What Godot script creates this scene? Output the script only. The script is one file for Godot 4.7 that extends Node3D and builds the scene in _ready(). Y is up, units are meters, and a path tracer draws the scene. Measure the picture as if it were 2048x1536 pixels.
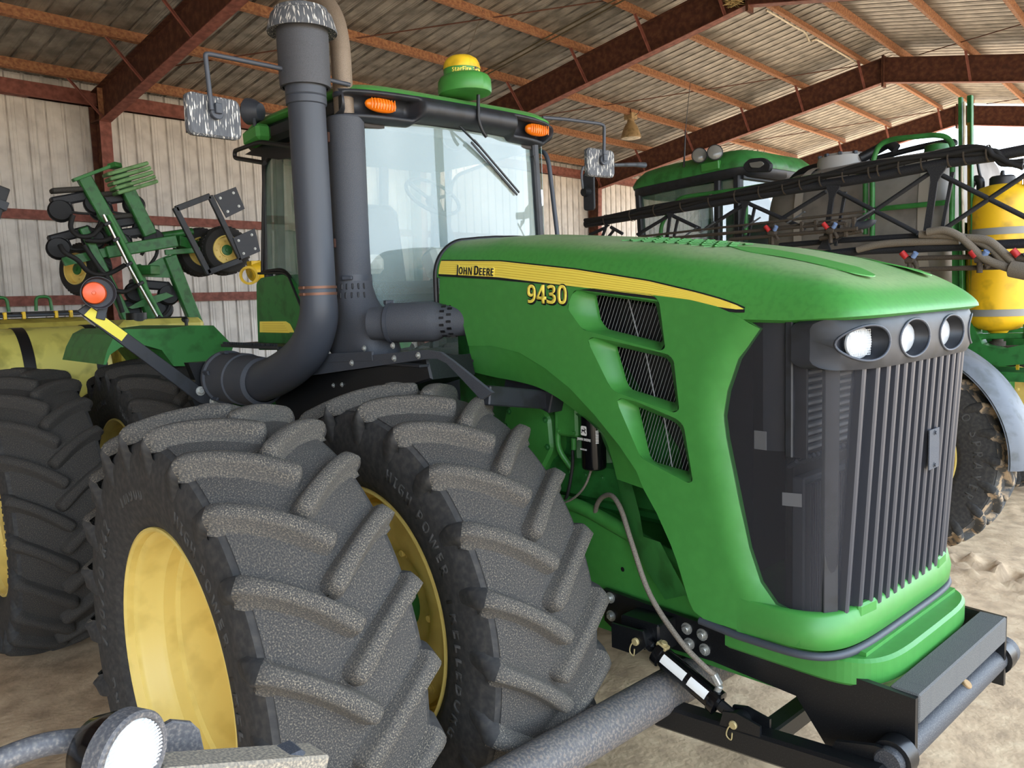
extends Node3D
# A shed of red steel frames and ribbed sheets with a big green articulated tractor, seen from its front right corner.
# Axes: x runs along the tractor (front is +x), z to its right, y up. The shed is turned by 6.5 degrees: see bw().

var group_no := 1
var mats := {}
var rng := RandomNumberGenerator.new()

func _ready() -> void:
	rng.seed = 7
	set_camera_and_light()
	make_materials()
	build_ground()
	build_shed()
	build_tractor()
	build_tow_bar()
	build_planter()
	build_sprayer()
	build_small_things()

func set_camera_and_light() -> void:
	var cam := Camera3D.new()
	cam.name = "camera"
	cam.fov = 51.1187
	cam.near = 0.05
	cam.far = 400.0
	add_child(cam)
	cam.look_at_from_position(Vector3(3.063, 2.381, 3.248), Vector3(3.063, 2.381, 3.248) + Vector3(-0.735, -0.107, -0.669), Vector3(-0.055, 0.994, -0.098))
	cam.current = true
	var we := WorldEnvironment.new()
	we.name = "world_environment"
	var e := Environment.new()
	e.background_mode = Environment.BG_SKY
	var sky := Sky.new()
	var sm := ProceduralSkyMaterial.new()
	sm.sky_top_color = Color(0.76, 0.85, 0.96)
	sm.sky_horizon_color = Color(0.92, 0.97, 1.0)
	sm.sky_curve = 0.15
	sm.ground_bottom_color = Color(0.55, 0.47, 0.38)
	sm.ground_horizon_color = Color(0.75, 0.70, 0.62)
	sm.sky_energy_multiplier = 1.0
	sm.energy_multiplier = 1.0
	var cn := FastNoiseLite.new()
	cn.seed = 11
	cn.frequency = 0.006
	cn.fractal_octaves = 5
	var ct := NoiseTexture2D.new()
	ct.width = 1024
	ct.height = 512
	ct.seamless = true
	ct.noise = cn
	var cg := Gradient.new()
	cg.offsets = PackedFloat32Array([0.35, 0.7])
	cg.colors = PackedColorArray([Color(0, 0, 0, 0), Color(0.5, 0.5, 0.5, 1)])
	ct.color_ramp = cg
	sm.sky_cover = ct
	sky.sky_material = sm
	e.sky = sky
	e.background_energy_multiplier = 3.0
	e.tonemap_mode = Environment.TONE_MAPPER_LINEAR
	e.tonemap_exposure = 2.15
	e.sdfgi_enabled = true
	e.ssao_enabled = true
	e.ssil_enabled = true
	we.environment = e
	add_child(we)
	var sun := DirectionalLight3D.new()
	sun.name = "sun"
	sun.light_energy = 2.0
	sun.light_color = Color(1.0, 0.98, 0.96)
	sun.light_angular_distance = 8.0
	sun.shadow_enabled = true
	add_child(sun)
	sun.look_at_from_position(Vector3.ZERO, -Vector3(-0.62, 1.25, -0.55), Vector3.UP)

# ---------------------------------------------------------------- objects
func tag(o: Node, label: String, category := "", group := "", kind := "") -> Node:
	if label: o.set_meta("label", label)
	if category: o.set_meta("category", category)
	if group: o.set_meta("group", group)
	if kind: o.set_meta("kind", kind)
	return o

func free_name(called: String, parent: Node) -> String:
	if not parent.has_node(NodePath(called)):
		return called
	var i := int(parent.get_meta("n_" + called, 0)) + 1
	while parent.has_node(NodePath("%s_%03d" % [called, i])):
		i += 1
	parent.set_meta("n_" + called, i)
	return "%s_%03d" % [called, i]

func root_of(called: String, parent: Node = self) -> Node3D:
	var o := Node3D.new()
	o.name = free_name(called, parent)
	parent.add_child(o, true)
	return o

func put(called: String, s: Variant, m: Material, parent: Node = self, label := "", kind := "") -> MeshInstance3D:
	var mesh: Mesh
	if s is SurfaceTool:
		s.generate_normals()
		mesh = s.commit()
	else:
		mesh = s
	var o := MeshInstance3D.new()
	o.name = free_name(called, parent)
	o.mesh = mesh
	o.material_override = m
	parent.add_child(o, true)
	if label: o.set_meta("label", label)
	if kind: o.set_meta("kind", kind)
	return o

func copy_of(o: Node3D, parent: Node = null) -> Node3D:
	var to: Node = parent if parent else o.get_parent()
	var stem: String = o.name
	var cut := stem.rfind("_")
	if cut > 0 and stem.substr(cut + 1).is_valid_int():
		stem = stem.substr(0, cut)
	var c: Node3D = o.duplicate()
	c.name = free_name(stem, to)
	to.add_child(c, true)
	return c

# ---------------------------------------------------------------- shapes; corners are given anticlockwise as seen from outside
func mb() -> SurfaceTool:
	var s := SurfaceTool.new()
	s.begin(Mesh.PRIMITIVE_TRIANGLES)
	return s

func grp(s: SurfaceTool, flat := false) -> void:
	group_no += 1
	s.set_smooth_group(-1 if flat else group_no)

var paint: Callable           # gives a corner its vertex colour while painting is on
var painting := false

func tri(s: SurfaceTool, a: Vector3, b: Vector3, c: Vector3) -> void:
	if painting:
		for v: Vector3 in [a, c, b]:
			s.set_color(paint.call(v))
			s.add_vertex(v)
		return
	s.add_vertex(a); s.add_vertex(c); s.add_vertex(b)

func quad(s: SurfaceTool, a: Vector3, b: Vector3, c: Vector3, d: Vector3) -> void:
	if painting:
		tri(s, a, b, c)
		tri(s, a, c, d)
		return
	s.add_vertex(a); s.add_vertex(c); s.add_vertex(b)
	s.add_vertex(a); s.add_vertex(d); s.add_vertex(c)

func box(s: SurfaceTool, c: Vector3, size: Vector3, b := Basis.IDENTITY, bev := -1.0) -> void:
	# a box with chamfered edges
	var h := size * 0.5
	if bev < 0.0:
		bev = minf(0.006, minf(h.x, minf(h.y, h.z)) * 0.3)
	var k := h - Vector3(bev, bev, bev)
	grp(s, true)
	var f := func(x: float, y: float, z: float) -> Vector3: return c + b * Vector3(x, y, z)
	for g in [-1.0, 1.0]:
		var q := [f.call(g * h.x, -k.y, -k.z), f.call(g * h.x, k.y, -k.z), f.call(g * h.x, k.y, k.z), f.call(g * h.x, -k.y, k.z)]
		var r := [f.call(-k.x, g * h.y, -k.z), f.call(-k.x, g * h.y, k.z), f.call(k.x, g * h.y, k.z), f.call(k.x, g * h.y, -k.z)]
		var t := [f.call(-k.x, -k.y, g * h.z), f.call(k.x, -k.y, g * h.z), f.call(k.x, k.y, g * h.z), f.call(-k.x, k.y, g * h.z)]
		for w in [q, r, t]:
			if g > 0: quad(s, w[0], w[1], w[2], w[3])
			else: quad(s, w[3], w[2], w[1], w[0])
	if bev <= 0.0: return
	for g in [-1.0, 1.0]:
		for j in [-1.0, 1.0]:
			var flip: bool = g * j < 0
			var e1 := [f.call(g * h.x, j * k.y, -k.z), f.call(g * h.x, j * k.y, k.z), f.call(g * k.x, j * h.y, k.z), f.call(g * k.x, j * h.y, -k.z)]
			var e2 := [f.call(-k.x, g * h.y, j * k.z), f.call(k.x, g * h.y, j * k.z), f.call(k.x, g * k.y, j * h.z), f.call(-k.x, g * k.y, j * h.z)]
			var e3 := [f.call(g * k.x, -k.y, j * h.z), f.call(g * k.x, k.y, j * h.z), f.call(g * h.x, k.y, j * k.z), f.call(g * h.x, -k.y, j * k.z)]
			for w in [e1, e2, e3]:
				if flip: quad(s, w[0], w[1], w[2], w[3])
				else: quad(s, w[3], w[2], w[1], w[0])
			for l in [-1.0, 1.0]:
				var p: Vector3 = f.call(g * h.x, j * k.y, l * k.z)
				var q2: Vector3 = f.call(g * k.x, j * h.y, l * k.z)
				var r2: Vector3 = f.call(g * k.x, j * k.y, l * h.z)
				if g * j * l > 0: tri(s, p, q2, r2)
				else: tri(s, r2, q2, p)

func bar(s: SurfaceTool, a: Vector3, b: Vector3, w: float, h: float, up := Vector3.UP, bev := -1.0) -> void:
	# a square bar from a to b; h along up, w across
	var d := b - a
	if d.length() < 1e-5: return
	var x := d.normalized()
	if absf(x.dot(up)) > 0.99: up = Vector3.RIGHT if absf(x.x) < 0.9 else Vector3.BACK
	var z := x.cross(up).normalized()
	box(s, (a + b) * 0.5, Vector3(d.length(), h, w), Basis(x, z.cross(x), z), bev)

func frame_along(t: Vector3, hint := Vector3.UP) -> Basis:
	# x along t
	var up := hint
	if absf(t.dot(up)) > 0.98: up = Vector3.BACK if absf(t.z) < 0.9 else Vector3.RIGHT
	var z := t.cross(up).normalized()
	return Basis(t, z.cross(t), z)

func tube(s: SurfaceTool, pts: Array, r: Variant, n := 10, caps := true) -> void:
	grp(s)
	var rings := []
	var b := Basis()
	for i in pts.size():
		var t: Vector3
		if i == 0: t = pts[1] - pts[0]
		elif i == pts.size() - 1: t = pts[i] - pts[i - 1]
		else: t = (pts[i + 1] - pts[i]).normalized() + (pts[i] - pts[i - 1]).normalized()
		t = t.normalized()
		if i == 0: b = frame_along(t)
		else:
			var ax := b.x.cross(t)
			if ax.length() > 1e-6:
				b = Basis(ax.normalized(), b.x.angle_to(t)) * b
		var rr: float = r[i] if r is Array else r
		var ring := []
		for k in n:
			var a := TAU * k / n
			ring.append(pts[i] + (b.y * cos(a) + b.z * sin(a)) * rr)
		rings.append(ring)
	for i in rings.size() - 1:
		for k in n:
			var k2 := (k + 1) % n
			quad(s, rings[i][k], rings[i][k2], rings[i + 1][k2], rings[i + 1][k])
	if caps:
		grp(s)
		for k in range(1, n - 1):
			tri(s, rings[0][0], rings[0][k + 1], rings[0][k])
		grp(s)
		var l: Array = rings[-1]
		for k in range(1, n - 1):
			tri(s, l[0], l[k], l[k + 1])

func smooth(pts: Array, per := 6, closed := false) -> Array:
	# a Catmull-Rom curve through the points
	var out := []
	var n := pts.size()
	for i in (n if closed else n - 1):
		var p0: Variant = pts[(i - 1 + n) % n] if closed or i > 0 else pts[0]
		var p1: Variant = pts[i]
		var p2: Variant = pts[(i + 1) % n]
		var p3: Variant = pts[(i + 2) % n] if closed or i + 2 < n else pts[n - 1]
		for k in per:
			var t := float(k) / per
			out.append(p1 + ((p2 - p0) * t + (p0 * 2.0 - p1 * 5.0 + p2 * 4.0 - p3) * t * t + (p1 * 3.0 - p0 - p2 * 3.0 + p3) * t * t * t) * 0.5)
	if not closed: out.append(pts[n - 1])
	return out

func rounded(pts: Array, r: float, per := 4) -> Array:
	# a polyline (2D or 3D) with its inner corners rounded
	var out := [pts[0]]
	for i in range(1, pts.size() - 1):
		var a: Variant = pts[i - 1]; var b: Variant = pts[i]; var c: Variant = pts[i + 1]
		var k := minf(r, minf((a - b).length(), (c - b).length()) * 0.48)
		var p: Variant = b + (a - b).normalized() * k
		var q: Variant = b + (c - b).normalized() * k
		for j in per + 1:
			var t := float(j) / per
			out.append(p * (1 - t) * (1 - t) + b * 2.0 * t * (1 - t) + q * t * t)
	out.append(pts[-1])
	return out

func round_poly(pts: Array, r: float, per := 3) -> PackedVector2Array:
	# a closed polygon with rounded corners
	var out := PackedVector2Array()
	var n := pts.size()
	for i in n:
		var a: Vector2 = pts[(i - 1 + n) % n]; var b: Vector2 = pts[i]; var c: Vector2 = pts[(i + 1) % n]
		var k := minf(r, minf((a - b).length(), (c - b).length()) * 0.45)
		var p := b + (a - b).normalized() * k
		var q := b + (c - b).normalized() * k
		for j in per + 1:
			var t := float(j) / per
			out.append(p * (1 - t) * (1 - t) + b * 2.0 * t * (1 - t) + q * t * t)
	return out

func lathe(s: SurfaceTool, prof: Array, xf := Transform3D.IDENTITY, n := 32, from := 0.0, to := TAU) -> void:
	# profile of (radius, height); turns about local y. The profile runs upwards on the outside.
	grp(s)
	for i in prof.size() - 1:
		if i > 0:
			var d0: Vector2 = prof[i] - prof[i - 1]
			var d1: Vector2 = prof[i + 1] - prof[i]
			if absf(d0.angle_to(d1)) > 0.6: grp(s)
		for k in n:
			var a0 := from + (to - from) * k / n
			var a1 := from + (to - from) * (k + 1) / n
			var p: Vector2 = prof[i]; var q: Vector2 = prof[i + 1]
			var v := [xf * Vector3(p.x * cos(a0), p.y, -p.x * sin(a0)), xf * Vector3(p.x * cos(a1), p.y, -p.x * sin(a1)), xf * Vector3(q.x * cos(a1), q.y, -q.x * sin(a1)), xf * Vector3(q.x * cos(a0), q.y, -q.x * sin(a0))]
			if p.x < 1e-5: tri(s, v[0], v[2], v[3])
			elif q.x < 1e-5: tri(s, v[0], v[1], v[2])
			else: quad(s, v[0], v[1], v[2], v[3])

func axis_xf(at: Vector3, dir: Vector3) -> Transform3D:
	# local y along dir
	var y := dir.normalized()
	var x := y.cross(Vector3.BACK if absf(y.z) < 0.9 else Vector3.RIGHT).normalized()
	return Transform3D(Basis(x, y, x.cross(y)), at)

func rod(s: SurfaceTool, a: Vector3, b: Vector3, r: float, n := 14, bev := 0.003) -> void:
	var l := (b - a).length()
	bev = minf(bev, minf(r, l) * 0.3)
	lathe(s, [Vector2(0, 0), Vector2(r - bev, 0), Vector2(r, bev), Vector2(r, l - bev), Vector2(r - bev, l), Vector2(0, l)], axis_xf(a, b - a), n)

func bolt(s: SurfaceTool, at: Vector3, dir: Vector3, r := 0.012) -> void:
	# a washer and a hexagonal head
	var xf := axis_xf(at, dir)
	lathe(s, [Vector2(r * 1.55, 0), Vector2(r * 1.55, r * 0.25), Vector2(r * 0.5, r * 0.3)], xf, 14)
	lathe(s, [Vector2(r, r * 0.25), Vector2(r, r * 0.95), Vector2(r * 0.8, r * 1.15), Vector2(0, r * 1.15)], xf, 6)

func ext(s: SurfaceTool, poly: Variant, xf: Transform3D, depth: float, bev := 0.0) -> void:
	# a polygon in local xy, pushed out along local +z from 0 to depth
	var p := PackedVector2Array(poly)
	var area := 0.0
	for i in p.size(): area += p[i].cross(p[(i + 1) % p.size()])
	if area < 0: p.reverse()
	var inner := p
	if bev > 0.0:
		var o := Geometry2D.offset_polygon(p, -bev)
		if o.size() == 1 and o[0].size() == p.size(): inner = o[0]
		else: bev = 0.0
	var ar2 := 0.0
	for i in inner.size(): ar2 += inner[i].cross(inner[(i + 1) % inner.size()])
	if ar2 < 0: inner.reverse()
	if bev > 0.0:
		# match the start of the inner ring to the outer one
		var best := 0
		for i in inner.size():
			if inner[i].distance_squared_to(p[0]) < inner[best].distance_squared_to(p[0]): best = i
		var sh := PackedVector2Array()
		for i in inner.size(): sh.append(inner[(i + best) % inner.size()])
		inner = sh
	var ix := Geometry2D.triangulate_polygon(inner)
	grp(s, true)
	for i in range(0, ix.size(), 3):
		var a := inner[ix[i]]; var b := inner[ix[i + 1]]; var c := inner[ix[i + 2]]
		if (b - a).cross(c - a) < 0:
			var w := b; b = c; c = w
		tri(s, xf * Vector3(a.x, a.y, depth), xf * Vector3(b.x, b.y, depth), xf * Vector3(c.x, c.y, depth))
		tri(s, xf * Vector3(a.x, a.y, 0), xf * Vector3(c.x, c.y, 0), xf * Vector3(b.x, b.y, 0))
	var n := p.size()
	for i in n:
		var j := (i + 1) % n
		if bev > 0.0:
			quad(s, xf * Vector3(inner[i].x, inner[i].y, 0), xf * Vector3(inner[j].x, inner[j].y, 0), xf * Vector3(p[j].x, p[j].y, bev), xf * Vector3(p[i].x, p[i].y, bev))
			quad(s, xf * Vector3(p[i].x, p[i].y, bev), xf * Vector3(p[j].x, p[j].y, bev), xf * Vector3(p[j].x, p[j].y, depth - bev), xf * Vector3(p[i].x, p[i].y, depth - bev))
			quad(s, xf * Vector3(p[i].x, p[i].y, depth - bev), xf * Vector3(p[j].x, p[j].y, depth - bev), xf * Vector3(inner[j].x, inner[j].y, depth), xf * Vector3(inner[i].x, inner[i].y, depth))
		else:
			quad(s, xf * Vector3(p[i].x, p[i].y, 0), xf * Vector3(p[j].x, p[j].y, 0), xf * Vector3(p[j].x, p[j].y, depth), xf * Vector3(p[i].x, p[i].y, depth))

func at_z(z: float) -> Transform3D:      # local xy is world xy
	return Transform3D(Basis.IDENTITY, Vector3(0, 0, z))

func at_x(x: float) -> Transform3D:      # polygons of (z, y); pushed out along -x ... local x is world z
	return Transform3D(Basis(Vector3(0, 0, 1), Vector3(0, 1, 0), Vector3(-1, 0, 0)), Vector3(x, 0, 0))

func skin(s: SurfaceTool, f: Callable, nu: int, nv: int, flip := false) -> void:
	# a curved surface f(u, v), u and v from 0 to 1; outside is du x dv
	grp(s)
	var g := []
	for i in nu + 1:
		var row := []
		for j in nv + 1: row.append(f.call(float(i) / nu, float(j) / nv))
		g.append(row)
	for i in nu:
		for j in nv:
			if flip: quad(s, g[i][j], g[i][j + 1], g[i + 1][j + 1], g[i + 1][j])
			else: quad(s, g[i][j], g[i + 1][j], g[i + 1][j + 1], g[i][j + 1])

func holed(s: SurfaceTool, outline: PackedVector2Array, holes: Array, f: Callable, cell: float, thick: Vector3) -> void:
	# a curved sheet z = f(x, y) with holes, cut into cells so that it can bend; its edges are folded back by thick
	var lo := outline[0]; var hi := outline[0]
	for p in outline: lo = lo.min(p); hi = hi.max(p)
	grp(s)
	var nx := int(ceil((hi.x - lo.x) / cell)); var ny := int(ceil((hi.y - lo.y) / cell))
	for i in nx:
		for j in ny:
			var a := lo + Vector2(i, j) * cell
			var parts := Geometry2D.intersect_polygons(outline, PackedVector2Array([a, a + Vector2(cell, 0), a + Vector2(cell, cell), a + Vector2(0, cell)]))
			for h in holes:
				var nxt: Array[PackedVector2Array] = []
				for q in parts: nxt.append_array(Geometry2D.clip_polygons(q, h))
				parts = nxt
			for q in parts:
				var ix := Geometry2D.triangulate_polygon(q)
				for k in range(0, ix.size(), 3):
					var u := q[ix[k]]; var v := q[ix[k + 1]]; var w := q[ix[k + 2]]
					if (v - u).cross(w - u) < 0:
						var x := v; v = w; w = x
					tri(s, f.call(u), f.call(v), f.call(w))
	var rims := [outline]
	rims.append_array(holes)
	for r in rims.size():
		var q: PackedVector2Array = rims[r]
		var ar := 0.0
		for i in q.size(): ar += q[i].cross(q[(i + 1) % q.size()])
		var ccw := ar > 0
		grp(s)
		for i in q.size():
			var u: Vector3 = f.call(q[i]); var v: Vector3 = f.call(q[(i + 1) % q.size()])
			if ccw == (r == 0): quad(s, u, u + thick, v + thick, v)
			else: quad(s, u, v, v + thick, u + thick)

func text_mesh(t: String, size: float, depth: float, font_name := "Droid Sans", bold := 700) -> TextMesh:
	var f := SystemFont.new()
	f.font_names = PackedStringArray([font_name])
	f.font_weight = bold
	var m := TextMesh.new()
	m.text = t
	m.font = f
	m.font_size = 48
	m.pixel_size = size / 48.0
	m.depth = depth
	m.curve_step = 2.0
	return m

func add_mesh(s: SurfaceTool, m: Mesh, xf: Transform3D) -> void:
	for i in m.get_surface_count(): s.append_from(m, i, xf)

# ---------------------------------------------------------------- materials
func ntex(freq: float, sd: int, cols: Array, offs: Array, size := 512, oct := 4, type := FastNoiseLite.TYPE_SIMPLEX_SMOOTH) -> NoiseTexture2D:
	var n := FastNoiseLite.new()
	n.seed = sd
	n.noise_type = type
	n.frequency = freq
	n.fractal_octaves = oct
	var t := NoiseTexture2D.new()
	t.width = size; t.height = size
	t.seamless = true
	t.noise = n
	var g := Gradient.new()
	g.offsets = PackedFloat32Array(offs)
	g.colors = PackedColorArray(cols)
	t.color_ramp = g
	return t

func nbump(freq: float, sd: int, strength: float, size := 512, oct := 4, type := FastNoiseLite.TYPE_SIMPLEX_SMOOTH) -> NoiseTexture2D:
	var n := FastNoiseLite.new()
	n.seed = sd
	n.noise_type = type
	n.frequency = freq
	n.fractal_octaves = oct
	var t := NoiseTexture2D.new()
	t.width = size; t.height = size
	t.seamless = true
	t.as_normal_map = true
	t.bump_strength = strength
	t.noise = n
	return t

func mat(key: String, c: Color, rough: float, metal := 0.0, tex: Texture2D = null, scale := 1.0, bump: Texture2D = null, bump_scale := 1.0) -> StandardMaterial3D:
	var m := StandardMaterial3D.new()
	m.resource_name = key
	m.albedo_color = c
	m.roughness = rough
	m.metallic = metal
	if tex or bump:
		m.uv1_triplanar = true
		m.uv1_scale = Vector3(scale, scale, scale)
		m.uv1_triplanar_sharpness = 4.0
	if tex: m.albedo_texture = tex
	if bump:
		m.normal_enabled = true
		m.normal_texture = bump
		m.normal_scale = bump_scale
	mats[key] = m
	return m

func make_materials() -> void:
	var W := Color.WHITE
	var dusty := ntex(0.012, 3, [Color(0.80, 0.80, 0.76), Color(1, 1, 1), Color(1, 1, 1)], [0.2, 0.5, 1.0])
	# painted green, dusty on top
	var green_grain := ntex(0.02, 21, [Color(1.0, 1.0, 1.0), Color(0.94, 0.95, 0.94), Color(1.0, 1.0, 1.0)], [0.0, 0.5, 1.0])
	mat("green", Color("458f3f"), 0.42, 0.0, green_grain, 0.7)
	mat("green_top", W, 0.5, 0.0, ntex(0.05, 22, [Color(0.93, 0.94, 0.93), Color(1, 1, 1), Color(1.0, 0.99, 0.97)], [0.2, 0.55, 0.95], 512, 5), 1.2)
	mats["green_top"].vertex_color_use_as_albedo = true
	mat("green_dark2", Color("4ea04a"), 0.4, 0.0, green_grain, 0.7)
	mat("green_dusty", W, 0.6, 0.0, ntex(0.015, 22, [Color("3c9035"), Color("54994a"), Color("86ab74")], [0.2, 0.55, 0.95]), 0.8)
	mat("green_dark", Color("2c7032"), 0.45, 0.0, dusty, 1.0)
	mat("green_mid", Color("37803c"), 0.5, 0.0, dusty, 0.7)
	mat("green_pale", Color("6f9a63"), 0.6, 0.0, dusty, 0.8)
	mat("yellow", Color("f2c62a"), 0.45, 0.0, dusty, 0.8)
	mat("yellow_decal", Color("fbe35e"), 0.4)
	mat("yellow_stripe_dark", Color("e8c845"), 0.4)
	mat("yellow_rim", Color("ecd074"), 0.45, 0.0, ntex(0.012, 41, [Color(0.94, 0.93, 0.9), Color(1, 1, 1), Color(1, 1, 1)], [0.2, 0.5, 1.0]), 0.7)
	mat("yellow_strip", Color("f2e24a"), 0.5)
	mat("yellow_tank", Color("d9cf6a"), 0.55, 0.0, dusty, 0.5)
	mat("yellow_tank_old", Color("b9a84a"), 0.6, 0.0, dusty, 0.5)
	mat("yellow_poly", Color("eebd18"), 0.5, 0.0, dusty, 0.6)
	mat("black_decal", Color("15161a"), 0.5)
	mat("tyre", W, 0.92, 0.0, ntex(0.085, 5, [Color("30302f"), Color("403e3c"), Color("4d4944"), Color("6f675a"), Color("a3977f")], [0.1, 0.45, 0.62, 0.76, 0.95], 1024, 5), 1.6, nbump(0.09, 6, 4.0, 1024, 5), 0.6)
	mat("lug_top", W, 0.92, 0.0, ntex(0.085, 51, [Color("353534"), Color("454341"), Color("555049"), Color("7f7666"), Color("ab9f88")], [0.1, 0.42, 0.58, 0.72, 0.95], 1024, 5), 1.6, nbump(0.09, 6, 4.0, 1024, 5), 0.6)
	mat("tyre_side", W, 0.85, 0.0, ntex(0.03, 8, [Color("2f2e2d"), Color("3a3836"), Color("47433e")], [0.2, 0.55, 0.9]), 1.5)
	mat("tyre_rear", W, 0.92, 0.0, ntex(0.085, 9, [Color("282624"), Color("373430"), Color("47413a"), Color("7a6d58")], [0.1, 0.5, 0.68, 0.95], 1024, 5), 1.6, nbump(0.09, 6, 4.0, 1024, 5), 0.6)
	mat("tyre_muddy", W, 0.95, 0.0, ntex(0.012, 42, [Color("4b4a48"), Color("565450"), Color("a58e72"), Color("bda484")], [0.3, 0.52, 0.58, 0.9], 512, 4), 1.0, nbump(0.1, 6, 4.0), 0.6)
	mat("tyre_letter", Color("4b4946"), 0.9)
	mat("charcoal", Color("3f434b"), 0.5, 0.0, ntex(0.3, 12, [Color(0.9, 0.9, 0.9), Color(1, 1, 1), Color(1.5, 1.45, 1.4)], [0.0, 0.6, 1.0], 512, 3), 2.0)
	mat("charcoal_dusty", W, 0.7, 0.0, ntex(0.25, 13, [Color("3b3e45"), Color("464950"), Color("7d7a72")], [0.2, 0.62, 1.0], 512, 4), 2.0)
	mat("charcoal_dark", Color("26282d"), 0.5, 0.0, dusty, 1.0)
	mat("black_steel", W, 0.35, 0.0, ntex(0.2, 14, [Color("101113"), Color("191a1c"), Color("4d4a45")], [0.3, 0.72, 1.0], 512, 5), 1.5)
	mat("black_plain", Color("141416"), 0.5)
	mat("black_dusty", W, 0.75, 0.0, ntex(0.22, 15, [Color("252628"), Color("4a4a4b"), Color("9d998d")], [0.2, 0.5, 0.8], 512, 3), 4.0)
	mat("pipe_dark", W, 0.55, 0.1, ntex(0.15, 43, [Color("35363a"), Color("45464a"), Color("8a8578")], [0.2, 0.6, 1.0], 512, 4), 2.0)
	mat("rust_light", Color("a98a62"), 0.9)
	mat("clamp", Color("7a5644"), 0.5, 0.5)
	mat("gloss_black", Color("0c0c0e"), 0.15)
	mat("brass", Color("b9a878"), 0.5, 0.3)
	mat("dirt_plain", Color("c3ab8c"), 0.95)
	mat("black_dusty2", W, 0.8, 0.0, ntex(0.1, 44, [Color("2a2928"), Color("3d3a37"), Color("5b554c")], [0.2, 0.55, 0.9], 512, 3), 2.0)
	mat("black_tyre", Color("2e2d2c"), 0.9)
	mat("perforated", W, 0.6, 0.0, ntex(0.9, 45, [Color("2c2d31"), Color("4a4b50"), Color("5a5b60")], [0.3, 0.5, 0.8], 512, 1), 3.0)
	mat("splash", W, 0.65, 0.0, ntex(0.022, 46, [Color("46494f"), Color("54575c"), Color("66686b"), Color("e9e4d8"), Color("f2eee4")], [0.0, 0.5, 0.70, 0.73, 1.0], 512, 2), 1.0)
	mats["splash"].uv1_scale = Vector3(7.0, 1.0, 7.0)
	mat("grey_wire", Color("8f9091"), 0.5)
	mat("grey_light", Color("b5b3af"), 0.5)
	mat("grey_strap_dark", Color("86857f"), 0.6)
	mat("lens_dull", Color("7d7c76"), 0.15)
	mat("lamp_tan", Color("a08a66"), 0.6, 0.0, dusty, 1.0)
	mat("cable_old", Color("57503c"), 0.8)
	mat("ochre", Color("8f7423"), 0.7, 0.0, dusty, 1.0)
	mat("weathered", W, 0.6, 0.1, ntex(0.06, 47, [Color("515154"), Color("626163"), Color("8d857a")], [0.2, 0.55, 0.9], 512, 5), 4.0)
	mat("cream_dusty", W, 0.8, 0.0, ntex(0.08, 48, [Color("6a665f"), Color("8a8274"), Color("b0a38c")], [0.2, 0.5, 0.85], 512, 5), 4.0)
	mat("pipe_rust", W, 0.6, 0.1, ntex(0.06, 16, [Color("55565c"), Color("65605d"), Color("8a8278"), Color("6a4638")], [0.15, 0.5, 0.75, 1.0], 512, 5), 2.0, nbump(0.2, 17, 3.0), 0.4)
	mat("exhaust_rust", W, 0.6, 0.3, ntex(0.4, 18, [Color("5b4d42"), Color("7a6a5a"), Color("c9b9a0")], [0.25, 0.5, 0.8], 512, 3), 2.5)
	mat("rust", Color("4c3125"), 0.8)
	mat("chrome", Color("c9c9c6"), 0.25, 1.0)
	mat("zinc", W, 0.4, 0.6, ntex(0.08, 19, [Color("a9a9a2"), Color("cfcfc9")], [0.2, 0.9]), 3.0)
	mat("glass", Color(0.78, 0.88, 0.87, 0.35), 0.02)  # pale tint and alpha paint a haze that brightens the mirrored sky
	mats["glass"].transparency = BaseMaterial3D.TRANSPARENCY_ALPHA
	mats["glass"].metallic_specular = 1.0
	mat("glass_dark", Color(0.35, 0.5, 0.42, 0.35), 0.02)
	mats["glass_dark"].transparency = BaseMaterial3D.TRANSPARENCY_ALPHA
	mat("lens", Color(0.96, 0.97, 0.97, 0.45), 0.06)
	mats["lens"].transparency = BaseMaterial3D.TRANSPARENCY_ALPHA
	mat("reflector", Color("d8dadb"), 0.2, 0.9)
	mat("mirror", Color("dfe6e4"), 0.02, 1.0)
	mat("amber", Color("f07a12"), 0.2)
	mat("orange", Color("ee5f28"), 0.3)
	mat("mesh_screen", Color(0.20, 0.20, 0.22, 0.50), 0.6)
	mats["mesh_screen"].transparency = BaseMaterial3D.TRANSPARENCY_ALPHA
	mat("slat_grey", Color("3e3f45"), 0.4)
	mat("grey_fin", Color("a9a9aa"), 0.5, 0.3)
	mat("white", Color("e4e2dc"), 0.6)
	mat("cream", Color("cfc7b4"), 0.6, 0.0, dusty, 0.8)
	mat("grey_tank", W, 0.55, 0.0, ntex(0.01, 24, [Color("77726d"), Color("847f79"), Color("8e8982")], [0.2, 0.5, 0.9]), 0.6)
	mat("grey_strap", Color("a9a297"), 0.6)
	mat("grey_plastic", Color("63676d"), 0.5, 0.0, dusty, 1.0)
	mat("hose", W, 0.8, 0.0, ntex(0.1, 25, [Color("5e564c"), Color("7b7265"), Color("94897a")], [0.2, 0.5, 0.9]), 3.0)
	mat("hose_black", Color("1d1c1c"), 0.7)
	mat("boom", W, 0.6, 0.0, ntex(0.1, 26, [Color("1b1c20"), Color("282a30"), Color("4c463f")], [0.2, 0.6, 1.0]), 2.0)
	mat("boom_dirty", W, 0.8, 0.0, ntex(0.1, 27, [Color("2a2826"), Color("4b4137"), Color("7a6850")], [0.2, 0.55, 0.95]), 3.0)
	mat("red_cap", Color("b92a2a"), 0.5)
	mat("blue_cap", Color("6f87b0"), 0.5)
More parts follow.
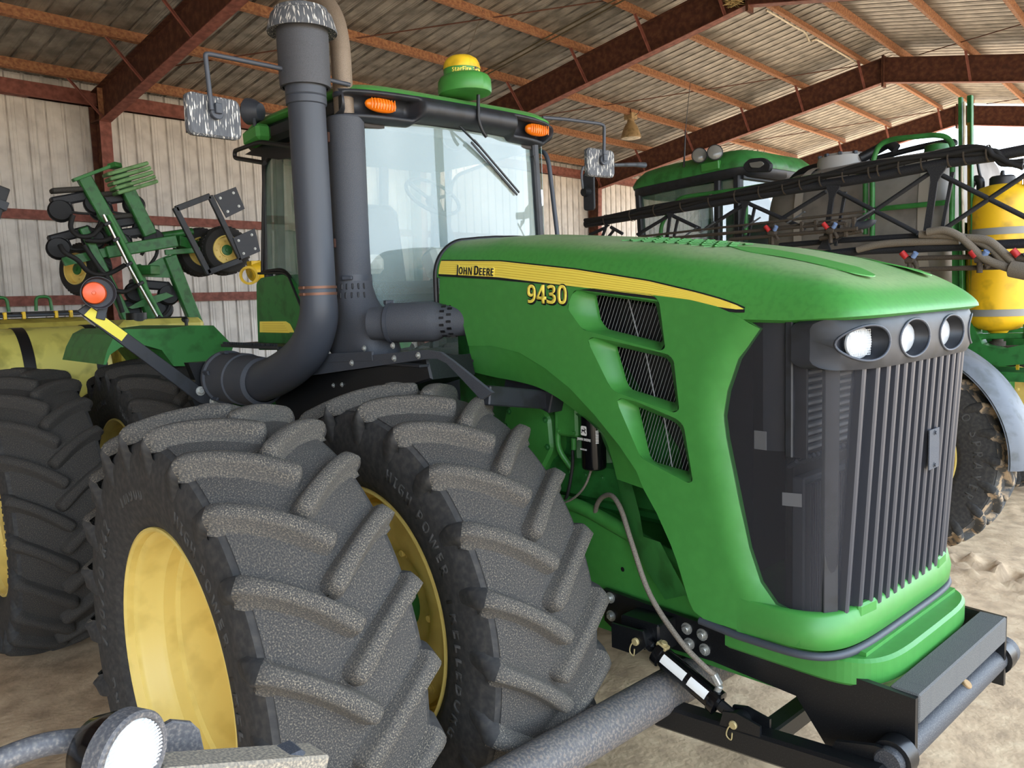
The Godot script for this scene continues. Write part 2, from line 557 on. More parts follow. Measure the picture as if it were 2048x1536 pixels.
	# the shed
	mat("steel_red", W, 0.75, 0.0, ntex(0.02, 31, [Color("6b3d34"), Color("7d4a40"), Color("8c584c")], [0.2, 0.5, 0.9]), 0.6)
	mat("steel_dark", W, 0.75, 0.0, ntex(0.02, 32, [Color("4a2a20"), Color("593427"), Color("6e4a34")], [0.2, 0.5, 0.9]), 0.6)
	mat("purlin", W, 0.8, 0.0, ntex(0.03, 33, [Color("7e543d"), Color("96694a"), Color("aa805a")], [0.2, 0.5, 0.9]), 0.8)
	mat("wall_sheet", W, 0.55, 0.0, ntex(0.008, 34, [Color("b9b7b3"), Color("c8c6c1"), Color("d2d0cb")], [0.2, 0.5, 0.9]), 0.5)
	mat("roof_sheet", W, 0.5, 0.2, ntex(0.01, 35, [Color("6a6862"), Color("827f78"), Color("9b978e")], [0.2, 0.5, 0.85]), 0.4)
	mat("dirt", W, 0.97, 0.0, ntex(0.01, 36, [Color("b89c7c"), Color("cfb08c"), Color("e0c39d")], [0.2, 0.5, 0.85], 1024, 7), 0.45, nbump(0.05, 37, 2.5, 1024, 6), 0.5)
	mat("straw", Color("b09b6a"), 0.9)
	mat("seat", Color("3b3733"), 0.8)
	mat("fabric_pink", Color("8d7a80"), 0.8)

# ---------------------------------------------------------------- the shed: s runs along the back wall, b away from it
const RIDGE := -6.4
const BACK := -15.4
const FRONT := 2.6
const PITCH := 0.188
const FRAMES := [-8.9, -1.25, 6.4, 14.02, 21.68, 29.25]
const PURLINS := [-6.85, -8.4, -9.9, -11.6, -13.25, -14.85, -6.0, -4.5, -3.05, -1.45, 0.15, 1.7]
var SHED := Transform3D(Basis(Vector3(-0.1132, 0, -0.9936), Vector3.UP, Vector3(0.9936, 0, -0.1132)), Vector3(3.0628, 0, 3.2485))

func roof_y(b: float) -> float:      # underside of the purlins
	return 7.93 - PITCH * absf(b - RIDGE)

func rib_profile() -> Array:
	# across one sheet: three high ribs with two low ones between; y is outwards
	var p := []
	for k in 3:
		var o := k * 0.3048
		p.append_array([Vector2(o, 0), Vector2(o + 0.118, 0), Vector2(o + 0.136, 0.034), Vector2(o + 0.168, 0.034), Vector2(o + 0.186, 0), Vector2(o + 0.215, 0), Vector2(o + 0.221, 0.004), Vector2(o + 0.235, 0.004), Vector2(o + 0.241, 0)])
		p.append_array([Vector2(o + 0.27, 0), Vector2(o + 0.276, 0.004), Vector2(o + 0.29, 0.004), Vector2(o + 0.296, 0)])
	p.append(Vector2(0.92, 0))
	return p

func sheet_mesh(len: float) -> SurfaceTool:
	# local x across the sheet, y outwards, z along it
	var s := mb()
	grp(s, true)
	var p := rib_profile()
	for i in p.size() - 1:
		var a: Vector2 = p[i]; var b: Vector2 = p[i + 1]
		quad(s, Vector3(a.x, a.y, 0), Vector3(a.x, a.y, len), Vector3(b.x, b.y, len), Vector3(b.x, b.y, 0))
		quad(s, Vector3(a.x, a.y - 0.0012, 0), Vector3(b.x, b.y - 0.0012, 0), Vector3(b.x, b.y - 0.0012, len), Vector3(a.x, a.y - 0.0012, len))
	return s

func cee(s: SurfaceTool, a: Vector3, b: Vector3, h: float, w: float, up: Vector3) -> void:
	# a zed purlin: web, two flanges and lips
	var x := (b - a).normalized()
	var z := x.cross(up).normalized()
	var t := 0.006
	var bs := Basis(x, up, z)
	var c := (a + b) * 0.5
	var l := (b - a).length()
	box(s, c + up * (h * 0.5), Vector3(l, h, t), bs, 0.0)
	box(s, c + up * t * 0.5 + z * w * 0.5, Vector3(l, t, w), bs, 0.0)
	box(s, c + up * (h - t * 0.5) - z * w * 0.5, Vector3(l, t, w), bs, 0.0)
	box(s, c + up * 0.016 + z * (w - t * 0.5), Vector3(l, 0.02, t), bs, 0.0)

func build_shed() -> void:
	var s0 := -9.2
	var s1 := 29.45
	var count := int((s1 - s0) / 0.9144) + 1
	# back wall: sheets, girts, eave strut
	var wall := root_of("wall_back")
	wall.transform = SHED
	tag(wall, "long back wall of pale ribbed metal sheets with dark red rails", "", "", "structure")
	var wm: Mesh
	for k in count:
		var o: MeshInstance3D
		if k == 0:
			o = put("sheet", sheet_mesh(6.64), mats.wall_sheet, wall)
			wm = o.mesh
		else:
			o = put("sheet", wm, mats.wall_sheet, wall)
		# local x along s, local y outwards (-b), local z downwards
		o.transform = Transform3D(Basis(Vector3(1, 0, 0), Vector3(0, 0, -1), Vector3(0, 1, 0)), Vector3(s0 + k * 0.9144, -0.15, BACK))
	for y in [0.95, 2.55, 4.02]:
		var s := mb()
		cee(s, Vector3(s0, y - 0.02, BACK + 0.05), Vector3(s1, y - 0.02, BACK + 0.05), 0.17, 0.07, Vector3.UP)
		put("girt", s, mats.steel_red, wall)
	var es := mb()
	box(es, Vector3((s0 + s1) / 2, 6.16, BACK + 0.14), Vector3(s1 - s0, 0.26, 0.1), Basis.IDENTITY, 0.004)
	box(es, Vector3((s0 + s1) / 2, 6.035, BACK + 0.17), Vector3(s1 - s0, 0.01, 0.16), Basis.IDENTITY, 0.0)
	put("eave_strut", es, mats.steel_red, wall)
	# end wall, out of view to the left
	var lw := root_of("wall_left")
	lw.transform = SHED
	tag(lw, "closed left end wall of pale ribbed metal sheets", "", "", "structure")
	for k in 20:
		var o := put("sheet", wm, mats.wall_sheet, lw)
		var b := BACK + k * 0.9144
		o.transform = Transform3D(Basis(Vector3(0, 0, 1), Vector3(-1, 0, 0), Vector3(0, 1, 0)) * Basis(Vector3(1, 0, 0), Vector3(0, 1, 0), Vector3(0, 0, 1) * (roof_y(b + 0.45) + 0.4) / 6.64), Vector3(s0, -0.15, b))
	# roof: sheets and purlins
	var roof := root_of("ceiling")
	roof.transform = SHED
	tag(roof, "ribbed metal roof of the shed over rust coloured purlins", "", "", "structure")
	var ln := sqrt(pow(9.25, 2) + pow(9.25 * PITCH, 2))
	var dn := Vector3(0, -PITCH, 1).normalized()
	var rm: Mesh
	for side: float in [-1.0, 1.0]:
		var z := Vector3(0, -PITCH, side).normalized()
		var x := Vector3(side, 0, 0)
		for k in count:
			var o: MeshInstance3D
			if rm == null:
				o = put("roof_sheet", sheet_mesh(ln), mats.roof_sheet, roof)
				rm = o.mesh
			else:
				o = put("roof_sheet", rm, mats.roof_sheet, roof)
			var sx: float = s0 + k * 0.9144 + (0.0 if side > 0 else 0.9144)
			o.transform = Transform3D(Basis(x, z.cross(x), z), Vector3(sx, 7.93 + 0.205, RIDGE))
	var cap := mb()
	for side: float in [-1.0, 1.0]:
		var a := Vector3(s0, 8.2, RIDGE); var b := Vector3(s1, 8.2, RIDGE)
		var c := Vector3(s1, 8.2 - PITCH * 0.3, RIDGE + 0.3 * side); var d := Vector3(s0, 8.2 - PITCH * 0.3, RIDGE + 0.3 * side)
		grp(cap)
		if side > 0: quad(cap, a, d, c, b)
		else: quad(cap, b, c, d, a)
	put("ridge_cap", cap, mats.roof_sheet, roof)
	for b in PURLINS:
		var side := 1.0 if b > RIDGE else -1.0
		var up := Vector3(0, 1, PITCH * side).normalized()
		var s := mb()
		if side > 0: cee(s, Vector3(s0, roof_y(b), b), Vector3(s1, roof_y(b), b), 0.2, 0.07, up)
		else: cee(s, Vector3(s0, roof_y(b), b), Vector3(s1, roof_y(b), b), 0.2, 0.07, up)
		put("purlin", s, mats.purlin, roof)
	var fe := mb()
	box(fe, Vector3((s0 + s1) / 2, 6.14, FRONT - 0.05), Vector3(s1 - s0, 0.3, 0.1), Basis.IDENTITY, 0.004)
	put("eave_strut", fe, mats.steel_red, roof)
	for q in [[14.02, -7.0, 6.4, -14.6], [21.68, -7.0, 14.02, -14.6], [29.25, -7.0, 21.68, -14.6], [21.68, -5.6, 14.02, 1.9], [29.25, -5.6, 21.68, 1.9], [6.4, -7.0, -1.25, -14.6]]:
		var s := mb()
		tube(s, [Vector3(q[0], roof_y(q[1]) + 0.06, q[1]), Vector3(q[2], roof_y(q[3]) + 0.06, q[3])], 0.012, 6)
		put("brace_rod", s, mats.steel_dark, roof)
	# frames
	for i in FRAMES.size():
		frame(i + 1, FRAMES[i], i == 3)

func frame(no: int, s: float, nest: bool) -> void:
	var t := root_of("trim_%d" % no)
	t.transform = SHED * Transform3D(Basis.IDENTITY, Vector3(s, 0, 0))
	var where := ["furthest left, out of view", "behind the camera's left", "left of the tall air intake, its column by the folded planter", "passing above the tractor's globe receiver", "passing above the sprayer's cab", "at the open end, above the grey sprayer tank"]
	tag(t, "dark red steel portal frame " + where[no - 1], "", "", "structure")
	var h := 0.59
	for side: float in [-1.0, 1.0]:
		var eb: float = BACK + 0.05 if side < 0 else FRONT - 0.1
		var ib: float = -14.95 if side < 0 else FRONT - 0.55
		var web := mb()
		var kn := Vector2(ib, 7.93 - PITCH * absf(ib - RIDGE) - h)
		# rafter web, in (b, y)
		var poly := PackedVector2Array([Vector2(RIDGE, 7.93), Vector2(eb, roof_y(eb)), Vector2(eb, kn.y), kn, Vector2(RIDGE, 7.93 - h)])
		var xf := Transform3D(Basis(Vector3(0, 0, 1), Vector3(0, 1, 0), Vector3(-1, 0, 0)), Vector3(0.005, 0, 0))
		ext(web, poly, xf, 0.01)
		var sl := Vector3(0, -PITCH, side).normalized()
		bar(web, Vector3(0, 7.93 - 0.007, RIDGE), Vector3(0, roof_y(eb) - 0.007, eb), 0.2, 0.012, Vector3.UP, 0.0)
		put("rafter", web, mats.steel_dark, t)
		var lo := mb()
		bar(lo, Vector3(0, 7.93 - h, RIDGE), Vector3(0, kn.y, ib), 0.2, 0.014, Vector3.UP, 0.0)
		put("rafter_flange", lo, mats.steel_red, t)
		var col := mb()
		ext(col, PackedVector2Array([Vector2(eb, roof_y(eb)), Vector2(eb, -0.2), Vector2(lerpf(ib, eb, 0.45), -0.2), Vector2(ib, kn.y), Vector2(ib, kn.y + 0.3)]), xf, 0.01)
		bar(col, Vector3(0, -0.2, eb), Vector3(0, roof_y(eb), eb), 0.2, 0.012, Vector3.BACK, 0.0)
		bar(col, Vector3(0, kn.y + 0.02, eb), Vector3(0, kn.y + 0.02, ib), 0.2, 0.02, Vector3.UP, 0.0)
		put("column", col, mats.steel_dark, t)
		var fl := mb()
		bar(fl, Vector3(0, -0.2, lerpf(ib, eb, 0.45)), Vector3(0, kn.y, ib), 0.2, 0.014, Vector3.BACK, 0.0)
		put("column_flange", fl, mats.steel_red, t, "", "")
		var st := mb()
		bar(st, Vector3(-0.05, kn.y, ib + 0.0 * side), Vector3(-0.05, roof_y(ib) - 0.02, ib), 0.09, 0.012, Vector3.BACK, 0.0)
		put("stiffener", st, mats.purlin, t)
	var pl := mb()
	for g in [-0.016, 0.016]:
		box(pl, Vector3(0, 7.93 - h * 0.5 - 0.03, RIDGE + g), Vector3(0.22, h + 0.16, 0.02), Basis.IDENTITY, 0.0)
	put("ridge_plate", pl, mats.steel_dark, t)
	for b in PURLINS:
		if absf(b - RIDGE) < 0.42: continue
		var s2 := mb()
		bar(s2, Vector3(-0.62, roof_y(b) + 0.03, b), Vector3(-0.06, roof_y(b) - h + 0.01, b), 0.05, 0.006, Vector3.BACK, 0.0)
		bar(s2, Vector3(-0.62, roof_y(b) + 0.03, b + 0.025), Vector3(-0.06, roof_y(b) - h + 0.01, b + 0.025), 0.006, 0.05, Vector3.BACK, 0.0)
		put("flange_brace", s2, mats.steel_red, t)

var RUTS := [[Vector2(-1.6, -4.68), Vector2(4.5, -2.85), 1.0], [Vector2(-0.5, -6.3), Vector2(4.5, -4.8), 0.4]]

func build_ground() -> void:
	var n := FastNoiseLite.new()
	n.seed = 4
	n.frequency = 0.9
	n.fractal_octaves = 5
	var tr := FastNoiseLite.new()
	tr.seed = 9
	tr.frequency = 2.2
	tr.fractal_octaves = 3
	var xs := []
	var zs := []
	for q in [[xs, -9.0, 6.0], [zs, -9.0, 6.0]]:
		var far: Array = []
		var d := 0.25
		var p: float = q[1]
		while p > -160.0:
			p -= d
			far.push_front(p)
			d *= 1.35
		q[0].append_array(far)
		p = q[1]
		while p < q[2]:
			q[0].append(p)
			p += 0.07
		d = 0.25
		while p < 160.0:
			q[0].append(p)
			p += d
			d *= 1.35
	var s := mb()
	grp(s)
	var g := []
	for x in xs:
		var row := []
		for z in zs:
			var near := clampf(1.0 - (maxf(absf(x + 1.5) - 8.0, absf(z + 1.5) - 8.0)) / 3.0, 0.0, 1.0)
			var h := n.get_noise_2d(x, z) * 0.03 * near
			# lug prints of a tyre that passed to the left of the tractor, and of one behind it
			for rut in RUTS:
				var dl: Vector2 = (rut[1] - rut[0]).normalized()
				var rel: Vector2 = Vector2(x, z) - rut[0]
				var along := rel.dot(dl); var across := rel.cross(dl)
				var w := absf(across) / 0.30
				if w < 1.35 and along > -0.5 and along < (rut[1] - rut[0]).length():
					var lug := fposmod((along + absf(across) * 0.7) / 0.24, 1.0)
					var bump := smoothstep(0.1, 0.3, lug) - smoothstep(0.55, 0.8, lug)
					if w < 1.0: h += (bump * 0.075 - 0.02) * (1.0 - pow(w, 4.0)) * (0.6 + tr.get_noise_2d(x * 1.5, z * 1.5)) * rut[2]
					h += tr.get_noise_2d(x * 3.0, z * 3.0) * 0.05 * (1.35 - w) * rut[2]
			if near <= 0.0: h -= 0.01
			row.append(Vector3(x, h - 0.012, z))
		g.append(row)
	for i in xs.size() - 1:
		for j in zs.size() - 1:
			quad(s, g[i][j], g[i][j + 1], g[i + 1][j + 1], g[i + 1][j])
	var f := put("floor", s, mats.dirt)
	tag(f, "bare sandy dirt ground with tyre ruts and dry cracks", "", "", "structure")

# ---------------------------------------------------------------- the tractor; x forward, z to its right, front axle at x = 0
const TR := 1.0215        # tyre radius over the lugs
const TY := 0.988         # axle height
const REAR := -3.506
const LUGS := 22
var wheel_meshes := {}
var glyphs := {}

func tread_r(z: float) -> float:
	return TR - 0.045 * pow(z / 0.28, 2.0)

func tyre_mesh() -> SurfaceTool:
	var s := mb()
	var half := [Vector2(0.0, 0.0), Vector2(0.06, 0.0), Vector2(0.14, 0.0), Vector2(0.21, 0.0), Vector2(0.255, 0.0)]
	var p := []
	for q in half: p.append(Vector2(tread_r(q.x) - 0.066, q.x))
	p.append_array([Vector2(0.905, 0.282), Vector2(0.885, 0.291), Vector2(0.862, 0.2935), Vector2(0.85, 0.2985), Vector2(0.80, 0.301), Vector2(0.74, 0.299), Vector2(0.68, 0.290), Vector2(0.63, 0.276), Vector2(0.612, 0.272), Vector2(0.606, 0.266), Vector2(0.585, 0.256), Vector2(0.565, 0.235), Vector2(0.555, 0.20)])
	var all := []
	for i in range(p.size() - 1, 0, -1): all.append(Vector2(p[i].x, -p[i].y))
	all.append_array(p)
	lathe(s, all, axis_xf(Vector3.ZERO, Vector3.BACK), 96)
	return s

func lug_mesh(mirror: float) -> ArrayMesh:
	# one bar lug at angle 0: from its nose just past the crown to the foot it drops down the sidewall
	var secs := []
	# base r, base z, top r, top z, angle (degrees), half width, rise
	var f := func(t: float) -> float: return 12.5 * (1.25 * t - 0.25 * t * t)
	for q in [[-0.13, 0.006, 0.05], [-0.115, 0.018, 0.55], [-0.095, 0.025, 0.9], [-0.06, 0.029, 1.0], [0.0, 0.031, 1.0], [0.12, 0.03, 1.0], [0.25, 0.028, 1.0], [0.4, 0.027, 1.0], [0.55, 0.027, 1.0], [0.7, 0.028, 1.0], [0.82, 0.029, 1.0], [0.9, 0.03, 1.0]]:
		var z: float = q[0] * 0.30
		var rb := tread_r(z) - 0.072
		secs.append([rb, z, lerpf(rb, tread_r(z), q[2]), z, f.call(q[0]), q[1], q[0]])
	secs.append([0.905, 0.272, 0.968, 0.292, f.call(0.97), 0.032, 0.98])
	secs.append([0.895, 0.275, 0.950, 0.308, f.call(1.02), 0.034, 1.03])
	secs.append([0.88, 0.279, 0.925, 0.318, f.call(1.05), 0.036, 1.05])
	secs.append([0.855, 0.285, 0.880, 0.320, f.call(1.09), 0.034, 1.07])
	secs.append([0.82, 0.290, 0.835, 0.312, f.call(1.13), 0.028, 1.08])
	secs.append([0.79, 0.294, 0.795, 0.3035, f.call(1.16), 0.022, 1.085])
	secs.append([0.775, 0.292, 0.775, 0.298, f.call(1.17), 0.018, 1.085])
	var rows := []
	for i in secs.size():
		var q: Array = secs[i]
		var a: Array = secs[maxi(i - 1, 0)]
		var b: Array = secs[mini(i + 1, secs.size() - 1)]
		var dz: float = b[1] - a[1]
		var da: float = deg_to_rad(b[4] - a[4]) * 0.97
		var d := Vector2(dz, da)
		if i >= 12: d = Vector2(0.6, 0.5 - (i - 12) * 0.1) if i < 15 else Vector2(1, 0)
		d = d.normalized()
		var n := Vector2(-d.y, d.x)      # (z, arc)
		var row := []
		var w: float = q[5]
		for c in [[-w - 0.026, -0.12], [-w - 0.012, 0.12], [-w - 0.002, 0.72], [-w + 0.007, 0.98], [0.0, 1.01], [w - 0.007, 0.98], [w + 0.002, 0.72], [w + 0.012, 0.12], [w + 0.026, -0.12]]:
			var r: float = lerpf(q[0], q[2], c[1])
			var z: float = lerpf(q[1], q[3], c[1]) + n.x * c[0]
			var th: float = deg_to_rad(q[4]) + n.y * c[0] / r
			row.append(Vector3(r * cos(th), r * sin(th), z * mirror))
		rows.append(row)
	var mesh := ArrayMesh.new()
	for part in 2:
		var s := mb()
		grp(s)
		for i in range(0 if part == 0 else 13, 13 if part == 0 else rows.size() - 1):
			for j in 8:
				if mirror > 0: quad(s, rows[i][j], rows[i + 1][j], rows[i + 1][j + 1], rows[i][j + 1])
				else: quad(s, rows[i][j], rows[i][j + 1], rows[i + 1][j + 1], rows[i + 1][j])
		s.generate_normals()
		s.commit(mesh)
	return mesh

func rim_mesh(deep: bool) -> SurfaceTool:
	var s := mb()
	var xf := axis_xf(Vector3.ZERO, Vector3.BACK)
	# seen from the outer side (+z): flange, well and steps, then the disc
	var p := [Vector2(0.0, -0.02), Vector2(0.16, -0.02)]
	if deep:
		p = [Vector2(0, -0.02), Vector2(0.17, -0.02), Vector2(0.18, -0.06), Vector2(0.40, -0.11), Vector2(0.46, -0.15), Vector2(0.485, -0.14), Vector2(0.49, -0.12)]
		p.append_array([Vector2(0.485, -0.09), Vector2(0.487, 0.0), Vector2(0.492, 0.045), Vector2(0.511, 0.06), Vector2(0.513, 0.11), Vector2(0.519, 0.118), Vector2(0.531, 0.135), Vector2(0.533, 0.20), Vector2(0.540, 0.212), Vector2(0.553, 0.222), Vector2(0.556, 0.248), Vector2(0.565, 0.258), Vector2(0.575, 0.256), Vector2(0.577, 0.246), Vector2(0.566, 0.236)])
	else:
		p = [Vector2(0, 0.06), Vector2(0.2, 0.06), Vector2(0.24, 0.075), Vector2(0.30, 0.13), Vector2(0.36, 0.142), Vector2(0.45, 0.142), Vector2(0.475, 0.13), Vector2(0.49, 0.09), Vector2(0.50, 0.09), Vector2(0.522, 0.11), Vector2(0.535, 0.15), Vector2(0.54, 0.21), Vector2(0.553, 0.225), Vector2(0.556, 0.248), Vector2(0.565, 0.258), Vector2(0.575, 0.256), Vector2(0.577, 0.246), Vector2(0.566, 0.236)]
	p.reverse()
	lathe(s, p, xf, 72)
	# the barrel behind
	lathe(s, [Vector2(0.575, -0.25), Vector2(0.56, -0.22), Vector2(0.53, -0.15), Vector2(0.51, 0.0), Vector2(0.55, 0.22)], xf, 48)
	lathe(s, [Vector2(0.48, -0.12), Vector2(0.50, -0.12), Vector2(0.53, -0.2), Vector2(0.565, -0.25), Vector2(0.575, -0.25)], xf, 48)
	return s

func glyph(ch: String) -> Array:
	if not glyphs.has(ch):
		var m := text_mesh(ch, 0.085, 0.006)
		glyphs[ch] = [m, m.get_aabb().size.x]
	return glyphs[ch]

func ring_text(s: SurfaceTool, t: String, r: float, z: float, from_deg: float, size := 1.0, gap := 0.022) -> void:
	# raised letters that run clockwise, their tops outwards
	var a := deg_to_rad(from_deg)
	for ch in t:
		if ch == " ":
			a -= 0.05 / r * size
			continue
		var g := glyph(ch)
		var w: float = g[1] * size
		a -= w * 0.5 / r
		var up := Vector3(cos(a), sin(a), 0)
		var xf := Transform3D(Basis(Vector3(sin(a), -cos(a), 0) * size, up * size, Vector3.BACK), up * (r + 0.0) + Vector3(0, 0, z))
		add_mesh(s, g[0], xf.translated_local(Vector3(0, 0, 0)))
		a -= (w * 0.5 + gap * size) / r

func wheel(parent: Node3D, called: String, at: Vector3, phase: float, phase2: float, deep: bool, single_lugs: bool, tm: Material, turn := 0.0, right := true) -> Node3D:
	var w := root_of(called, parent)
	w.position = at
	if wheel_meshes.is_empty():
		var a := tyre_mesh(); a.generate_normals(); wheel_meshes.tyre = a.commit()
		for k in [1.0, -1.0]:
			for kind in ["tyre", "tyre_rear", "tyre_muddy"]:
				var b := lug_mesh(k)
				b.surface_set_material(0, mats.lug_top if kind == "tyre" else mats[kind])
				b.surface_set_material(1, mats.tyre_side)
				wheel_meshes["lug%d%s" % [k, kind]] = b
		var c := rim_mesh(true); c.generate_normals(); wheel_meshes.deep = c.commit()
		var d := rim_mesh(false); d.generate_normals(); wheel_meshes.flat = d.commit()
		var tx := mb()
		ring_text(tx, "TRELLEBORG", 0.715, 0.294, 21.0, 1.0)
		ring_text(tx, "HIGH POWER", 0.735, 0.2975, 68.0, 0.8)
		ring_text(tx, "TM900", 0.715, 0.294, 118.0, 0.9)
		ring_text(tx, "710/70 R42", 0.735, 0.2975, 187.0, 1.1)
		ring_text(tx, "TRELLEBORG", 0.715, 0.294, 247.0, 1.0)
		tx.generate_normals(); wheel_meshes.text = tx.commit()
		var nuts := mb()
		for k in 10: bolt(nuts, Vector3(cos(TAU * k / 10), sin(TAU * k / 10), 0) * 0.27 + Vector3(0, 0, 0.1), Vector3.BACK, 0.018)
		for k in 8:
			var q := Vector3(cos(TAU * k / 8), sin(TAU * k / 8), 0)
			bolt(nuts, q * 0.43 + Vector3(0, 0, 0.142), Vector3.BACK, 0.013)
		nuts.generate_normals(); wheel_meshes.nuts = nuts.commit()
	put("tyre", wheel_meshes.tyre, mats.tyre_side, w)
	var all := [mb(), mb()]
	for side: float in [1.0, -1.0]:
		for k in LUGS:
			var ang := deg_to_rad((phase if side > 0 else phase2) + 360.0 / LUGS * k)
			var b := Basis(Vector3.BACK, ang)
			var m: ArrayMesh = wheel_meshes["lug%d%s" % [side, tm.resource_name]]
			if single_lugs:
				put("tread_lug", m, null, w).basis = b
			else:
				for g in 2: all[g].append_from(m, g, Transform3D(b, Vector3.ZERO))
	if not single_lugs:
		var o := MeshInstance3D.new()
		o.name = "tread_lugs"
		var am := ArrayMesh.new()
		for g in 2: all[g].commit(am)
		am.surface_set_material(0, mats.lug_top if tm.resource_name == "tyre" else tm)
		am.surface_set_material(1, mats.tyre_side)
		o.mesh = am
		w.add_child(o, true)
		o.set_meta("kind", "stuff")
	var band := mb()
	var bp := []
	for z in [-0.262, -0.21, -0.14, -0.06, 0.0, 0.06, 0.14, 0.21, 0.262]: bp.append(Vector2(tread_r(z) - 0.063, z))
	lathe(band, bp, axis_xf(Vector3.ZERO, Vector3.BACK), 96)
	put("tread_band", band, tm, w)
	var rim := put("rim", wheel_meshes.deep if deep else wheel_meshes.flat, mats.yellow_rim, w)
	var tx2 := put("sidewall_lettering", wheel_meshes.text, mats.tyre_letter, w, "raised lettering on the sidewall")
	if not deep: put("wheel_nuts", wheel_meshes.nuts, mats.yellow_rim, w)
	if turn != 0.0: tx2.rotation.z = deg_to_rad(turn)
	if not right: rim.rotation.y = PI; tx2.rotation.y = PI
	return w

# ------------------------------------------------ hood
const HW := 0.62
func plan_x(z: float, inset := 0.0) -> float:
	var w := HW - inset
	return 1.45 + (0.42 - inset) * pow(maxf(1.0 - pow(minf(absf(z), w) / w, 5.0), 0.0), 0.2)

func table(x: float, t: Array) -> float:
	if x <= t[0].x: return t[0].y
	for i in t.size() - 1:
		if x <= t[i + 1].x: return lerpf(t[i].y, t[i + 1].y, (x - t[i].x) / (t[i + 1].x - t[i].x))
	return t[-1].y

var TOP := [Vector2(-0.4, 2.725), Vector2(0.0, 2.712), Vector2(0.55, 2.655), Vector2(1.0, 2.603), Vector2(1.25, 2.562), Vector2(1.5, 2.507), Vector2(1.7, 2.452), Vector2(1.82, 2.405), Vector2(1.95, 2.34)]
var SEAM := [Vector2(-0.4, 2.503), Vector2(0.1, 2.462), Vector2(0.593, 2.408), Vector2(1.01, 2.352), Vector2(1.25, 2.318), Vector2(1.41, 2.278), Vector2(1.5, 2.262), Vector2(1.7, 2.27), Vector2(2.0, 2.284)]

func shell_pt(p: Vector2, s: float, bulge := 0.0) -> Vector3:
	# p on the plan outline (x, z); s inwards from 0 to 1
	var spine := Vector2(clampf(p.x, -0.4, 1.40), 0.0)
	var q := p.lerp(spine, s)
	var yb := table(p.x, SEAM)
	var k := 0.36
	var yt := table(q.x, TOP)
	var y := 0.0
	if s < k:
		var e := 1.0 - s / k
		y = yb + (yt - 0.022 - yb) * sqrt(maxf(1.0 - pow(e, 2.0), 0.0))
	else:
		y = yt - 0.022 * pow(1.0 - (s - k) / (1.0 - k), 2.0)
	return Vector3(q.x, y + bulge, q.y)

func plan_outline() -> Array:
	var o := []
	for i in 34: o.append(Vector2(lerpf(-0.39, 1.45, i / 33.0), HW))
	for i in range(1, 96):
		var a := PI * i / 96.0
		var c := cos(a)
		var sn := sin(a)
		o.append(Vector2(1.45 + 0.45 * pow(absf(sn), 0.28), HW * signf(c) * pow(absf(c), 0.28)))
	for i in 34: o.append(Vector2(lerpf(1.45, -0.39, i / 33.0), -HW))
	return o

var FRONT_EDGE: Array = [Vector2(1.503, 2.235), Vector2(1.416, 2.121), Vector2(1.368, 1.996), Vector2(1.350, 1.898), Vector2(1.362, 1.812), Vector2(1.392, 1.680), Vector2(1.455, 1.399), Vector2(1.503, 1.274), Vector2(1.565, 1.205), Vector2(1.659, 1.185), Vector2(1.754, 1.189)]

func edge_drop(p: Vector2) -> float:
	var d := 9.0
	for i in FRONT_EDGE.size() - 1:
		d = minf(d, p.distance_to(Geometry2D.get_closest_point_to_segment(p, FRONT_EDGE[i], FRONT_EDGE[i + 1])))
	return 0.034 * pow(clampf(1.0 - d / 0.075, 0.0, 1.0), 1.6)

func side_f(side: float) -> Callable:
	return func(p: Vector2) -> Vector3:
		return Vector3(p.x, p.y, (HW + 0.004 - edge_drop(p)) * side)

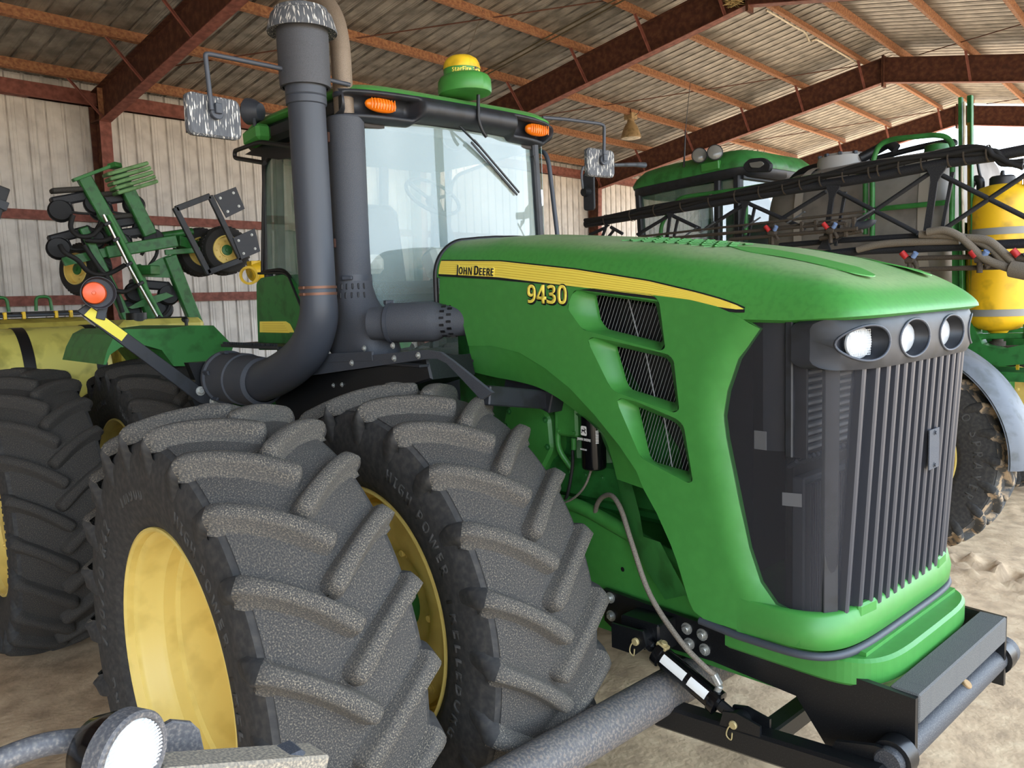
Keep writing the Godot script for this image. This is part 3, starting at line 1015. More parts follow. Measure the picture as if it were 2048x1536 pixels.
func build_hood(t: Node3D) -> void:
	var o := plan_outline()
	var s := mb()
	var dn := FastNoiseLite.new()
	dn.seed = 5
	dn.frequency = 2.5
	# dust lies where the hood faces up
	painting = true
	paint = func(v: Vector3) -> Color:
		var yt := table(v.x, TOP)
		var yb := table(v.x, SEAM)
		var k := smoothstep(0.70, 1.0, (v.y - yb) / maxf(yt - 0.02 - yb, 0.02))
		k = clampf(k * (0.75 + 0.5 * dn.get_noise_2d(v.x, v.z)), 0.0, 1.0) * 0.72
		return Color(0.060, 0.275, 0.050).lerp(Color(0.42, 0.47, 0.27), k)
	grp(s)
	var lev := [0.0, 0.004, 0.016, 0.035, 0.06, 0.09, 0.13, 0.18, 0.23, 0.29, 0.36, 0.5, 0.7, 1.0]
	for i in o.size() - 1:
		for j in lev.size() - 1:
			quad(s, shell_pt(o[i], lev[j]), shell_pt(o[i + 1], lev[j]), shell_pt(o[i + 1], lev[j + 1]), shell_pt(o[i], lev[j + 1]))
	grp(s)
	for i in o.size() - 1:
		var a := shell_pt(o[i], 0.0); var b := shell_pt(o[i + 1], 0.0)
		var c := Vector3(-0.3, 0.0, 0.0)
		var a2 := shell_pt(o[i], 0.05); var b2 := shell_pt(o[i + 1], 0.05)
		a2.y = a.y - 0.012; b2.y = b.y - 0.012
		quad(s, a2, b2, b, a)
	painting = false
	var hood := put("hood", s, mats.green_top if mats.has("green_top") else mats.green, t, "green engine hood with a dusty top")
	# rear gasket round the hood's end
	var gk := mb()
	var ring := []
	for j in range(13, -1, -1): ring.append(shell_pt(Vector2(-0.39, -HW), lev[j] if j < 14 else 1.0))
	ring.reverse()
	var ring2 := []
	for j in lev.size(): ring2.append(shell_pt(Vector2(-0.39, HW), lev[j]) + Vector3(-0.012, 0, 0))
	var ring3 := []
	for j in lev.size(): ring3.append(shell_pt(Vector2(-0.39, -HW), lev[j]) + Vector3(-0.012, 0, 0))
	ring3.reverse()
	ring2.append_array(ring3)
	ring2.push_front(Vector3(-0.402, 2.36, HW))
	tube(gk, ring2, 0.014, 8)
	put("gasket", gk, mats.black_plain, hood)
	# stripe and its dark edges, both sides
	for side: float in [1.0, -1.0]:
		var top := [Vector2(-0.37, 2.588), Vector2(0.1, 2.559), Vector2(0.6, 2.495), Vector2(1.01, 2.428), Vector2(1.25, 2.374), Vector2(1.36, 2.345), Vector2(1.44, 2.318), Vector2(1.452, 2.310)]
		var low := [Vector2(-0.37, 2.519), Vector2(0.1, 2.482), Vector2(0.6, 2.421), Vector2(1.01, 2.371), Vector2(1.25, 2.337), Vector2(1.36, 2.316), Vector2(1.44, 2.306), Vector2(1.452, 2.308)]
		var on_shell := func(x: float, y: float, lift: float) -> Vector3:
			var yb := table(x, SEAM)
			var yt := table(x, TOP) - 0.022
			var k := clampf((y - yb) / (yt - yb), 0.0, 1.0)
			var e := sqrt(1.0 - k * k)
			return Vector3(x, y, side * (HW - HW * 0.36 * (1.0 - e) + lift))
		var band := func(v0: float, v1: float, lift: float, x1: float) -> SurfaceTool:
			var st := mb()
			skin(st, func(u: float, v: float) -> Vector3:
				var x := lerpf(-0.372, x1, u)
				var a := table(x, top); var b := table(x, low)
				var vv := lerpf(v0, v1, v)
				return on_shell.call(x, lerpf(b, a, vv), lift), 60, 3, side < 0)
			return st
		var dec := put("stripe", band.call(0.0, 1.0, 0.0022, 1.452), mats.yellow_decal, hood, "yellow pinstriped decal along the hood")
		var lines := mb()
		for k in 6:
			var v := 0.14 + k * 0.15
			skin(lines, func(u: float, w: float) -> Vector3:
				var x := lerpf(-0.372, 1.40, u)
				return on_shell.call(x, lerpf(table(x, low), table(x, top), v + w * 0.045), 0.003), 50, 1, side < 0)
		put("pinstripe", lines, mats.yellow_stripe_dark, hood)
		var edge := mb()
		for q in [[top, 0.0, 0.006], [low, -0.012, 0.0]]:
			skin(edge, func(u: float, w: float) -> Vector3:
				var x := lerpf(-0.372, 1.458, u)
				return on_shell.call(x, table(x, q[0]) + lerpf(q[1], q[2], w), 0.0026), 50, 1, side < 0)
		put("stripe_edge", edge, mats.black_decal, hood)
		# maker's name
		var tx := mb()
		var word := [["J", 1.0], ["OHN", 0.8], [" ", 0.4], ["D", 1.0], ["EERE", 0.8]]
		var outline := mb()
		var cx := -0.225
		for w in word:
			if w[0] == " ":
				cx += 0.012
				continue
			for pass_no in 2:
				var m := text_mesh(w[0], 0.062 * w[1], 0.002, "Droid Sans", 700)
				var ab := m.get_aabb()
				var wd := ab.size.x
				var base := text_mesh("H", 0.062 * w[1], 0.002).get_aabb().position.y
				var mid := cx + wd * 0.5
				var p := Vector3(mid - side * ab.get_center().x, 2.513 - 0.078 * (mid + 0.225) - base, 0)
				p.z = on_shell.call(mid, p.y, 0.0062).z
				var bs := Basis(Vector3.BACK, -0.078)
				if side < 0: bs = Basis(Vector3.UP, PI) * Basis(Vector3.BACK, 0.078)
				bs = bs * Basis(Vector3.RIGHT, -0.06)
				if pass_no == 0: add_mesh(tx, m, Transform3D(bs, p))
				else:
					for dd in [Vector3(0.004, 0.004, -0.002), Vector3(-0.004, 0.004, -0.002), Vector3(0.004, -0.004, -0.002), Vector3(-0.004, -0.004, -0.002)]:
						add_mesh(outline, m, Transform3D(bs, p + Vector3(dd.x, dd.y, dd.z * side)))
				if pass_no == 1: cx += wd + 0.006
		put("maker_name", tx, mats.black_decal, hood, "black maker's name on the yellow stripe")
		put("maker_name_outline", outline, mats.yellow_decal, hood)
	# vent grid and the two inset panels on top
	for side: float in [1.0, -1.0]:
		var ins := mb()
		var pl: Array = rounded([Vector2(1.19, 0.30), Vector2(1.30, 0.19), Vector2(1.70, 0.21), Vector2(1.795, 0.255), Vector2(1.74, 0.34), Vector2(1.30, 0.37), Vector2(1.19, 0.30)], 0.05)
		var poly := PackedVector2Array()
		for q in pl: poly.append(Vector2(q.x, -q.y * side))
		var hf := func(p: Vector2) -> Vector3:
			var z := absf(p.y)
			return Vector3(p.x, table(p.x, TOP) - 0.022 * pow(z / 0.40, 2.0) + 0.0022 - 0.3 * pow(maxf(z - 0.385, 0.0), 1.5) , -p.y)
		holed(ins, poly, [], hf, 0.04, Vector3(0, -0.004, 0))
		put("hood_inset", ins, mats.green_dark2 if mats.has("green_dark2") else mats.green, hood, "smooth inset panel on the hood's top")
	var gr := mb()
	for i in 8:
		for j in 4:
			var x := 0.72 + i * 0.062 + (j % 2) * 0.03
			var z := 0.36 - j * 0.06
			var y := table(x, TOP) - 0.022 * pow(z / 0.40, 2.0)
			bar(gr, Vector3(x - 0.03, y + 0.002, z - 0.026), Vector3(x + 0.03, y + 0.002, z + 0.026), 0.010, 0.006)
			bar(gr, Vector3(x - 0.03, y + 0.002, z + 0.026), Vector3(x + 0.03, y + 0.002, z - 0.026), 0.010, 0.006)
	put("hood_vent", gr, mats.green, hood, "lattice vent moulded into the hood's top")
	# side panels
	for side: float in [1.0, -1.0]:
		side_panel(t, side)
	build_front(t)

func side_panel(t: Node3D, side: float) -> void:
	var out: Array = [Vector2(-0.359, 2.498), Vector2(0.066, 2.471), Vector2(0.735, 2.406), Vector2(1.025, 2.373), Vector2(1.219, 2.348), Vector2(1.338, 2.321), Vector2(1.434, 2.283), Vector2(1.503, 2.235), Vector2(1.416, 2.121), Vector2(1.368, 1.996), Vector2(1.350, 1.898), Vector2(1.362, 1.812), Vector2(1.392, 1.680), Vector2(1.455, 1.399), Vector2(1.503, 1.274), Vector2(1.565, 1.205), Vector2(1.659, 1.185), Vector2(1.678, 1.184), Vector2(1.680, 1.087), Vector2(1.475, 1.077), Vector2(1.343, 1.073), Vector2(1.269, 1.075), Vector2(1.222, 1.095), Vector2(1.198, 1.135), Vector2(1.141, 1.290), Vector2(1.112, 1.352), Vector2(1.048, 1.464), Vector2(0.977, 1.562), Vector2(0.942, 1.632), Vector2(0.849, 1.733), Vector2(0.712, 1.854), Vector2(0.568, 1.963), Vector2(0.408, 2.050), Vector2(0.237, 2.118), Vector2(0.041, 2.145), Vector2(-0.144, 2.141), Vector2(-0.178, 2.249), Vector2(-0.222, 2.332), Vector2(-0.373, 2.366)]
	var outline := PackedVector2Array(out)
	var holes := []
	var hole_px: Array = [[Vector2(0.679, 2.381), Vector2(1.004, 2.352), Vector2(1.022, 2.327), Vector2(1.057, 2.171), Vector2(0.738, 2.229), Vector2(0.702, 2.270)], [Vector2(0.790, 2.158), Vector2(1.068, 2.114), Vector2(1.090, 2.095), Vector2(1.117, 1.924), Vector2(0.866, 1.970), Vector2(0.845, 1.995)], [Vector2(0.903, 1.904), Vector2(1.109, 1.851), Vector2(1.138, 1.827), Vector2(1.179, 1.647), Vector2(0.983, 1.667), Vector2(0.962, 1.688)]]
	var scoop_px: Array = [[Vector2(0.563, 2.327), Vector2(0.608, 2.403), Vector2(0.718, 2.409), Vector2(1.045, 2.372), Vector2(1.075, 2.343), Vector2(1.101, 2.157), Vector2(1.076, 2.146), Vector2(0.723, 2.216), Vector2(0.656, 2.228)], [Vector2(0.681, 2.182), Vector2(0.711, 2.198), Vector2(0.833, 2.181), Vector2(1.115, 2.133), Vector2(1.142, 2.110), Vector2(1.165, 1.913), Vector2(1.141, 1.898), Vector2(0.838, 1.962), Vector2(0.808, 1.980)], [Vector2(0.840, 1.923), Vector2(0.865, 1.940), Vector2(0.946, 1.931), Vector2(1.153, 1.875), Vector2(1.186, 1.850), Vector2(1.226, 1.630), Vector2(1.200, 1.620), Vector2(0.998, 1.682), Vector2(0.964, 1.697)]]
	for q in scoop_px: holes.append(round_poly(q, 0.02))
	var s := mb()
	var f := side_f(side)
	var back := Vector3(0, 0, -0.02 * side)
	if side > 0: holed(s, outline, holes, f, 0.045, back)
	else:
		# the left side is mirrored: turn the sheet over
		var m_out := PackedVector2Array()
		for p in outline: m_out.append(Vector2(-p.x, p.y))
		var m_holes := []
		for h in holes:
			var mh := PackedVector2Array()
			for p in h: mh.append(Vector2(-p.x, p.y))
			m_holes.append(mh)
		holed(s, m_out, m_holes, func(p: Vector2) -> Vector3: return Vector3(-p.x, p.y, -(HW + 0.004)), 0.12, back)
	# scoops: from each big opening back to the vent itself
	for k in 3:
		var a: Array = scoop_px[k]; var b: Array = hole_px[k]
		var n := 36
		var ra := ring_of(round_poly(a, 0.02), n); var rb := ring_of(round_poly(b, 0.012), n)
		grp(s)
		for i in n:
			var j := (i + 1) % n
			var p := Vector3(ra[i].x, ra[i].y, (HW + 0.004) * side); var q := Vector3(ra[j].x, ra[j].y, (HW + 0.004) * side)
			var u := Vector3(rb[j].x, rb[j].y, (HW - 0.045) * side); var v := Vector3(rb[i].x, rb[i].y, (HW - 0.045) * side)
			if side > 0: quad(s, p, q, u, v)
			else: quad(s, q, p, v, u)
			var u2 := u + Vector3(0, 0, -0.02 * side); var v2 := v + Vector3(0, 0, -0.02 * side)
			if side > 0: quad(s, v, u, u2, v2)
			else: quad(s, u, v, v2, u2)
	# flange that turns in along the wheel arch
	var crease: Array = [Vector3(-0.142, 2.141, 0.622), Vector3(0.043, 2.145, 0.622), Vector3(0.239, 2.118, 0.622), Vector3(0.410, 2.050, 0.622), Vector3(0.570, 1.963, 0.622), Vector3(0.714, 1.854, 0.622), Vector3(0.850, 1.733, 0.622), Vector3(0.943, 1.632, 0.622), Vector3(0.979, 1.562, 0.622)]
	var lower: Array = [Vector3(-0.183, 2.001, 0.575), Vector3(-0.001, 1.981, 0.575), Vector3(0.156, 1.969, 0.575), Vector3(0.307, 1.948, 0.575), Vector3(0.439, 1.906, 0.575), Vector3(0.580, 1.839, 0.575), Vector3(0.711, 1.767, 0.575), Vector3(0.769, 1.645, 0.575), Vector3(0.792, 1.567, 0.575)]
	var arr := [smooth(crease, 4), smooth(lower, 4)]
	grp(s)
	for i in arr[0].size() - 1:
		var v := [arr[0][i], arr[1][i], arr[1][i + 1], arr[0][i + 1]]
		for k in 4: v[k].z *= side
		if side > 0: quad(s, v[0], v[1], v[2], v[3])
		else: quad(s, v[3], v[2], v[1], v[0])
	var o := put("side_panel", s, mats.green, t, "green %s side panel with three slanted vents" % ("right" if side > 0 else "left"))
	# liner below the arch
	var ln := mb()
	var c2: Array = [Vector3(0.590, 1.848, 0.585), Vector3(0.720, 1.778, 0.585), Vector3(0.818, 1.693, 0.585), Vector3(0.851, 1.640, 0.585), Vector3(0.895, 1.527, 0.585), Vector3(0.925, 1.433, 0.585), Vector3(0.942, 1.339, 0.585), Vector3(1.030, 1.333, 0.585), Vector3(1.166, 1.138, 0.585)]
	var l2: Array = [Vector3(0.479, 1.824, 0.500), Vector3(0.633, 1.744, 0.500), Vector3(0.704, 1.620, 0.500), Vector3(0.731, 1.538, 0.500), Vector3(0.755, 1.440, 0.500), Vector3(0.773, 1.334, 0.500), Vector3(0.786, 1.293, 0.500), Vector3(0.803, 1.254, 0.500), Vector3(0.987, 1.045, 0.500)]
	grp(ln)
	for i in c2.size() - 1:
		var v := [c2[i], l2[i], l2[i + 1], c2[i + 1]]
		for k in 4: v[k].z *= side
		if side > 0: quad(ln, v[0], v[1], v[2], v[3])
		else: quad(ln, v[3], v[2], v[1], v[0])
	put("arch_liner", ln, mats.green_mid, o)
	# wire screens behind the vents
	for k in 3:
		var sc := mb()
		var hp: Array = hole_px[k]
		var lo: Vector2 = hp[0]; var hi: Vector2 = hp[0]
		for p in hp: lo = lo.min(p); hi = hi.max(p)
		for i in 30:
			var x := lo.x - 0.10 + (hi.x - lo.x + 0.20) * i / 29.0
			tube(sc, [Vector3(x + 0.05, hi.y + 0.01, (HW - 0.072) * side), Vector3(x - 0.05, lo.y - 0.01, (HW - 0.072) * side)], 0.0011, 4, false)
		tube(sc, [Vector3(lerpf(lo.x, hi.x, 0.45), hi.y, (HW - 0.07) * side), Vector3(lerpf(lo.x, hi.x, 0.62), lo.y, (HW - 0.07) * side)], 0.003, 5, false)
		put("vent_screen", sc, mats.grey_wire if mats.has("grey_wire") else mats.grey_fin, o)
	# number
	var nm := text_mesh("9430", 0.118, 0.002, "Droid Sans", 800)
	for pass_no in 2:
		var st := mb()
		var at := Vector3(0.437, 2.388, (HW + 0.0055) * side)
		if pass_no == 0: at += Vector3(0.008 * side, -0.008, -0.001 * side)
		var bs := Basis(Vector3.BACK, -0.045 * side).scaled_local(Vector3(1.02, 1, 1))
		if side < 0: bs = Basis(Vector3.UP, PI) * bs
		add_mesh(st, nm, Transform3D(bs, at))
		if pass_no == 0:
			add_mesh(st, nm, Transform3D(bs, at + Vector3(-0.011, 0.004, 0)))
			add_mesh(st, nm, Transform3D(bs, at + Vector3(-0.006, 0.013, 0)))
		put("model_number" if pass_no else "model_number_shadow", st, mats.yellow_decal if pass_no else mats.black_decal, o)

func ring_of(p: PackedVector2Array, n: int) -> Array:
	# n points evenly along a closed polygon, starting at its leftmost-top corner
	var best := 0
	for i in p.size():
		if p[i].x * 1.0 - p[i].y * 0.6 < p[best].x * 1.0 - p[best].y * 0.6: best = i
	var q := PackedVector2Array()
	for i in p.size(): q.append(p[(i + best) % p.size()])
	var ar := 0.0
	for i in q.size(): ar += q[i].cross(q[(i + 1) % q.size()])
	if ar < 0:
		var r := PackedVector2Array([q[0]])
		for i in range(q.size() - 1, 0, -1): r.append(q[i])
		q = r
	var total := 0.0
	for i in q.size(): total += q[i].distance_to(q[(i + 1) % q.size()])
	var out := []
	var seg := 0
	var done := 0.0
	for k in n:
		var want := total * k / n
		while done + q[seg % q.size()].distance_to(q[(seg + 1) % q.size()]) < want:
			done += q[seg % q.size()].distance_to(q[(seg + 1) % q.size()])
			seg += 1
		var a := q[seg % q.size()]; var b := q[(seg + 1) % q.size()]
		out.append(a.lerp(b, clampf((want - done) / maxf(a.distance_to(b), 1e-6), 0, 1)))
	return out

func build_front(t: Node3D) -> void:
	# lamp bar: a curved housing with four deep openings
	var lb := root_of("lamp_bar", t)
	var px := func(z: float, o: float) -> float: return plan_x(z) + o
	var y0 := 2.092; var y1 := 2.272
	var outl := round_poly([Vector2(-0.613, y0), Vector2(0.613, y0), Vector2(0.613, y1), Vector2(-0.613, y1)], 0.035, 4)
	var dense := PackedVector2Array()
	for i in outl.size():
		var a := outl[i]; var b := outl[(i + 1) % outl.size()]
		var m := int(ceil(a.distance_to(b) / 0.03))
		for k in m: dense.append(a.lerp(b, float(k) / m))
	var lamps := [[0.487, 0.100, 0.060], [0.182, 0.128, 0.068], [-0.182, 0.128, 0.068], [-0.487, 0.100, 0.060]]
	var holes := []
	for l in lamps:
		var h := PackedVector2Array()
		for k in 36: h.append(Vector2(-l[0] + cos(TAU * k / 36) * l[1], 2.183 + sin(TAU * k / 36) * l[2]))
		holes.append(h)
	var face := func(p: Vector2) -> Vector3:
		var dy := absf(p.y - (y0 + y1) * 0.5) / ((y1 - y0) * 0.5)
		return Vector3(px.call(p.x, 0.022 - 0.016 * pow(dy, 6.0)), p.y, -p.x)
	var s := mb()
	holed(s, dense, holes, face, 0.035, Vector3(-0.07, 0, 0))
	put("housing", s, mats.charcoal_dark, lb)
	for l in lamps:
		var rc := mb()
		grp(rc)
		var z: float = l[0]
		var back_x := 1.815 if absf(z) < 0.3 else 1.785
		var wide := 1.65 if absf(z) < 0.3 else 1.35
		for k in 36:
			var a := TAU * k / 36; var b := TAU * (k + 1) / 36
			var p0: Vector3 = face.call(Vector2(-z + cos(a) * l[1], 2.183 + sin(a) * l[2])); var p1: Vector3 = face.call(Vector2(-z + cos(b) * l[1], 2.183 + sin(b) * l[2]))
			var c := Vector3(back_x, 2.183, z * 0.985)
			var q0 := c + Vector3(0, sin(a) * 0.056, -cos(a) * 0.056 * wide); var q1 := c + Vector3(0, sin(b) * 0.056, -cos(b) * 0.056 * wide)
			quad(rc, p0, p1, q1, q0)
			tri(rc, q0, q1, c + Vector3(-0.02, 0, 0))
		put("lamp_recess", rc, mats.charcoal_dark, lb)
		var ring := mb()
		var rp := []
		for k in 37:
			var a := TAU * k / 36
			rp.append(face.call(Vector2(-z + cos(a) * l[1] * 1.02, 2.183 + sin(a) * l[2] * 1.02)) + Vector3(0.001, 0, 0))
		tube(ring, rp, 0.005, 6, false)
		put("lamp_rim", ring, mats.charcoal, lb)
		var hl := lb
		var xf := axis_xf(Vector3(back_x + 0.012, 2.183, z * 0.985), Vector3(1, 0, 0.0 if absf(z) < 0.3 else 0.2 * signf(z)))
		xf.basis = Basis.from_scale(Vector3(1, 1, wide)) * xf.basis
		var rf := mb()
		lathe(rf, [Vector2(0.054, 0.022), Vector2(0.045, 0.0), Vector2(0.02, -0.012), Vector2(0, -0.012)], xf, 28)
		put("lamp_reflector", rf, mats.reflector, hl)
		var ls := mb()
		lathe(ls, [Vector2(0.056, 0.018), Vector2(0.055, 0.026), Vector2(0.035, 0.034), Vector2(0.0, 0.038)], xf, 28)
		put("lamp_lens", ls, mats.lens, hl)
		if absf(z) > 0.3:
			var rb := mb()
			for k in range(-5, 6):
				bar(rb, xf * Vector3(k * 0.0088, 0.036 - absf(k) * 0.0012, -0.045), xf * Vector3(k * 0.0088, 0.036 - absf(k) * 0.0012, 0.045), 0.002, 0.002)
				bar(rb, xf * Vector3(-0.045, 0.036 - absf(k) * 0.0012, k * 0.0088), xf * Vector3(0.045, 0.036 - absf(k) * 0.0012, k * 0.0088), 0.002, 0.002)
			put("lens_ribs", rb, mats.lens, hl)
	# grille: see-through screen round the corner, upright slats in front
	var g := root_of("grille", t)
	var gx := func(z: float, y: float, o: float) -> float: return plan_x(z, 0.03) + o - 0.055 * clampf((2.1 - y) / 0.9, 0.0, 1.0)
	var scr := mb()
	skin(scr, func(u: float, v: float) -> Vector3:
		var y := lerpf(1.17, 2.262, v)
		var c := (u - 0.5) * 2.0
		if absf(c) > 0.5:
			return Vector3(lerpf(1.42, 1.28, (absf(c) - 0.5) * 2.0), y, signf(-c) * (HW - 0.028)) + Vector3(0, 0, 0)
		var a := -c * 2.0 * PI * 0.5
		var z := (HW - 0.03) * signf(a) * pow(absf(sin(a)), 0.333)
		var x := 1.45 + 0.385 * pow(absf(cos(a)), 0.333)
		return Vector3(x - 0.055 * clampf((2.1 - y) / 0.9, 0.0, 1.0) * clampf((x - 1.45) / 0.3, 0.0, 1.0), y, z), 96, 10)
	put("screen", scr, mats.mesh_screen, g, "fine dark see-through screen")
	for k in 15:
		var z := 0.475 - k * 0.0695
		var sl := mb()
		bar(sl, Vector3(gx.call(z, 1.18, 0.01), 1.18, z), Vector3(gx.call(z, 2.1, 0.01), 2.1, z), 0.026, 0.045, Vector3.RIGHT, 0.006)
		put("slat", sl, mats.slat_grey, g)
	var pan := mb()
	box(pan, Vector3(gx.call(0.53, 1.64, -0.01), 1.64, 0.52), Vector3(0.02, 0.93, 0.06), Basis(Vector3.UP, -0.55))
	put("grille_post", pan, mats.charcoal_dark, g)
	var plate := mb()
	box(plate, Vector3(gx.call(-0.10, 1.72, 0.045), 1.725, -0.10), Vector3(0.006, 0.16, 0.10))
	bolt(plate, Vector3(gx.call(-0.10, 1.72, 0.048), 1.79, -0.10), Vector3.RIGHT, 0.007)
	bolt(plate, Vector3(gx.call(-0.10, 1.72, 0.048), 1.66, -0.10), Vector3.RIGHT, 0.007)
	put("badge_plate", plate, mats.charcoal_dusty, g, "small worn metal plate screwed to the slats")
	# coolers behind the screen
	var co := root_of("cooler", t)
	var fins := mb()
	for k in 17: box(fins, Vector3(1.655, 1.80 + k * 0.0275, 0.36), Vector3(0.03, 0.012, 0.40), Basis.IDENTITY, 0.003)
	put("condenser_fins", fins, mats.grey_fin, co)
	var cb := mb()
	box(cb, Vector3(1.62, 2.02, 0.35), Vector3(0.03, 0.5, 0.50))
	box(cb, Vector3(1.655, 2.02, 0.593 - 0.02), Vector3(0.05, 0.5, 0.012))
	put("condenser_core", cb, mats.charcoal_dark, co)
	var dk := mb()
	skin(dk, func(u: float, v: float) -> Vector3:
		var a := lerpf(-0.2, PI * 0.5, u)
		return Vector3(1.50 + 0.12 * cos(a), lerpf(1.78, 2.26, v), 0.455 + 0.11 * sin(a)), 12, 1, true)
	put("cooler_side", dk, mats.charcoal, co)
	var oc := mb()
	for k in 26: box(oc, Vector3(1.645, 1.38, 0.06 + k * 0.0175), Vector3(0.02, 0.56, 0.006), Basis.IDENTITY, 0.0)
	box(oc, Vector3(1.61, 1.38, 0.28), Vector3(0.05, 0.60, 0.46))
	put("oil_cooler", oc, mats.charcoal, co)
	var cl := mb()
	for k in 13:
		for j in 2: rod(cl, Vector3(1.56 + j * 0.05, 1.71 + j * 0.025, 0.08 + k * 0.034), Vector3(1.60 + j * 0.05, 1.74 + j * 0.025, 0.09 + k * 0.034), 0.010, 8)
	put("coil_ends", cl, mats.charcoal, co, "", "stuff")
	var tg := mb()
	box(tg, Vector3(1.50, 1.82, 0.585), Vector3(0.05, 0.07, 0.004))
	box(tg, Vector3(1.60, 1.60, 0.535), Vector3(0.07, 0.05, 0.004), Basis(Vector3.UP, 0.3))
	put("cooler_tags", tg, mats.grey_fin, co, "", "stuff")
	var rd := mb()
	for k in 26: box(rd, Vector3(1.60, 1.18 + k * 0.02, -0.27), Vector3(0.03, 0.005, 0.62), Basis.IDENTITY, 0.0)
	for k in 30: box(rd, Vector3(1.595, 1.65, -0.58 + k * 0.02), Vector3(0.02, 1.0, 0.004), Basis.IDENTITY, 0.0)
	put("radiator_grid", rd, mats.grey_fin, co, "", "stuff")
	var rc2 := mb()
	box(rc2, Vector3(1.55, 1.65, -0.06), Vector3(0.04, 1.06, 1.04))
	put("radiator_core", rc2, mats.black_plain, co)
	var hs := mb()
	for k in 2:
		tube(hs, smooth([Vector3(1.74, 1.98, -0.06 - k * 0.05), Vector3(1.73, 1.8, -0.04 - k * 0.05), Vector3(1.71, 1.5, -0.02 - k * 0.05), Vector3(1.69, 1.2, 0.0 - k * 0.04)], 5), 0.011, 8)
	put("cooler_hose", hs, mats.yellow_stripe_dark, co)
	# skirt below the grille
	var sk := root_of("skirt", t)
	var ss := mb()
	var ring := []
	for i in range(0, 97):
		var a := PI * i / 96.0
		ring.append(Vector2(1.42 + 0.39 * pow(absf(sin(a)), 0.38), (HW + 0.004) * signf(cos(a)) * pow(absf(cos(a)), 0.36)))
	var prof := [Vector2(-0.04, 1.205), Vector2(-0.012, 1.205), Vector2(0.0, 1.195), Vector2(0.018, 1.13), Vector2(0.012, 1.078), Vector2(-0.02, 1.066)]
	grp(ss)
	for i in ring.size() - 1:
		for j in prof.size() - 1:
			var f := func(k: int, q: Vector2) -> Vector3:
				var d: Vector2 = (ring[k] - Vector2(1.3, 0)).normalized()
				var e := clampf((ring[k].x - 1.42) / 0.3, 0.0, 1.0)
				return Vector3(ring[k].x + d.x * q.x * e, q.y - 0.0 , ring[k].y + d.y * q.x * e)
			quad(ss, f.call(i, prof[j]), f.call(i, prof[j + 1]), f.call(i + 1, prof[j + 1]), f.call(i + 1, prof[j]))
	put("skirt_panel", ss, mats.green, sk)
	var tb := mb()
	for k: float in [0.36, -0.36]:
		tb = mb()
		box(tb, Vector3(plan_x(k) - 0.065, 1.19, k), Vector3(0.03, 0.05, 0.12), Basis(Vector3.UP, -0.1 * signf(k)), 0.008)
		put("skirt_tab", tb, mats.green, sk)
	var trim := mb()
	var tp := []
	for q in ring: tp.append(Vector3(q.x + 0.004, 1.052, q.y))
	tp.push_front(Vector3(1.25, 1.062, HW)); tp.append(Vector3(1.25, 1.062, -HW))
	tube(trim, tp, 0.016, 8)
	put("trim_strip", trim, mats.charcoal, sk)
	var fw := mb()
	var wp := PackedVector2Array()
	for i in range(0, 33):
		var a := PI * i / 32.0
		wp.append(Vector2(1.62 + 0.30 * pow(absf(sin(a)), 0.6), 0.52 * signf(cos(a)) * pow(absf(cos(a)), 0.4)))
	wp.append(Vector2(1.3, -0.52)); wp.append(Vector2(1.3, 0.52))
	ext(fw, wp, Transform3D(Basis(Vector3(1, 0, 0), Vector3(0, 0, 1), Vector3(0, -1, 0)), Vector3(0, 1.035, 0)), 0.105, 0.012)
	put("front_weight", fw, mats.green, sk, "rounded green casting below the skirt")
	build_front2(t)



func build_tractor() -> void:
	var t := root_of("tractor")
	tag(t, "big green articulated tractor with dual lugged tyres, black air intake and glass cab", "tractor")
	for q in [["front_wheel", Vector3(0, TY, 2.0034), 23.9, 31.5, true, true], ["front_wheel", Vector3(0, TY, 1.137), 22.5, 30.3, false, true], ["rear_wheel", Vector3(REAR, TY, 2.0034), 20.0, 28.0, false, true], ["rear_wheel", Vector3(REAR, TY, 1.137), 24.0, 32.0, false, true]]:
		wheel(t, q[0], q[1], q[2], q[3], q[4], q[5], mats.tyre if q[0] == "front_wheel" else mats.tyre_rear)
	for q in [["front_wheel", Vector3(0, TY, -2.0034), 23.9, 31.5, true], ["front_wheel", Vector3(0, TY, -1.137), 22.5, 30.3, false], ["rear_wheel", Vector3(REAR, TY, -2.0034), 20.0, 28.0, false], ["rear_wheel", Vector3(REAR, TY, -1.137), 24.0, 32.0, false]]:
		wheel(t, q[0], q[1], q[2], q[3], q[4], false, mats.tyre if q[0] == "front_wheel" else mats.tyre_rear, 0.0, false)
	build_hood(t)

# ---------------------------------------------------------------- chassis, engine, bumper
func deer(s: SurfaceTool, xf: Transform3D, size: float) -> void:
	# a leaping deer, joined from a few shapes; local xy, about one unit wide
	for poly in [[Vector2(-0.38, 0.05), Vector2(-0.1, -0.02), Vector2(0.15, -0.05), Vector2(0.3, 0.1), Vector2(0.36, 0.26), Vector2(0.28, 0.3), Vector2(0.16, 0.14), Vector2(-0.1, 0.16), Vector2(-0.36, 0.16)], [Vector2(-0.38, 0.14), Vector2(-0.3, -0.05), Vector2(-0.48, -0.3), Vector2(-0.4, -0.32), Vector2(-0.16, -0.02)], [Vector2(0.1, 0.0), Vector2(0.3, -0.08), Vector2(0.42, -0.32), Vector2(0.34, -0.34), Vector2(0.2, -0.16), Vector2(0.0, -0.02)], [Vector2(0.28, 0.28), Vector2(0.1, 0.34), Vector2(0.02, 0.46), Vector2(0.1, 0.46), Vector2(0.16, 0.39), Vector2(0.36, 0.3)], [Vector2(0.34, 0.26), Vector2(0.48, 0.2), Vector2(0.46, 0.14), Vector2(0.32, 0.18)]]:
		var p := PackedVector2Array()
		for v in poly: p.append(v * size)
		ext(s, p, xf, 0.001)

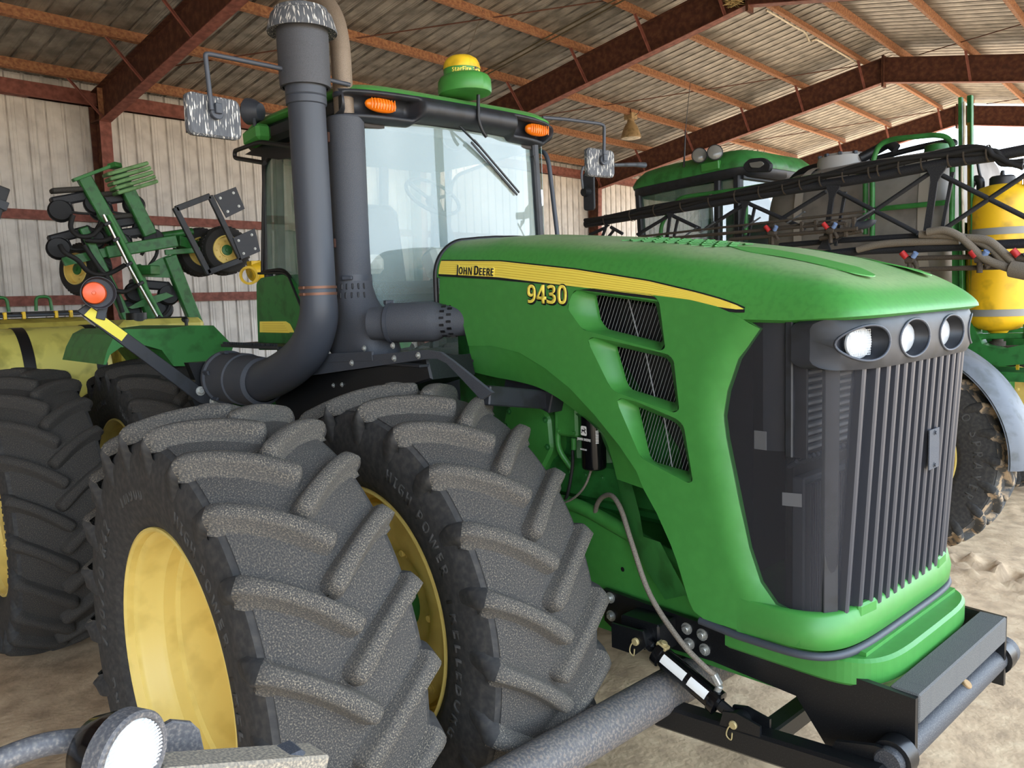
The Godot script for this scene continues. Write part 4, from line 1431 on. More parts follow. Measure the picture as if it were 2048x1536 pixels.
func emblem(parent: Node, at: Vector3, b: Basis, size: float, ground: Material, figure: Material) -> void:
	var s := mb()
	var xf := Transform3D(b, at)
	ext(s, round_poly([Vector2(-0.5, -0.5) * size, Vector2(0.5, -0.5) * size, Vector2(0.44, 0.55) * size, Vector2(-0.44, 0.55) * size], size * 0.2), xf, 0.0012)
	put("emblem_plate", s, ground, parent)
	var d := mb()
	deer(d, Transform3D(b, at + b.z * 0.0012), size * 0.85)
	put("emblem", d, figure, parent, "leaping animal emblem")

func build_front2(t: Node3D) -> void:
	# chassis: one long green frame with a rounded top rail
	var s := mb()
	ext(s, PackedVector2Array([Vector2(-1.3, 1.30), Vector2(0.42, 1.33), Vector2(1.05, 1.165), Vector2(1.5, 1.07), Vector2(1.84, 1.05), Vector2(1.84, 0.80), Vector2(0.6, 0.775), Vector2(-1.3, 0.70)]), Transform3D(Basis.IDENTITY, Vector3(0, 0, -0.44)), 0.88, 0.012)
	var ch := put("chassis", s, mats.green, t, "green chassis frame")
	for z in [0.43, -0.43]:
		var r := mb()
		tube(r, rounded([Vector3(-1.2, 1.33, z), Vector3(0.42, 1.36, z), Vector3(1.08, 1.185, z), Vector3(1.5, 1.08, z)], 0.1), 0.035, 10)
		put("top_rail", r, mats.green, ch)
	var hl := mb()
	rod(hl, Vector3(0.70, 1.10, 0.425), Vector3(0.70, 1.10, 0.4405), 0.014)
	put("frame_hole", hl, mats.black_plain, ch)
	# engine
	var e := root_of("engine", t)
	var b := mb()
	box(b, Vector3(0.35, 1.75, 0.0), Vector3(2.0, 0.9, 0.62), Basis.IDENTITY, 0.03)
	box(b, Vector3(0.5, 1.47, 0.30), Vector3(1.1, 0.20, 0.14), Basis.IDENTITY, 0.02)
	put("engine_block", b, mats.green_dark, e)
	var fl := mb()
	for k in 7:
		fl = mb()
		bolt(fl, Vector3(0.2 + k * 0.11, 1.50, 0.37), Vector3.BACK, 0.01)
		put("flange_bolt", fl, mats.green_dark, e)
	var hs := mb()
	var hp: Array = [Vector2(-0.136, 1.703), Vector2(-0.098, 1.801), Vector2(-0.002, 1.856), Vector2(0.112, 1.864), Vector2(0.224, 1.775), Vector2(0.238, 1.610), Vector2(0.145, 1.469), Vector2(-0.008, 1.420)]
	ext(hs, round_poly(hp, 0.03), at_z(0.26), 0.16, 0.015)
	put("gear_housing", hs, mats.green, e)
	var hb := mb()
	for p: Vector2 in hp: bolt(hb, Vector3(p.x, p.y, 0.42).lerp(Vector3(0.06, 1.68, 0.42), 0.16), Vector3.BACK, 0.011)
	put("housing_bolts", hb, mats.green_dark, e)
	var cv := mb()
	box(cv, Vector3(0.37, 1.79, 0.40), Vector3(0.14, 0.19, 0.10), Basis.IDENTITY, 0.012)
	for q in [Vector2(-0.05, 0.07), Vector2(0.05, 0.07), Vector2(-0.05, -0.07), Vector2(0.05, -0.07)]: bolt(cv, Vector3(0.37 + q.x, 1.79 + q.y, 0.45), Vector3.BACK, 0.009)
	rod(cv, Vector3(0.40, 1.69, 0.43), Vector3(0.40, 1.63, 0.43), 0.014)
	put("pump_cover", cv, mats.green, e)
	var pp := mb()
	tube(pp, rounded([Vector3(0.30, 1.95, 0.43), Vector3(0.29, 1.62, 0.43), Vector3(0.36, 1.52, 0.40)], 0.05), 0.015, 10)
	put("green_pipe", pp, mats.green, e)
	var wr := mb()
	tube(wr, smooth([Vector3(0.40, 1.63, 0.44), Vector3(0.405, 1.55, 0.45), Vector3(0.38, 1.42, 0.46), Vector3(0.33, 1.36, 0.44)], 5), 0.008, 8)
	put("black_lead", wr, mats.hose_black, e)
	var wr2 := mb()
	tube(wr2, smooth([Vector3(0.53, 1.58, 0.44), Vector3(0.50, 1.48, 0.46), Vector3(0.42, 1.40, 0.46), Vector3(0.30, 1.34, 0.46)], 5), 0.006, 8)
	put("grey_lead", wr2, mats.hose, e)
	for k in 3:
		var pr := mb()
		box(pr, Vector3(0.13 + k * 0.2, 1.58 + (k % 2) * 0.03, 0.30), Vector3(0.06, 0.16, 0.10), Basis(Vector3.BACK, 0.1), 0.02)
		put("cast_rib", pr, mats.green_dark, e)
	var dkb := mb()
	ext(dkb, PackedVector2Array([Vector2(0.5, 2.38), Vector2(1.4, 2.26), Vector2(1.4, 1.25), Vector2(1.14, 1.3), Vector2(1.05, 1.72), Vector2(0.78, 2.05), Vector2(0.5, 2.2)]), at_z(-0.47), 0.94)
	put("fan_shroud", dkb, mats.black_plain, e)  # black block added behind the vents so their insides stay dark
	# oil filter
	var of := root_of("oil_filter", t)
	of.position = Vector3(0.592, 1.575, 0.50)
	var fs := mb()
	lathe(fs, [Vector2(0, 0), Vector2(0.05, 0.0), Vector2(0.056, 0.006), Vector2(0.058, 0.02), Vector2(0.058, 0.245), Vector2(0.05, 0.255), Vector2(0.0, 0.258)], Transform3D.IDENTITY, 32)
	put("canister", fs, mats.gloss_black if mats.has("gloss_black") else mats.black_plain, of, "glossy black canister")
	var hd := mb()
	rod(hd, Vector3(0, 0.25, 0), Vector3(0, 0.31, 0), 0.062)
	put("filter_head", hd, mats.green_dark, of)
	var fdir := Vector3(-0.12, 0, 1).normalized()
	var fb := Basis(Vector3.UP.cross(fdir).normalized(), Vector3.UP, fdir)
	emblem(of, fdir * 0.0578 + Vector3(0, 0.185, 0), fb, 0.042, mats.white, mats.black_decal)
	var ft := mb()
	add_mesh(ft, text_mesh("JOHN DEERE", 0.016, 0.001), Transform3D(fb, fdir * 0.0585 + Vector3(0, 0.145, 0)))
	add_mesh(ft, text_mesh("RE572785", 0.010, 0.001), Transform3D(fb, fdir * 0.0585 + Vector3(-0.004, 0.098, 0)))
	put("filter_lettering", ft, mats.white, of)
	var sdir := Vector3(0.85, 0, 0.52).normalized()
	var sb := Basis(Vector3.UP.cross(sdir).normalized(), Vector3.UP, sdir)
	var sk := mb()
	for k in 9: box(sk, sdir * 0.0585 + Vector3(0, 0.13 + k * 0.007, 0), Vector3(0.014, 0.004, 0.001), sb, 0.0)
	put("filter_sticker", sk, mats.white, of)
	# front and rear axles, rear frame
	for x in [0.0, REAR]:
		var ax := mb()
		rod(ax, Vector3(x, TY, -1.9), Vector3(x, TY, 1.9), 0.13, 24)
		lathe(ax, [Vector2(0, -0.25), Vector2(0.3, -0.25), Vector2(0.36, -0.1), Vector2(0.36, 0.1), Vector2(0.3, 0.25), Vector2(0, 0.25)], axis_xf(Vector3(x, TY, 0), Vector3.RIGHT), 24)
		for z in [0.7, -0.7]: rod(ax, Vector3(x, TY, z - 0.12), Vector3(x, TY, z + 0.12), 0.22, 24)
		put("axle", ax, mats.green_dark, t)
	var rf := mb()
	ext(rf, PackedVector2Array([Vector2(-4.6, 1.1), Vector2(-4.4, 1.75), Vector2(-2.9, 1.85), Vector2(-2.3, 1.7), Vector2(-2.0, 1.2), Vector2(-2.1, 0.8), Vector2(-4.5, 0.75)]), Transform3D(Basis.IDENTITY, Vector3(0, 0, -0.5)), 1.0, 0.03)
	rod(rf, Vector3(-1.75, 0.72, 0), Vector3(-1.75, 1.55, 0), 0.16, 20)
	bar(rf, Vector3(-2.2, 1.05, 0), Vector3(-1.2, 1.05, 0), 0.5, 0.5)
	put("rear_frame", rf, mats.green_dark, t)
	# bumper frame bolted to the front of the chassis
	var bf := root_of("bumper_frame", t)
	var plate: Array = [Vector2(0.619, 0.999), Vector2(2.031, 0.960), Vector2(2.032, 0.660), Vector2(1.846, 0.659), Vector2(1.720, 0.653), Vector2(1.592, 0.815), Vector2(1.217, 0.834), Vector2(0.694, 0.807), Vector2(0.621, 0.844)]
	for side: float in [1.0, -1.0]:
		var ps := mb()
		ext(ps, PackedVector2Array(plate), at_z(0.462 if side > 0 else -0.486), 0.024, 0.003)
		put("side_plate", ps, mats.black_steel, bf)
		for q: Vector3 in [Vector3(0.661, 0.966, 0.488), Vector3(0.664, 0.879, 0.488), Vector3(1.090, 0.940, 0.488), Vector3(1.168, 0.936, 0.488), Vector3(1.102, 0.876, 0.488), Vector3(1.180, 0.874, 0.488)]:
			var bs := mb()
			bolt(bs, Vector3(q.x, q.y, 0.486 * side), Vector3(0, 0, side), 0.017)
			put("bolt", bs, mats.zinc, bf)
	var cr := mb()
	box(cr, Vector3(1.984, 0.913, 0), Vector3(0.104, 0.108, 0.924), Basis.IDENTITY, 0.006)
	put("cross_member", cr, mats.black_dusty, bf, "speckled dusty box beam across the front")
	var cp := mb()
	var px := 1.985; var py := 0.755
	rod(cp, Vector3(px, py, -0.60), Vector3(px, py, 0.60), 0.05, 24, 0.006)
	lathe(cp, [Vector2(0.05, 0), Vector2(0.064, 0), Vector2(0.064, 0.05), Vector2(0.05, 0.05)], axis_xf(Vector3(px, py, -0.62), Vector3.BACK), 24)
	put("cross_pipe", cp, mats.pipe_dark if mats.has("pipe_dark") else mats.black_dusty, bf, "dark pipe through both side plates")
	var wc := mb()
	rod(wc, Vector3(px + 0.012, py + 0.03, -0.08), Vector3(px + 0.03, py + 0.052, -0.08), 0.02, 12)
	put("rust_spot", wc, mats.rust_light if mats.has("rust_light") else mats.rust, bf)
	var tt := mb()
	for z in [0.36, 0.2, -0.2]:
		ext(tt, PackedVector2Array([Vector2(0.86, 0.8), Vector2(1.14, 0.8), Vector2(1.12, 0.70), Vector2(1.03, 0.60), Vector2(0.97, 0.60), Vector2(0.95, 0.7), Vector2(0.91, 0.62), Vector2(0.87, 0.62)]), at_z(z), 0.03, 0.003)
	put("hanger_plates", tt, mats.black_plain, bf, "", "stuff")
	build_stacks(t)

func build_stacks(t: Node3D) -> void:
	# ---- air intake
	var z := 1.05
	var ik := root_of("air_intake", t)
	var ix := -0.895
	var s := mb()
	var path: Array = [Vector3(ix, 3.50, z), Vector3(ix, 3.1, z), Vector3(ix, 2.7, z), Vector3(ix, 2.46, z)]
	path.append_array(smooth([Vector3(-0.890, 2.405, 1.050), Vector3(-0.909, 2.296, 1.050), Vector3(-1.016, 2.157, 1.050), Vector3(-1.212, 2.046, 1.050), Vector3(-1.464, 1.961, 1.050), Vector3(-1.725, 1.904, 1.050)], 5))
	var rr := []
	for i in path.size(): rr.append(0.098 if i < 4 else lerpf(0.099, 0.128, float(i - 4) / (path.size() - 5)))
	tube(s, path, rr, 40)
	put("intake_pipe", s, mats.charcoal, ik, "tall dark grey intake pipe with an elbow")
	var cl := mb()
	for y in [2.44, 2.475]: lathe(cl, [Vector2(0.099, 0), Vector2(0.103, 0), Vector2(0.103, 0.014), Vector2(0.099, 0.014)], Transform3D(Basis.IDENTITY, Vector3(ix, y - 0.01, z)), 40)
	for y in [2.445, 2.48]: box(cl, Vector3(ix + 0.02, y - 0.008, z + 0.104), Vector3(0.035, 0.016, 0.014), Basis(Vector3.UP, 0.2))
	put("hose_clamps", cl, mats.clamp if mats.has("clamp") else mats.rust, ik)
	var pc := mb()
	lathe(pc, [Vector2(0.098, -0.04), Vector2(0.106, -0.035), Vector2(0.107, 0.0), Vector2(0.103, 0.005), Vector2(0.107, 0.01), Vector2(0.107, 0.055), Vector2(0.126, 0.065)], Transform3D(Basis.IDENTITY, Vector3(ix, 3.47, z)), 48)
	put("collar", pc, mats.charcoal, ik)
	var mc := mb()
	lathe(mc, [Vector2(0.118, -0.012), Vector2(0.130, -0.012), Vector2(0.132, 0.0), Vector2(0.135, 0.30), Vector2(0.12, 0.31)], Transform3D(Basis.IDENTITY, Vector3(ix, 3.535, z)), 64)
	put("screen", mc, mats.perforated if mats.has("perforated") else mats.charcoal_dark, ik, "fine mesh drum of the precleaner")
	var cp := mb()
	lathe(cp, [Vector2(0.12, 0.0), Vector2(0.172, -0.012), Vector2(0.180, -0.02), Vector2(0.182, -0.012), Vector2(0.168, 0.038), Vector2(0.158, 0.068), Vector2(0.150, 0.076), Vector2(0.144, 0.079), Vector2(0.136, 0.10), Vector2(0.09, 0.118), Vector2(0.0, 0.124)], Transform3D(Basis.IDENTITY, Vector3(ix, 3.82, z)), 64)
	put("rain_cap", cp, mats.splash if mats.has("splash") else mats.charcoal_dusty, ik, "domed cap with white bird droppings")
	# canister of the air cleaner, its axis along x
	var cc := Vector3(-1.62, 1.918, z)
	var ca := mb()
	lathe(ca, [Vector2(0, 0.60), Vector2(0.12, 0.595), Vector2(0.150, 0.58), Vector2(0.163, 0.57), Vector2(0.178, 0.565), Vector2(0.180, 0.53), Vector2(0.165, 0.525), Vector2(0.163, 0.29), Vector2(0.168, 0.285), Vector2(0.168, 0.262), Vector2(0.158, 0.255), Vector2(0.155, 0.13), Vector2(0.15, 0.02), Vector2(0.128, 0.0)], axis_xf(cc, Vector3.LEFT), 48)
	put("air_cleaner", ca, mats.charcoal_dusty, ik, "dusty round air cleaner canister")
	var lt := mb()
	for a in [0.2, 1.3, 2.4, 3.5, 4.6, 5.7]:
		var q := Vector3(0, cos(a), sin(a))
		box(lt, cc + Vector3(-0.50, 0, 0) + q * 0.172, Vector3(0.09, 0.016, 0.03), Basis(Vector3.RIGHT, -a + PI * 0.0), 0.004)
	put("latches", lt, mats.charcoal, ik, "", "stuff")
	# ---- exhaust
	var ex := root_of("exhaust", t)
	var exx := -0.965; var ez := 0.78
	var sh := mb()
	lathe(sh, [Vector2(0.101, 2.52), Vector2(0.101, 3.405), Vector2(0.094, 3.415), Vector2(0.06, 3.425)], Transform3D(Basis.IDENTITY, Vector3(exx, 0, ez)), 48)
	put("heat_shield", sh, mats.charcoal_dusty, ex, "grey round heat shield")
	var sp := mb()
	tube(sp, smooth([Vector3(exx, 3.40, ez), Vector3(exx, 3.62, ez), Vector3(exx - 0.005, 3.80, ez), Vector3(exx - 0.035, 3.93, ez), Vector3(exx - 0.10, 4.03, ez), Vector3(exx - 0.19, 4.10, ez), Vector3(exx - 0.24, 4.13, ez)], 6), 0.056, 28, false)
	put("tail_pipe", sp, mats.exhaust_rust, ex, "bent tail pipe speckled with rust")
	var co := mb()
	lathe(co, [Vector2(0.056, 3.52), Vector2(0.06, 3.525), Vector2(0.06, 3.545), Vector2(0.056, 3.55)], Transform3D(Basis.IDENTITY, Vector3(exx, 0, ez)), 28)
	lathe(co, [Vector2(0.101, 2.505), Vector2(0.106, 2.505), Vector2(0.106, 2.54), Vector2(0.101, 2.54)], Transform3D(Basis.IDENTITY, Vector3(exx, 0, ez)), 40)
	box(co, Vector3(exx + 0.075, 2.522, ez + 0.085), Vector3(0.06, 0.022, 0.02), Basis(Vector3.UP, 0.6))
	put("band_clamp", co, mats.charcoal, ex)
	var tab := mb()
	box(tab, Vector3(exx - 0.02, 2.72, ez + 0.103), Vector3(0.045, 0.05, 0.02))
	box(tab, Vector3(exx - 0.02, 3.30, ez + 0.103), Vector3(0.045, 0.055, 0.02))
	put("shield_tab", tab, mats.rust, ex)
	# the cast foot: round on top, long at the base, with a side branch to the hood
	var ft := mb()
	var secs := [[2.52, exx, 0.104, 0.104, 2.0], [2.47, exx, 0.108, 0.108, 2.0], [2.40, exx + 0.01, 0.128, 0.116, 2.2], [2.32, exx + 0.04, 0.17, 0.125, 2.6], [2.25, exx + 0.06, 0.205, 0.13, 3.0], [2.16, exx + 0.075, 0.228, 0.135, 3.6], [2.11, exx + 0.08, 0.232, 0.136, 4.0], [2.085, exx + 0.08, 0.218, 0.125, 4.0]]
	grp(ft)
	var n := 48
	for i in secs.size() - 1:
		for k in n:
			var v := []
			for q in [[i, k], [i + 1, k], [i + 1, k + 1], [i, k + 1]]:
				var c: Array = secs[q[0]]
				var a: float = TAU * q[1] / n
				var e: float = 2.0 / c[4]
				v.append(Vector3(c[1] + c[2] * signf(cos(a)) * pow(absf(cos(a)), e), c[0], ez + c[3] * signf(-sin(a)) * pow(absf(sin(a)), e)))
			quad(ft, v[0], v[1], v[2], v[3])
	put("manifold_foot", ft, mats.charcoal_dusty, ex, "flared cast foot with cooling slots")
	var slots := mb()
	for k in 7:
		for j in 2:
			var a := -0.25 + k * 0.30 - j * 0.1
			var r := 0.112 if j == 0 else 0.121
			var y := 2.475 - j * 0.05
			box(slots, Vector3(exx + (0.01 * j) + sin(a) * r, y, ez + cos(a) * r * 0.98), Vector3(0.010, 0.034, 0.006), Basis(Vector3.UP, a) * Basis(Vector3.RIGHT, -0.12), 0.003)
	put("cooling_slots", slots, mats.black_plain, ex, "", "stuff")
	var br := mb()
	lathe(br, [Vector2(0.088, -0.10), Vector2(0.092, -0.01), Vector2(0.102, 0.0), Vector2(0.106, 0.015), Vector2(0.107, 0.25), Vector2(0.100, 0.28), Vector2(0.083, 0.31), Vector2(0.08, 0.50)], axis_xf(Vector3(-0.60, 2.267, ez + 0.015), Vector3(1, 0.01, -0.62)), 40)
	put("manifold_branch", br, mats.charcoal_dusty, ex, "dark drum between the foot and the hood")
	var bs := mb()
	for k in 14:
		var a := TAU * k / 14
		var d := axis_xf(Vector3(-0.60, 2.267, ez + 0.015), Vector3(1, 0.01, -0.62))
		for j in 2: box(bs, d * Vector3(cos(a + j * 0.2) * 0.084, 0.33 + j * 0.04, sin(a + j * 0.2) * 0.084), Vector3(0.006, 0.024, 0.012), d.basis * Basis(Vector3.UP, -a), 0.0)
	put("branch_slots", bs, mats.black_plain, ex, "", "stuff")
	var cb := mb()
	lathe(cb, [Vector2(0.104, 0.0), Vector2(0.111, 0.0), Vector2(0.111, 0.02), Vector2(0.104, 0.02)], axis_xf(Vector3(-0.595, 2.267, ez + 0.012), Vector3(1, 0.01, -0.62)), 40)
	box(cb, Vector3(-0.59, 2.378, ez + 0.02), Vector3(0.03, 0.025, 0.05))
	put("branch_clamp", cb, mats.charcoal, ex)
	for q: Vector3 in [Vector3(-0.675, 2.136, 0.920), Vector3(-0.401, 2.156, 0.920)]:
		var b := mb()
		bolt(b, Vector3(q.x, q.y, ez + 0.133), Vector3.BACK, 0.011)
		put("bolt", b, mats.zinc, ex)
	# ---- platform that carries both
	var pf := root_of("stack_platform", t)
	var tp := mb()
	box(tp, Vector3(-0.72, 2.062, 0.66), Vector3(1.16, 0.014, 0.56))
	put("deck", tp, mats.charcoal_dark, pf)
	var lip := mb()
	ext(lip, PackedVector2Array([Vector2(-1.310, 1.956), Vector2(-1.299, 2.044), Vector2(-0.077, 2.145), Vector2(0.042, 2.138), Vector2(0.134, 2.099), Vector2(0.408, 1.967), Vector2(0.328, 1.930), Vector2(0.202, 2.014), Vector2(0.088, 2.086), Vector2(0.020, 2.105), Vector2(-0.060, 2.102)]), at_z(0.935), 0.016, 0.003)
	put("lip", lip, mats.charcoal_dusty, pf, "grey front lip that curves down into a leg")
	var st := mb()
	box(st, Vector3(-0.83, 2.085, 0.948), Vector3(0.58, 0.05, 0.012), Basis(Vector3.BACK, 0.055))
	put("stiffener", st, mats.charcoal_dusty, pf)
	for q: Vector3 in [Vector3(-0.743, 2.058, 0.955), Vector3(-0.333, 2.096, 0.955), Vector3(-0.125, 2.117, 0.955)]:
		var b := mb()
		bolt(b, Vector3(q.x, q.y, 0.954), Vector3.BACK, 0.011)
		put("bolt", b, mats.zinc, pf)
	var un := mb()
	ext(un, PackedVector2Array([Vector2(-1.846, 1.771), Vector2(-1.405, 1.950), Vector2(-0.148, 2.100), Vector2(-0.115, 1.993), Vector2(-1.230, 1.724), Vector2(-1.762, 1.614)]), at_z(0.60), 0.29, 0.01)
	put("fuel_box", un, mats.black_steel, pf, "black boxed tank under the deck")
	for q: Vector3 in [Vector3(-1.063, 1.911, 0.900), Vector3(-0.967, 1.920, 0.900)]:
		var b := mb()
		bolt(b, Vector3(q.x, q.y, 0.892), Vector3.BACK, 0.009)
		put("bolt", b, mats.zinc, pf)
	var br2 := mb()
	bar(br2, Vector3(0.34, 1.95, 0.93), Vector3(0.30, 1.88, 0.52), 0.05, 0.09)
	box(br2, Vector3(0.20, 1.93, 0.48), Vector3(0.34, 0.13, 0.12), Basis(Vector3.BACK, -0.3))
	put("mount", br2, mats.charcoal_dark, pf)
	var tr := mb()
	box(tr, Vector3(-1.92, 2.125, 0.84), Vector3(0.85, 0.02, 0.34))
	for k in 22: box(tr, Vector3(-2.30 + k * 0.036, 2.142, 1.0), Vector3(0.012, 0.016, 0.02), Basis.IDENTITY, 0.0)
	put("step_tread", tr, mats.charcoal_dark, pf, "dark step with a toothed edge")
	# ---- marker lamp on a flat arm
	var am := root_of("marker_lamp", t)
	var ar := mb()
	ext(ar, PackedVector2Array([Vector2(1.860, 2.434), Vector2(1.921, 2.392), Vector2(1.247, 1.768), Vector2(1.147, 1.723), Vector2(1.116, 1.770), Vector2(1.192, 1.839)]), at_x(-2.19), 0.02, 0.003)
	put("arm", ar, mats.charcoal_dark, am, "flat dark arm")
	var yr := mb()
	ext(yr, PackedVector2Array([Vector2(1.843, 2.410), Vector2(1.887, 2.367), Vector2(1.691, 2.200), Vector2(1.653, 2.244)]), at_x(-2.186), 0.004)
	put("yellow_strip", yr, mats.yellow_strip if mats.has("yellow_strip") else mats.yellow_decal, am)
	for q: Vector3 in [Vector3(-2.185, 1.844, 1.234), Vector3(-2.185, 1.768, 1.150)]:
		var b := mb()
		bolt(b, q, Vector3.RIGHT, 0.02)
		put("bolt", b, mats.zinc, am)
	var bk := mb()
	ext(bk, PackedVector2Array([Vector2(1.288, 2.031), Vector2(1.102, 2.030), Vector2(1.111, 1.728), Vector2(1.259, 1.725), Vector2(1.280, 1.787), Vector2(1.251, 1.916)]), at_x(-2.21), 0.08, 0.004)
	put("bracket", bk, mats.black_steel, am)
	var lc: Vector3 = Vector3(-2.150, 2.495, 1.830)
	var ho := mb()
	lathe(ho, [Vector2(0.0, -0.08), Vector2(0.085, -0.08), Vector2(0.090, -0.07), Vector2(0.096, 0.03), Vector2(0.093, 0.03), Vector2(0.084, -0.02), Vector2(0.0, -0.025)], axis_xf(lc + Vector3(0, 0, -0.02), Vector3(1, 0, 0.15)), 32)
	box(ho, lc + Vector3(-0.03, -0.10, -0.045), Vector3(0.02, 0.12, 0.05), Basis(Vector3.RIGHT, -0.3))
	put("lamp_shroud", ho, mats.charcoal_dusty, am)
	var ln := mb()
	lathe(ln, [Vector2(0.066, -0.03), Vector2(0.066, 0.015), Vector2(0.060, 0.025), Vector2(0.03, 0.032), Vector2(0.012, 0.034), Vector2(0.010, 0.038), Vector2(0.0, 0.039)], axis_xf(lc, Vector3(1, 0, 0.35)), 32)
	put("lens", ln, mats.orange, am, "round orange lens")
	# ---- rear fenders
	for side: float in [1.0, -1.0]:
		var fd := mb()
		var pl: Array = [Vector2(1.561, 2.010), Vector2(1.526, 2.111), Vector2(1.468, 2.215), Vector2(1.391, 2.253), Vector2(1.092, 2.242), Vector2(0.924, 2.256), Vector2(0.751, 2.248), Vector2(0.604, 2.079), Vector2(0.628, 2.025), Vector2(0.963, 1.950), Vector2(1.074, 1.959), Vector2(1.100, 1.999), Vector2(1.152, 2.085), Vector2(1.262, 2.126), Vector2(1.435, 2.126), Vector2(1.513, 2.075), Vector2(1.541, 2.009)]
		var q := PackedVector2Array()
		for p: Vector2 in pl: q.append(Vector2(p.x * side, p.y))
		ext(fd, q, at_x(-3.08), 1.1, 0.015)
		put("rear_fender", fd, mats.green_mid, t, "green rear fender over the inner wheel")
	build_cab(t)

func build_cab(t: Node3D) -> void:
	var c := root_of("cab", t)
	# lower body
	for side: float in [1.0, -1.0]:
		var s := mb()
		var lo: Array = [Vector2(-2.178, 2.541), Vector2(-2.105, 2.572), Vector2(-1.785, 2.581), Vector2(-1.706, 2.555), Vector2(-1.645, 2.509), Vector2(-1.553, 2.312), Vector2(-1.342, 2.287), Vector2(-1.364, 2.103), Vector2(-2.218, 2.082), Vector2(-2.199, 2.358)]
		ext(s, round_poly(lo, 0.02), Transform3D(Basis.IDENTITY, Vector3(0, 0, 0.66 if side > 0 else -0.80)), 0.14, 0.02)
		var lb := put("lower_body", s, mats.green_dark, c, "dark green lower cab panel")
		if side > 0:
			var ys := mb()
			var st: Array = [Vector2(-2.162, 2.279), Vector2(-1.782, 2.279), Vector2(-1.729, 2.262), Vector2(-1.676, 2.208), Vector2(-2.173, 2.204)]
			ext(ys, PackedVector2Array(st), at_z(0.797), 0.006)
			put("stripe", ys, mats.yellow_decal, c, "yellow pinstriped decal")
			var yl := mb()
			for k in 5:
				var a: Vector3 = Vector3(-2.163, 2.272, 0.805); var y := a.y - 0.008 - k * 0.0145
				box(yl, Vector3(-2.07 + 0.1 + k * 0.01, y, 0.804), Vector3(0.30 + k * 0.02, 0.004, 0.003), Basis(Vector3.BACK, 0.0), 0.0)
			put("pinstripe", yl, mats.yellow_stripe_dark, c, "", "stuff")
			var dl := mb()
			tube(dl, rounded([Vector3(-2.125, 2.603, 0.806), Vector3(-1.758, 2.589, 0.806), Vector3(-1.699, 2.568, 0.806), Vector3(-1.527, 2.325, 0.806), Vector3(-1.523, 2.256, 0.806)], 0.06), 0.008, 8)
			put("door_seal", dl, mats.black_plain, c)
	var fl := mb()
	box(fl, Vector3(-1.55, 1.95, 0), Vector3(1.25, 0.1, 1.44))
	box(fl, Vector3(-1.55, 1.72, 0), Vector3(1.2, 0.4, 1.0))
	put("cab_floor", fl, mats.charcoal_dark, c)
	# pillars
	var pil := [["front_pillar", Vector3(-0.93, 2.0, 0.73), Vector3(-0.93, 3.44, 0.71), 0.055], ["front_pillar", Vector3(-0.93, 2.0, -0.73), Vector3(-0.93, 3.44, -0.66), 0.055], ["rear_pillar", Vector3(-2.12, 2.1, 0.76), Vector3(-1.99, 3.40, 0.76), 0.05], ["rear_pillar", Vector3(-2.12, 2.1, -0.76), Vector3(-1.99, 3.40, -0.76), 0.05]]
	for q in pil:
		var s := mb()
		bar(s, q[1], q[2], q[3], q[3], Vector3.RIGHT, 0.012)
		put(q[0], s, mats.charcoal_dark, c)
	# glass
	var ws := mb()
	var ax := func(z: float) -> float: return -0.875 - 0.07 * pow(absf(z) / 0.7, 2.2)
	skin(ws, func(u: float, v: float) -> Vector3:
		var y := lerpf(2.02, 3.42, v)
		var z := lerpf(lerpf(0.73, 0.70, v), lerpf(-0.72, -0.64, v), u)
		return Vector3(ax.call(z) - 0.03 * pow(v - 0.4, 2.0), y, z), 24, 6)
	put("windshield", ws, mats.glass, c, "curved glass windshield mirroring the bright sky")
	for side: float in [1.0, -1.0]:
		var gs := mb()
		ext(gs, PackedVector2Array([Vector2(-2.11, 2.61), Vector2(-1.98, 3.30), Vector2(-1.90, 3.345), Vector2(-0.97, 3.42), Vector2(-0.97, 2.06), Vector2(-1.55, 2.06), Vector2(-1.64, 2.46), Vector2(-1.72, 2.58), Vector2(-1.80, 2.615)]), at_z(0.775 * side - 0.003), 0.006)
		put("side_glass", gs, mats.glass_dark, c)
		var fr := mb()
		tube(fr, rounded([Vector3(-2.115, 2.60, 0.78 * side), Vector3(-1.985, 3.29, 0.78 * side), Vector3(-1.90, 3.345, 0.78 * side), Vector3(-0.97, 3.43, 0.78 * side)], 0.06), 0.014, 8)
		tube(fr, rounded([Vector3(-2.115, 2.61, 0.78 * side), Vector3(-1.80, 2.615, 0.78 * side), Vector3(-1.66, 2.50, 0.78 * side), Vector3(-1.55, 2.06, 0.78 * side)], 0.08), 0.014, 8)
		put("window_seal", fr, mats.black_plain, c)
	var rg := mb()
	box(rg, Vector3(-2.1, 2.9, 0), Vector3(0.008, 0.95, 1.4), Basis(Vector3.BACK, -0.1), 0.0)
	put("rear_glass", rg, mats.glass_dark, c)
	var rw := mb()
	for z in [-0.66, -0.18, 0.66]: bar(rw, Vector3(-2.15, 2.0, z), Vector3(-2.02, 3.42, z), 0.06, 0.05, Vector3.RIGHT)
	box(rw, Vector3(-2.14, 2.3, 0), Vector3(0.05, 0.4, 1.4))
	put("rear_frame_posts", rw, mats.charcoal_dark, c, "", "stuff")
	# interior
	var seat := mb()
	box(seat, Vector3(-1.72, 2.45, 0.0), Vector3(0.5, 0.14, 0.52), Basis.IDENTITY, 0.05)
	box(seat, Vector3(-1.96, 2.78, 0.0), Vector3(0.13, 0.62, 0.50), Basis(Vector3.BACK, 0.15), 0.05)
	box(seat, Vector3(-1.72, 2.25, 0.0), Vector3(0.36, 0.3, 0.36))
	put("seat", seat, mats.seat, c)
	var sw := mb()
	var ring := []
	var hub := Vector3(-1.30, 3.07, -0.07)
	var wb := Basis(Vector3.BACK, -0.75)
